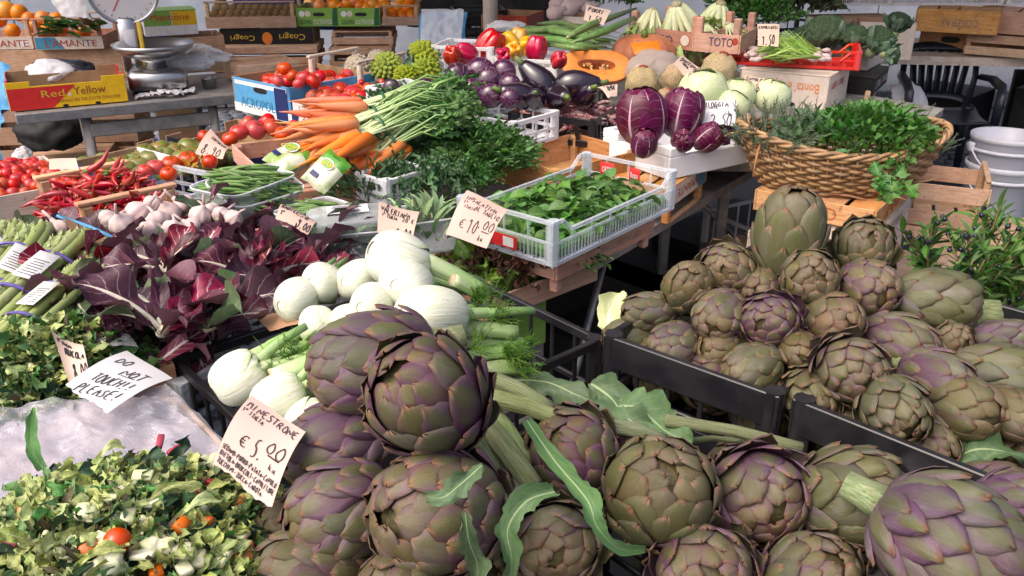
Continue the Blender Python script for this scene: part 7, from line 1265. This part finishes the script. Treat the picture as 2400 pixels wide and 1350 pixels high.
# monobloc chair
MT['chair'] = mat('chair_plastic', (.018, .022, .034), (.014, .018, .028), 14., .35, .5, val=.02)
def chair():
    cq = P(2205, 268, .43); cx, cy = cq.x, cq.y; o = thing('plastic_chair', 'dark blue black plastic garden chair in front of the far table', 'chair', TR((cx, cy, 0)) @ RZ(R_(-14)))
    def shell(f, nu, nv, th, nm):
        V = []; 
        for s in (0, 1):
            for j in range(nv):
                for i in range(nu): p = Vector(f(2 * i / (nu - 1) - 1, j / (nv - 1))); V.append(tuple(p + Vector((0, th * s if nm == 'back' else 0, -th * s if nm != 'back' else 0))))
        F = grid_faces(nu, nv) + [q[::-1] for q in grid_faces(nu, nv, o=nu * nv)]; m = nu * nv
        for j in range(nv - 1): F += [(j * nu, (j + 1) * nu, (j + 1) * nu + m, j * nu + m), (j * nu + nu - 1, j * nu + nu - 1 + m, (j + 1) * nu + nu - 1 + m, (j + 1) * nu + nu - 1)]
        for i in range(nu - 1): F += [(i, i + m, i + 1 + m, i + 1), ((nv - 1) * nu + i, (nv - 1) * nu + i + 1, (nv - 1) * nu + i + 1 + m, (nv - 1) * nu + i + m)]
        return np.array(V), F, None
    obj('seat', G().add(shell(lambda u, v: (u * (.22 + .02 * v), -.24 + .46 * v, .43 - .02 * math.sin(3.14 * v) + .015 * u * u), 11, 9, .012, 'seat')), MT['chair'], o)
    bk = lambda x, z: .24 + .22 * (z - .43) - .35 * x * x
    for k in range(7):
        x0 = -.135 + .045 * k; obj('back_slat', G().add(tube([(x0 * (1 + .25 * v), bk(x0, .52 + .26 * v), .52 + .26 * v) for v in (0, .33, .66, 1)], .036, 6, True, .25)), MT['chair'], o)
    for z, w in ((.80, .215), (.505, .19)):
        obj('back_rail', G().add(tube([(w * u, bk(w * u, z), z - .03 * abs(u) ** 3) for u in [k / 6 - 1 for k in range(13)]], .034, 8, True, .4)), MT['chair'], o)
    for s in (-1, 1):
        obj('back_side', G().add(tube([(s * .19, bk(.19, .44), .44), (s * .215, bk(.2, .6), .62), (s * .21, bk(.2, .8), .79)], .03, 8, True, .4)), MT['chair'], o)
        obj('armrest', G().add(tube([(s * .235, .25, .63), (s * .26, .05, .65), (s * .26, -.18, .64), (s * .25, -.24, .60), (s * .245, -.24, .43)], [.022, .026, .028, .026, .024], 8, True, .5)), MT['chair'], o)
        obj('leg', G().add(tube([(s * .21, -.22, .43), (s * .245, -.27, 0)], [.034, .022], 8)), MT['chair'], o); obj('leg', G().add(tube([(s * .20, .22, .45), (s * .235, .32, 0)], [.036, .022], 8)), MT['chair'], o)
chair()
# far table with crates
table('far plank table carrying the stacked wooden crates at the right', [(2.15, 5.45), (4.6, 5.1), (4.8, 6.0), (2.3, 6.3)], .765, [(2.35, 5.6), (4.3, 5.3)], th=.05, m='pine_white', brace=[((3.2, 5.4, .72), (3.9, 5.35, .2), .018)])
def stk(px, py, z, L, W, h, yaw, label, m='pine', rows=1, tx=(), floor=-1, hole=None, post=(0, 0)):
    r = RectW(P(px, py, z).x, P(px, py, z).y, z, yaw, L, W); o = wood_crate(label, r, h, rows, None, post, m, tx=tx, floor=floor)
    if hole: patch(o, 'hand_hole', r.face(*hole[:3]), hole[3], hole[4], 'blackdull', .0012, [(.5 * math.copysign(abs(math.cos(a)) ** .5, math.cos(a)), .5 * math.sin(a)) for a in [2 * math.pi * k / 16 for k in range(16)]])
    return o
stk(2255, 65, .90, .30, .46, .125, 62, 'lower wooden crate with a hand hole on the far table', 'pine_orange', hole=('W', -.05, .065, .11, .04)); stk(2250, 18, 1.045, .30, .46, .135, 62, 'upper wooden crate printed COFERAS on the far table', 'pine_orange', tx=[('W', 'COFERAS', .02, .06, .2, .045, 'greyp', True)])
stk(2375, 78, .90, .36, .46, .12, 55, 'wooden crate at the right end of the far table', 'pine', 2); stk(2395, 22, 1.04, .36, .46, .13, 55, 'topmost wooden crate at the right end of the far table', 'pine_pink', 1); stk(2330, 70, .87, .3, .3, .10, 20, 'wooden crate behind, between the two stacks on the far table', 'pine')
for i, (px, py, L, lb) in enumerate(((2170, -8, .72, 'pale grey slotted plastic crate on top of the COFERAS crate'), (1960, -12, .5, 'pale grey slotted plastic crate behind the broccoli'), (2395, -12, .5, 'white slotted plastic crate at the top right corner'))):
    r = RectW((px - 1200) / FPX * 5.6, 5.8, 1.165, 0, L, .4); plastic_crate(lb, r, .12, 'white_pl', (7, 5), mid=.085, slit=6, solid=0)
stk(2010, 40, .98, .5, .4, .10, 8, 'wooden crate under the grey plastic crate behind the broccoli', 'pine')
rr_ = RectW(P(1850, 45, 1.02).x, P(1850, 45, 1.02).y, 1.0, 20, .42, .4); plastic_crate('black plastic crate of dark salad heads behind the price board', rr_, .13, 'black', (6, 5), mid=.06); herb_heap('dark_salad', 'dark purple and green salad heads in the black crate at the top', 'salad', [(leaf(.14, .05, 7, 9, 'broad', 1.2, .4, .25, 7., .4, k), k % 2) for k in range(4)], 120, dome(tuple(P(1860, 25, 1.0)), .26, .2, .10), [MT['oak'], MT['chicg']], seed=81)
soft('plastic_bag', 'pale plastic sack on the ground by the chair', 'plastic bag', (2130, 240), 5.2, 70, 120, (0, .3, .9), 'milky', 8, .3, .7)
tag(obj('dark_board', G().add(box((0, 0, 0), (.6, .04, .5), .005)), MT['blackdull'], None, TR((3.9, 6.2, .3))), 'dark panel standing under the far table', 'panel')
gb = carton('green card box printed GIO seen behind the black crate', RectW(P(1160, 735, .74).x, P(1160, 735, .74).y + .12, .84, 35, .16, .2), .22, ('greenc',) * 4); lettering(gb, 'GIO', RectW(0, 0, 0, 0, .16, .2).face('S', .02, .17), .09, .035, 'dgreen')
# ================================================================== LEFT BACK: scale table, fruit crates
tA, tB = P(35, 268, .80), P(640, 212, .80); dx = (tB - tA).normalized(); nx = Vector((-dx.y, dx.x, 0)); tC, tD = tB + nx * .62, tA + nx * .62
o = thing('scale_table', 'folding metal table with the weighing scale on it', 'table', TR(tA) @ RZ(math.atan2(dx.y, dx.x))); LT = (tB - tA).length
obj('tabletop', G().add(box((LT / 2, .31, -.012), (LT, .62, .022), .003)), MT['grey_paint'], o, None, False); obj('front_rail', G().add(box((LT / 2, -.006, -.022), (LT, .012, .044), .003)), MT['galv'], o, None, False)
for x in (.27, LT - .28): 
    obj('leg', G().add(tube([(x, .06, -.025), (x - .02, -.02, -.79)], .022, 8)), MT['grey_paint'], o); obj('leg', G().add(tube([(x, .54, -.025), (x + .01, .62, -.79)], .02, 8)), MT['grey_paint'], o)
obj('cross_bar', G().add(box((LT / 2, .045, -.11), (LT - .56, .03, .06), .004)), MT['grey_paint'], o, None, False)
SM_ = TR(tA) @ RZ(math.atan2(dx.y, dx.x))
def sx(px, py): return P(px, py, .80)
rRY = Rect((28, 255), (278, 234), (-10, 200), .925, .46, .32); rRY = RectW((SM_ @ Vector((.22, .2, 0))).x, (SM_ @ Vector((.22, .2, 0))).y, .925, math.degrees(math.atan2(dx.y, dx.x)), .47, .32); ry = carton('red and yellow mango box printed Red and Yellow on the metal table', rRY, .12, ('yellow', 'redc', 'card', 'redc'), notch=.022)
patch(ry, 'red_print', rRY.face('S', -.10, .047), .265, .092, 'redc', .001, [(-.5, -.5), (.12, -.5), (.5, .5), (-.5, .5)]); lettering(ry, 'Red', rRY.face('S', -.06, .062, .0012), .09, .03, 'gold'); lettering(ry, '&', rRY.face('S', .005, .055, .0012), .015, .016, 'white'); lettering(ry, 'Yellow', rRY.face('S', .085, .066, .0012), .13, .034, 'brownp'); lettering(ry, "MANGUES DE COTE D'IVOIRE", rRY.face('S', .08, .028, .0012), .25, .014, 'brownp')
for k in (-.02, .11): patch(ry, 'cut_notch', rRY.face('S', k, .006), .024, .012, 'blackdull', .0014, disc_pts(12))
soft('grey_bag', 'limp grey plastic over the mango box', 'plastic bag', (115, 165), 4.0, 110, 70, (0, .6, .7), 'milky', 11, .3, .5); soft('dark_bag', 'dark blue grey bag behind the mango box', 'bag', (150, 160), 4.12, 150, 60, (0, .6, .7), 'chair', 12, .3, .5)
# weighing scale
def wscale():
    q = SM_ @ Vector((.62, .24, 0)); o = thing('weighing_scale', 'steel market scale with a round white dial and a shallow pan', 'scale', TR(q) @ RZ(math.atan2(dx.y, dx.x) - .15))
    obj('base', G().add(box((0, 0, .062), (.26, .22, .10), .022)), MT['steel'], o); obj('foot', G().add(box((0, 0, .006), (.24, .2, .012), .003)), MT['blackdull'], o)
    obj('pan_support', G().add(lathe([(.05, .112), (.045, .14), (.09, .155), (.09, .165)], 18)), MT['steel'], o)
    obj('pan', G().add(lathe([(.01, .172), (.12, .175), (.165, .20), (.182, .225), (.186, .225), (.170, .198), (.122, .170), (.01, .167)], 36)), MT['steel'], o)
    obj('column', G().add(box((-.11, .16, .20), (.085, .07, .26), .012)), MT['steel'], o)
    d = obj('dial', G().add(lathe([(.01, -.03), (.155, -.03), (.160, -.02), (.160, .028), (.150, .034), (.146, .022), (.01, .02)], 40)), MT['steel'], o, TR((-.10, .15, .455)) @ RX(math.pi / 2 + .06))
    fc = obj('dial_face', G().add(lathe([(.002, 0), (.145, 0)], 36, None, True, False)), MT['wpaper'], d, TR((0, 0, .0235)))
    for k in range(24): obj('tick', G().add(box((0, .130, 0), (.0025, .018 if k % 6 == 0 else .010, .0008), .0002), RZ(k * math.pi / 12)), MT['ink'], d, TR((0, 0, .0245)))
    obj('needle', G().add(box((0, .05, 0), (.004, .12, .001), .0003)), MT['redc'], d, TR((0, 0, .026)) @ RZ(2.6)); st = obj('sticker', G().add(box((-.105, .1225, .23), (.05, .002, .09), .0005)), MT['wpaper'], o); obj('side_plate', G().add(box((-.055, .13, .2), (.02, .012, .22), .003)), MT['gold'], o)
wscale()
tag(obj('small_pot', G().add(lathe([(.03, 0), (.036, .05), (.040, .052), (.034, .048), (.028, .006), (.005, .006)], 18)), MT['steel'], None, TR(SM_ @ Vector((.84, .2, .0)))), 'small metal cup beside the scale', 'cup')
for i, (x, y) in enumerate(((.55, .08), (.70, .09), (.64, .05))): tag(sheet('paper_scrap', ('crumpled white paper scrap in front of the scale', 'crumpled paper scrap right of the first one', 'small paper scrap at the table edge')[i], 'paper', [SM_ @ Vector((x - .05, y + .03, .02)), SM_ @ Vector((x + .06, y + .04, .018)), SM_ @ Vector((x + .05, y - .03, .012)), SM_ @ Vector((x - .06, y - .03, .014))], 'wpaper', .012, 20 + i, 14, 10, 30.), None)
rHb = RectW((SM_ @ Vector((1.12, .30, 0))).x, (SM_ @ Vector((1.12, .30, 0))).y, .90, math.degrees(math.atan2(dx.y, dx.x)) + 4, .30, .30); wood_crate('low wooden box with a lid board right of the scale', rHb, .09, 1, m='pine_old', floor=-1, tx=[('S', 'POLLA', .02, .05, .07, .022, 'greyp', True)])
q = SM_ @ Vector((.80, .60, 0)); rMa = RectW(q.x - .10, q.y + .12, 1.12, 26, .26, .18); ma = carton('green and yellow tea box printed Mantione behind the scale', rMa, .12, ('white', 'white', 'card', 'yellow'), lid='greenc'); patch(ma, 'yellow_print', rMa.face('S', .07, .085), .12, .07, 'yellow', .001); patch(ma, 'green_print', rMa.face('S', -.06, .085), .13, .07, 'greenc', .001); lettering(ma, 'Mantione', rMa.face('S', -.0, .092, .0012), .19, .032, 'redc')
carton('navy blue card box under the tea box', RectW(q.x - .16, q.y + .06, 1.0, 20, .12, .12), .12, ('navy', 'navy', 'card', 'card')); carton('dark brown printed packet between the scale and the navy box', RectW(q.x - .28, q.y + .08, 1.06, 24, .07, .1), .2, ('brownp', 'brownp', 'card', 'card'))
wood_crate('stack support crate behind the scale', RectW(q.x - .1, q.y + .12, .99, 26, .5, .26), .18, 2, m='pine_old')
soft('plastic_bag', 'large crumpled clear plastic bag right of the scale', 'plastic bag', (455, 130), 4.25, 150, 74, (0, .6, .7), 'clear', 15, .45, .6, 24); soft('plastic_bag', 'clear crumpled bag lying in front of the larger one', 'plastic bag', (440, 150), 4.1, 110, 44, (0, .7, .6), 'clear', 18, .45, .6, 20)
bl = sheet('blue_bag', 'blue plastic bag hanging at the left edge of the metal table', 'plastic bag', [P(-30, 140, .95) , P(22, 150, .95), D(35, 400, 3.7), D(-40, 400, 3.6)], 'skyblue', .05, 30, 26, 40, 6.); soft('white_bag', 'pale plastic bag below the blue one', 'plastic bag', (50, 370), 4.0, 44, 60, (0, .4, .8), 'milky', 19, .3, .7)
# crates behind the scale table
def LP(px, py, t): return D(px, py, t)
def fcrate(px, py, t, L, W, h, yaw, label, m, post=(0, .03), tx=(), rows=1, rail=True, floor=1, sh=None):
    """px,py: middle of the lower front edge"""
    p = D(px, py, t); y = R_(yaw); c = p + Vector((-math.sin(y), math.cos(y), 0)) * W / 2; r = RectW(c.x, c.y, p.z + h, yaw, L, W); return r, wood_crate(label, r, h, rows, sh, post, m, rail=rail, tx=tx, floor=floor)
YA = 8
r1, la = fcrate(165, 116, 4.7, .36, .34, .07, YA, "wooden crate printed L'AMANTE with leafy oranges, right of its twin", 'pine_pink', (0, .085)); patch(la, 'cream_print', r1.face('S', 0, .035), .355, .066, 'creamc', .0006); patch(la, 'blue_print', r1.face('S', -.10, .035), .15, .062, 'teal', .001, [(-.5, -.5), (.5, -.5), (.2, .5), (-.5, .5)]); lettering(la, "L'AMANTE", r1.face('S', .01, .034, .0012), .27, .036, 'rust')
r2, lb_ = fcrate(0, 117, 4.72, .36, .34, .07, YA, "wooden crate printed L'AMANTE with oranges, cut by the left edge", 'pine_pink', (0, .085)); patch(lb_, 'cream_print', r2.face('S', 0, .035), .355, .066, 'creamc', .0006); lettering(lb_, "L'AMANTE", r2.face('S', .02, .034, .0012), .27, .036, 'rust'); patch(la, 'sticker', r1.face('S', .09, .035), .05, .03, 'white', .0018); patch(lb_, 'sticker', r2.face('S', .13, .03), .05, .03, 'white', .0018)
GO = 'oranges in the crates behind the scale'
for i, (px, py, w, lb) in enumerate(((15, 25, 46, 'large pile top at the left edge'), (68, 45, 34, 'left, behind the crate rail'), (100, 42, 34, 'in the middle, behind the rail'), (135, 48, 40, 'with a leaf beside the white cloth'), (195, 75, 36, 'between dark leaves at the right'), (30, 72, 34, 'between leaves in the left crate'), (145, 70, 28, 'low behind the rail'), (-5, 45, 40, 'cut by the left edge'), (45, 30, 40, 'half hidden by brown paper'), (80, 62, 32, 'low at the left post'), (112, 66, 30, 'low in the middle of the right crate'))): fruit('orange', 'orange ' + lb, (px, py), 4.78, w, GO, (math.sin(i * 2), .6, .6))
herb_heap('orange_leaves', 'dark green orange leaves among the oranges at the left', 'leaves', [(leaf(.12, .026, 5, 7, 'oval', .6, .3, .05, 5., .2, k), 0) for k in range(3)], 34, lambda rr: (tuple(D(rr.uniform(95, 225), rr.uniform(55, 80), 4.68)), (rr.uniform(-1, 1), -.3, .1)), MT['myrtle'], seed=91, up=.4)
sheet('white_cloth', 'white cloth with dark stripes hanging beside the dial', 'cloth', [D(108, -30, 4.5), D(190, -30, 4.5), D(218, 50, 4.45), D(150, 45, 4.45)], 'wpaper', .02, 33, 20, 24, 8.); fruit('kiwi', 'brown round fruit below the white cloth', (200, 42), 4.6, 28, None)
wood_crate('wooden crate under the orange crates at the left', RectW(r1.c.x - .2, r1.c.y + .03, r1.z - .075, YA, .9, .34), .16, 1, m='pine'); wood_crate('lowest wooden crates behind the scale table', RectW(r1.c.x - .2, r1.c.y + .03, r1.z - .24, YA, .9, .34), .5, 4, m='pine_old')
r3, kw = fcrate(590, 66, 5.0, .52, .36, .065, 6, 'wooden crate of brown kiwis', 'pine_old', (0, .075)); 
for i in range(34): px, py = 500 + (i % 11) * 18 + 6 * (i // 11), 48 - 13 * (i // 11); fruit('kiwi', 'brown fuzzy kiwi in the wooden crate', (px, py), 5.08 + .06 * (i // 11), 26, 'kiwis in the wooden crate', (1, 0, .2), 0)
r4 = RectW(D(520, 110, 5.0).x + .02, D(520, 110, 5.0).y + .18, D(520, 72, 5.0).z, 6, .16, .34); 
rC1 = RectW(D(560, 108, 5.02).x, D(560, 108, 5.02).y + .18, D(560, 70, 5.02).z, 5, .24, .34); cg = carton('left black fruit box printed Coagri, upside down', rC1, .10, ('blackc', 'blackc', 'card', 'card'), lid='blackc', tx=[('S', 'Coagri', .01, .06, .14, .04, 'gold', True)])
rC2 = RectW(D(668, 106, 5.02).x, D(668, 106, 5.02).y + .18, D(668, 67, 5.02).z, 5, .30, .34); cg2 = carton('right black fruit box printed Coagri with an orange picture', rC2, .10, ('blackc', 'blackc', 'card', 'card'), lid='blackc', tx=[('S', 'Coagri', .03, .06, .15, .045, 'gold', True)]); patch(cg2, 'orange_print', rC2.face('S', -.115, .05), .06, .07, 'orangep', .001, disc_pts(18))
for k in range(3): fcrate(628 - 4 * k, 150 + 42 * k, 4.95, .58, .36, .095, 5, ('upper slatted crate under the black boxes', 'middle slatted crate under the black boxes', 'lowest slatted crate under the black boxes')[k], 'pine', (0, 0), (), 2, False, -1, .036)
for k in range(3): fcrate(850 - 3 * k, (104, 158, 205)[k], (5.1, 5.05, 5.0)[k], .37, .34, (.075, .11, .11)[k], 3, ('slatted crate printed COLTIVATORI DI PASSIONI under the green boxes', 'middle slatted crate under the green boxes', 'lowest slatted crate under the green boxes')[k], 'pine', (.03 if k == 0 else 0, 0), [('S', 'COLTIVATORI DI PASSIONI', 0, .055, .30, .022, 'greyp', True)] if k == 0 else (), 1 if k == 0 else 2, False, -1, .036 if k else .04)
for i, (px, h_) in enumerate(((742, 0), (840, 0))):
    p = D(px, 62, 5.05); r = RectW(p.x, p.y + .17, p.z + .105, 3, .245, .34); g1 = carton(('left green card box printed GIOVANI COLTIVATORI', 'right green card box printed GIOVANI COLTIVATORI')[i], r, .105, ('greenc', 'greenc', 'card', 'greenc'), hole=('S', .01, .068, .07, .022)); patch(g1, 'dark_print', r.face('S', .088, .055), .06, .10, 'dgreen', .001, [(-.1, -.5), (.5, -.5), (.5, .5), (.1, .5)]); lettering(g1, 'GIOVANI', r.face('S', -.07, .026, .0016), .075, .028, 'dgreen'); lettering(g1, 'COLTIVATORI', r.face('S', .03, .026, .0016), .11, .028, 'white'); patch(g1, 'badge', r.face('S', -.09, .072), .034, .034, 'white', .0012, disc_pts(16)); patch(g1, 'badge', r.face('S', -.055, .072), .034, .034, 'creamc', .0013, disc_pts(16))
r5, oc = fcrate(940, 60, 5.05, .22, .32, .05, 3, 'small wooden crate of oranges right of the green boxes', 'pine_old', (0, .055))
for i, (px, py) in enumerate(((785, 12), (815, 8), (845, 14), (875, 10), (905, 18), (935, 14), (830, 2), (865, -3), (900, 2), (940, 0), (780, -2), (955, 18), (920, 35), (945, 38), (912, 42), (965, 38), (800, 20), (860, 20), (890, 22), (750, 14), (960, 0))): fruit('orange', 'orange heaped on the green boxes and the small crate', (px, py), 5.15, 31, 'oranges on the green boxes', (math.sin(i * 2), .6, .6))
for i, (px, py) in enumerate(((730, 10), (968, 2))): fruit('py', ('yellow fruit behind the kiwis', 'yellow fruit at the top behind the oranges')[i], (px, py), 5.5, 36, None, (.3, .8, .3), i, lambda: pepper_pool('pepper_yellow'))
table('back table under the fruit crates', [(-2.0, 4.85), (-.6, 4.85), (-.6, 5.5), (-2.0, 5.5)], .62, [(-1.9, 4.9), (-.7, 4.9)], m='pine_old')
tag(obj('blue_board', G().add(box((0, 0, 0), (.9, .05, .5), .006)), MT['navy'], None, TR(D(700, -20, 5.8))), 'dark blue panel behind the fruit crates', 'panel')
stk(160, 340, .35, .5, .4, .3, 15, 'dark wooden crate on the ground under the metal table', 'pine_old', 3); fcrate(420, 330, 4.6, .2, .3, .2, 10, 'wooden crate standing under the metal table at the right', 'pine_old', (0, 0), (), 2, False); soft('dark_sack', 'black sack under the metal table', 'sack', (120, 300), 4.6, 150, 120, (0, .4, .8), 'blackdull', 25, .25, .7)
# ================================================================== HANDWRITTEN PRICE PAPERS
paper('white torn note reading DO NOT TOUCH PLEASE', [(298, 820), (404, 893), (252, 972), (152, 898)], (1.22, 1.19, 1.09, 1.12), [('DO', .14, .38, .27, .16, -.24), ('NOT', .45, .84, .41, .16, -.2), ('_', .46, .80, .45, .1, -.2), ('TOUCH!!', .20, .88, .70, .16, -.2), ('PLEASE!', .18, .90, .92, .15, -.2)], 'wpaper', 0.09, None, (0, 0, 1, 0), seed=1, lw=.0017)
paper('kraft price paper reading MINESTRONE 5.00 with a list of vegetables', [(592, 934), (716, 1010), (634, 1188), (502, 1088)], (.96, .92, .86, .89), [('MINESTRONE', .06, .95, .14, .11, .0), ('1ª ITALIA', .04, .42, .25, .07, .02), ('€', .22, .36, .60, .15, 0), ('5.', .44, .64, .56, .24, .0), ('00', .62, .94, .46, .16, .0), ('=', .66, .92, .54, .04, 0), ('kg', .76, .90, .66, .07, 0), ('SEDANO-PORRO-PATATA-CAVOLO', .04, .97, .78, .055, 0), ('BIETOLA-BROCCOLI-CAVOLFIORE', .04, .97, .86, .055, 0), ('ZUCCHINI-ZUCCA-CAROTA', .04, .80, .94, .055, 0)], 'paper', 0.12, None, (0, 0, 1, 0), seed=2, lw=.0015)
paper('kraft price paper reading INSALATINA AL TAGLIO 10.00', [(1094, 452), (1191, 490), (1141, 578), (1044, 553)], (1.80, 1.78, 1.70, 1.71), [('INSALATINA', .08, .85, .20, .12, .05), ('1°', .08, .18, .33, .08, 0), ('ITALIA', .14, .40, .42, .07, 0), ('AL TAGLIO', .38, .97, .36, .12, .05), ('€', .20, .34, .76, .15, 0), ('10', .40, .62, .74, .26, 0), ('.00', .58, .97, .62, .20, 0), ('=', .70, .95, .74, .05, 0), ('kg', .72, .84, .88, .10, 0)], 'paper', 0.15, None, (0, 0, 0, 0), seed=3, lw=.0016)
paper('kraft price paper reading VALERIANA beside the lidded clear box', [(887, 475), (983, 497), (966, 562), (884, 545)], (1.76, 1.76, 1.68, 1.68), [('VALERIANA', .06, .82, .30, .24, .04), ('1ª ITALIA', .10, .50, .50, .12, .05), ('20 €', .62, .95, .50, .14, .05), ('9.00', .50, .95, .90, .30, 0)], 'paper', 0.12, None, seed=4, lw=.0018)
paper('curled kraft price paper with 8.00 in the mixed salad', [(120, 778), (196, 815), (212, 890), (160, 895)], (1.24, 1.23, 1.18, 1.18), [('1ª ITALIA', .10, .55, .20, .10, .1), ('RUCOLA', .25, .95, .42, .17, .1), ('8.00', .35, .98, .82, .30, .0)], 'paper', 0.18, None, (1, 0, 0, 0), seed=5, lw=.0018, fold=.25)
paper('kraft card with a blue edge standing between asparagus and garlic', [(134, 506), (288, 568), (262, 590), (160, 535)], (1.66, 1.62, 1.56, 1.56), [('3.00', .2, .6, .6, .4, 0)], 'card', .05, None, seed=6)
tag(obj('blue_card_edge', G().add(tube([D(133, 505, 1.655), D(210, 532, 1.635), D(289, 567, 1.615)], [.004, .0045, .003], 5, True, .3)), MT['skyblue']), 'blue printed edge strip along the kraft card', 'card strip')
paper('kraft price card with 8.90 over the tomatoes', [(494, 303), (536, 348), (522, 372), (456, 362)], (2.62, 2.58, 2.52, 2.54), [('COSTOLUTI', .25, .95, .22, .12, 0), ('8.90', .15, .85, .72, .36, 0)], 'paper', 0.09, None, seed=7, lw=.003)
paper('grey price card reading PRUNE by the carrots', [(706, 243), (752, 250), (748, 296), (700, 290)], (2.60, 2.58, 2.50, 2.5), [('POMODORI', .1, .9, .25, .14, 0), ('2.50', .2, .8, .7, .3, 0)], 'paper', 0.09, None, seed=8, lw=.0025)
paper('pink price paper reading RADICCHIO half covered by chicory', [(660, 483), (746, 522), (722, 548), (645, 514)], (1.72, 1.70, 1.64, 1.66), [('RADICCHIO', .05, .8, .38, .3, 0), ('1ª', .08, .2, .7, .2, 0), ('9.00', .6, .98, .8, .3, 0)], 'paper', 0.12, None, seed=9, lw=.002)
paper('white price paper reading CHIOGGIA behind the round radicchio', [(1632, 238), (1728, 240), (1722, 296), (1640, 292)], (2.62, 2.62, 2.50, 2.5), [('CHIOGGIA', .06, .78, .26, .24, 0), ('1ª ITALIA', .06, .5, .42, .1, 0), ('2.50', .3, .9, .84, .34, 0)], 'wpaper', 0.08, None, seed=10, lw=.003)
paper('kraft price card reading MANTOVA tucked between the celeriac roots', [(1598, 131), (1642, 160), (1616, 188), (1578, 150)], (2.98, 2.98, 2.93, 2.93), [('MANTOVA', .08, .95, .3, .3, 0), ('1ª ITALIA', .1, .6, .55, .16, 0)], 'paper', 0.08, None, seed=11, lw=.003)
paper('small kraft card in front of the rightmost white cabbage', [(1745, 176), (1793, 184), (1786, 212), (1742, 204)], (3.02, 3.02, 2.96, 2.96), [('CAVOLO', .1, .9, .3, .3, 0), ('1.50', .3, .9, .8, .3, 0)], 'paper', 0.08, None, seed=12, lw=.003)
paper('curled kraft card reading TONDE beside the aubergines', [(1398, 210), (1448, 196), (1446, 222), (1425, 232)], (2.6, 2.62, 2.56, 2.54), [('TONDE', .15, .9, .5, .4, 0)], 'paper', 0.15, None, seed=13, lw=.003)
paper('kraft price card reading PORRI on the leeks', [(1375, 10), (1432, 26), (1414, 60), (1368, 46)], (3.45, 3.45, 3.35, 3.35), [('PORRI', .1, .8, .3, .3, 0), ('1.50', .2, .8, .8, .3, 0)], 'paper', 0.06, None, seed=14, lw=.004)
paper('kraft price board behind the spring onions', [(1775, 56), (1826, 58), (1824, 110), (1776, 106)], (3.32, 3.32, 3.25, 3.25), [('CIPOLLOTTI', .05, .95, .2, .14, 0), ('1.50', .2, .8, .75, .4, 0)], 'paper', 0.06, None, seed=15, lw=.004)
paper('back of a kraft card standing in the chilies', [(118, 374), (178, 370), (185, 396), (116, 398)], (2.05, 2.05, 2.02, 2.02), [], 'paper', 0.06, None, seed=16)
paper('curled kraft card between the chilies and the garlic', [(376, 470), (405, 478), (415, 505), (392, 500)], (1.8, 1.8, 1.75, 1.75), [('3', .5, .8, .7, .3, 0)], 'paper', 0.15, None, seed=17)
paper('brown cardboard strip across the left of the fennel crate', [(600, 745), (672, 728), (705, 758), (632, 776)], (1.32, 1.30, 1.24, 1.26), [], 'card', .03, None, seed=18)
paper('white printed card under the violet artichokes', [(2085, 1100), (2140, 1115), (2135, 1150), (2080, 1140)], (1.0, 1.0, .97, .97), [('TO', .2, .8, .6, .5, 0)], 'wpaper', 0.03, None, seed=19)
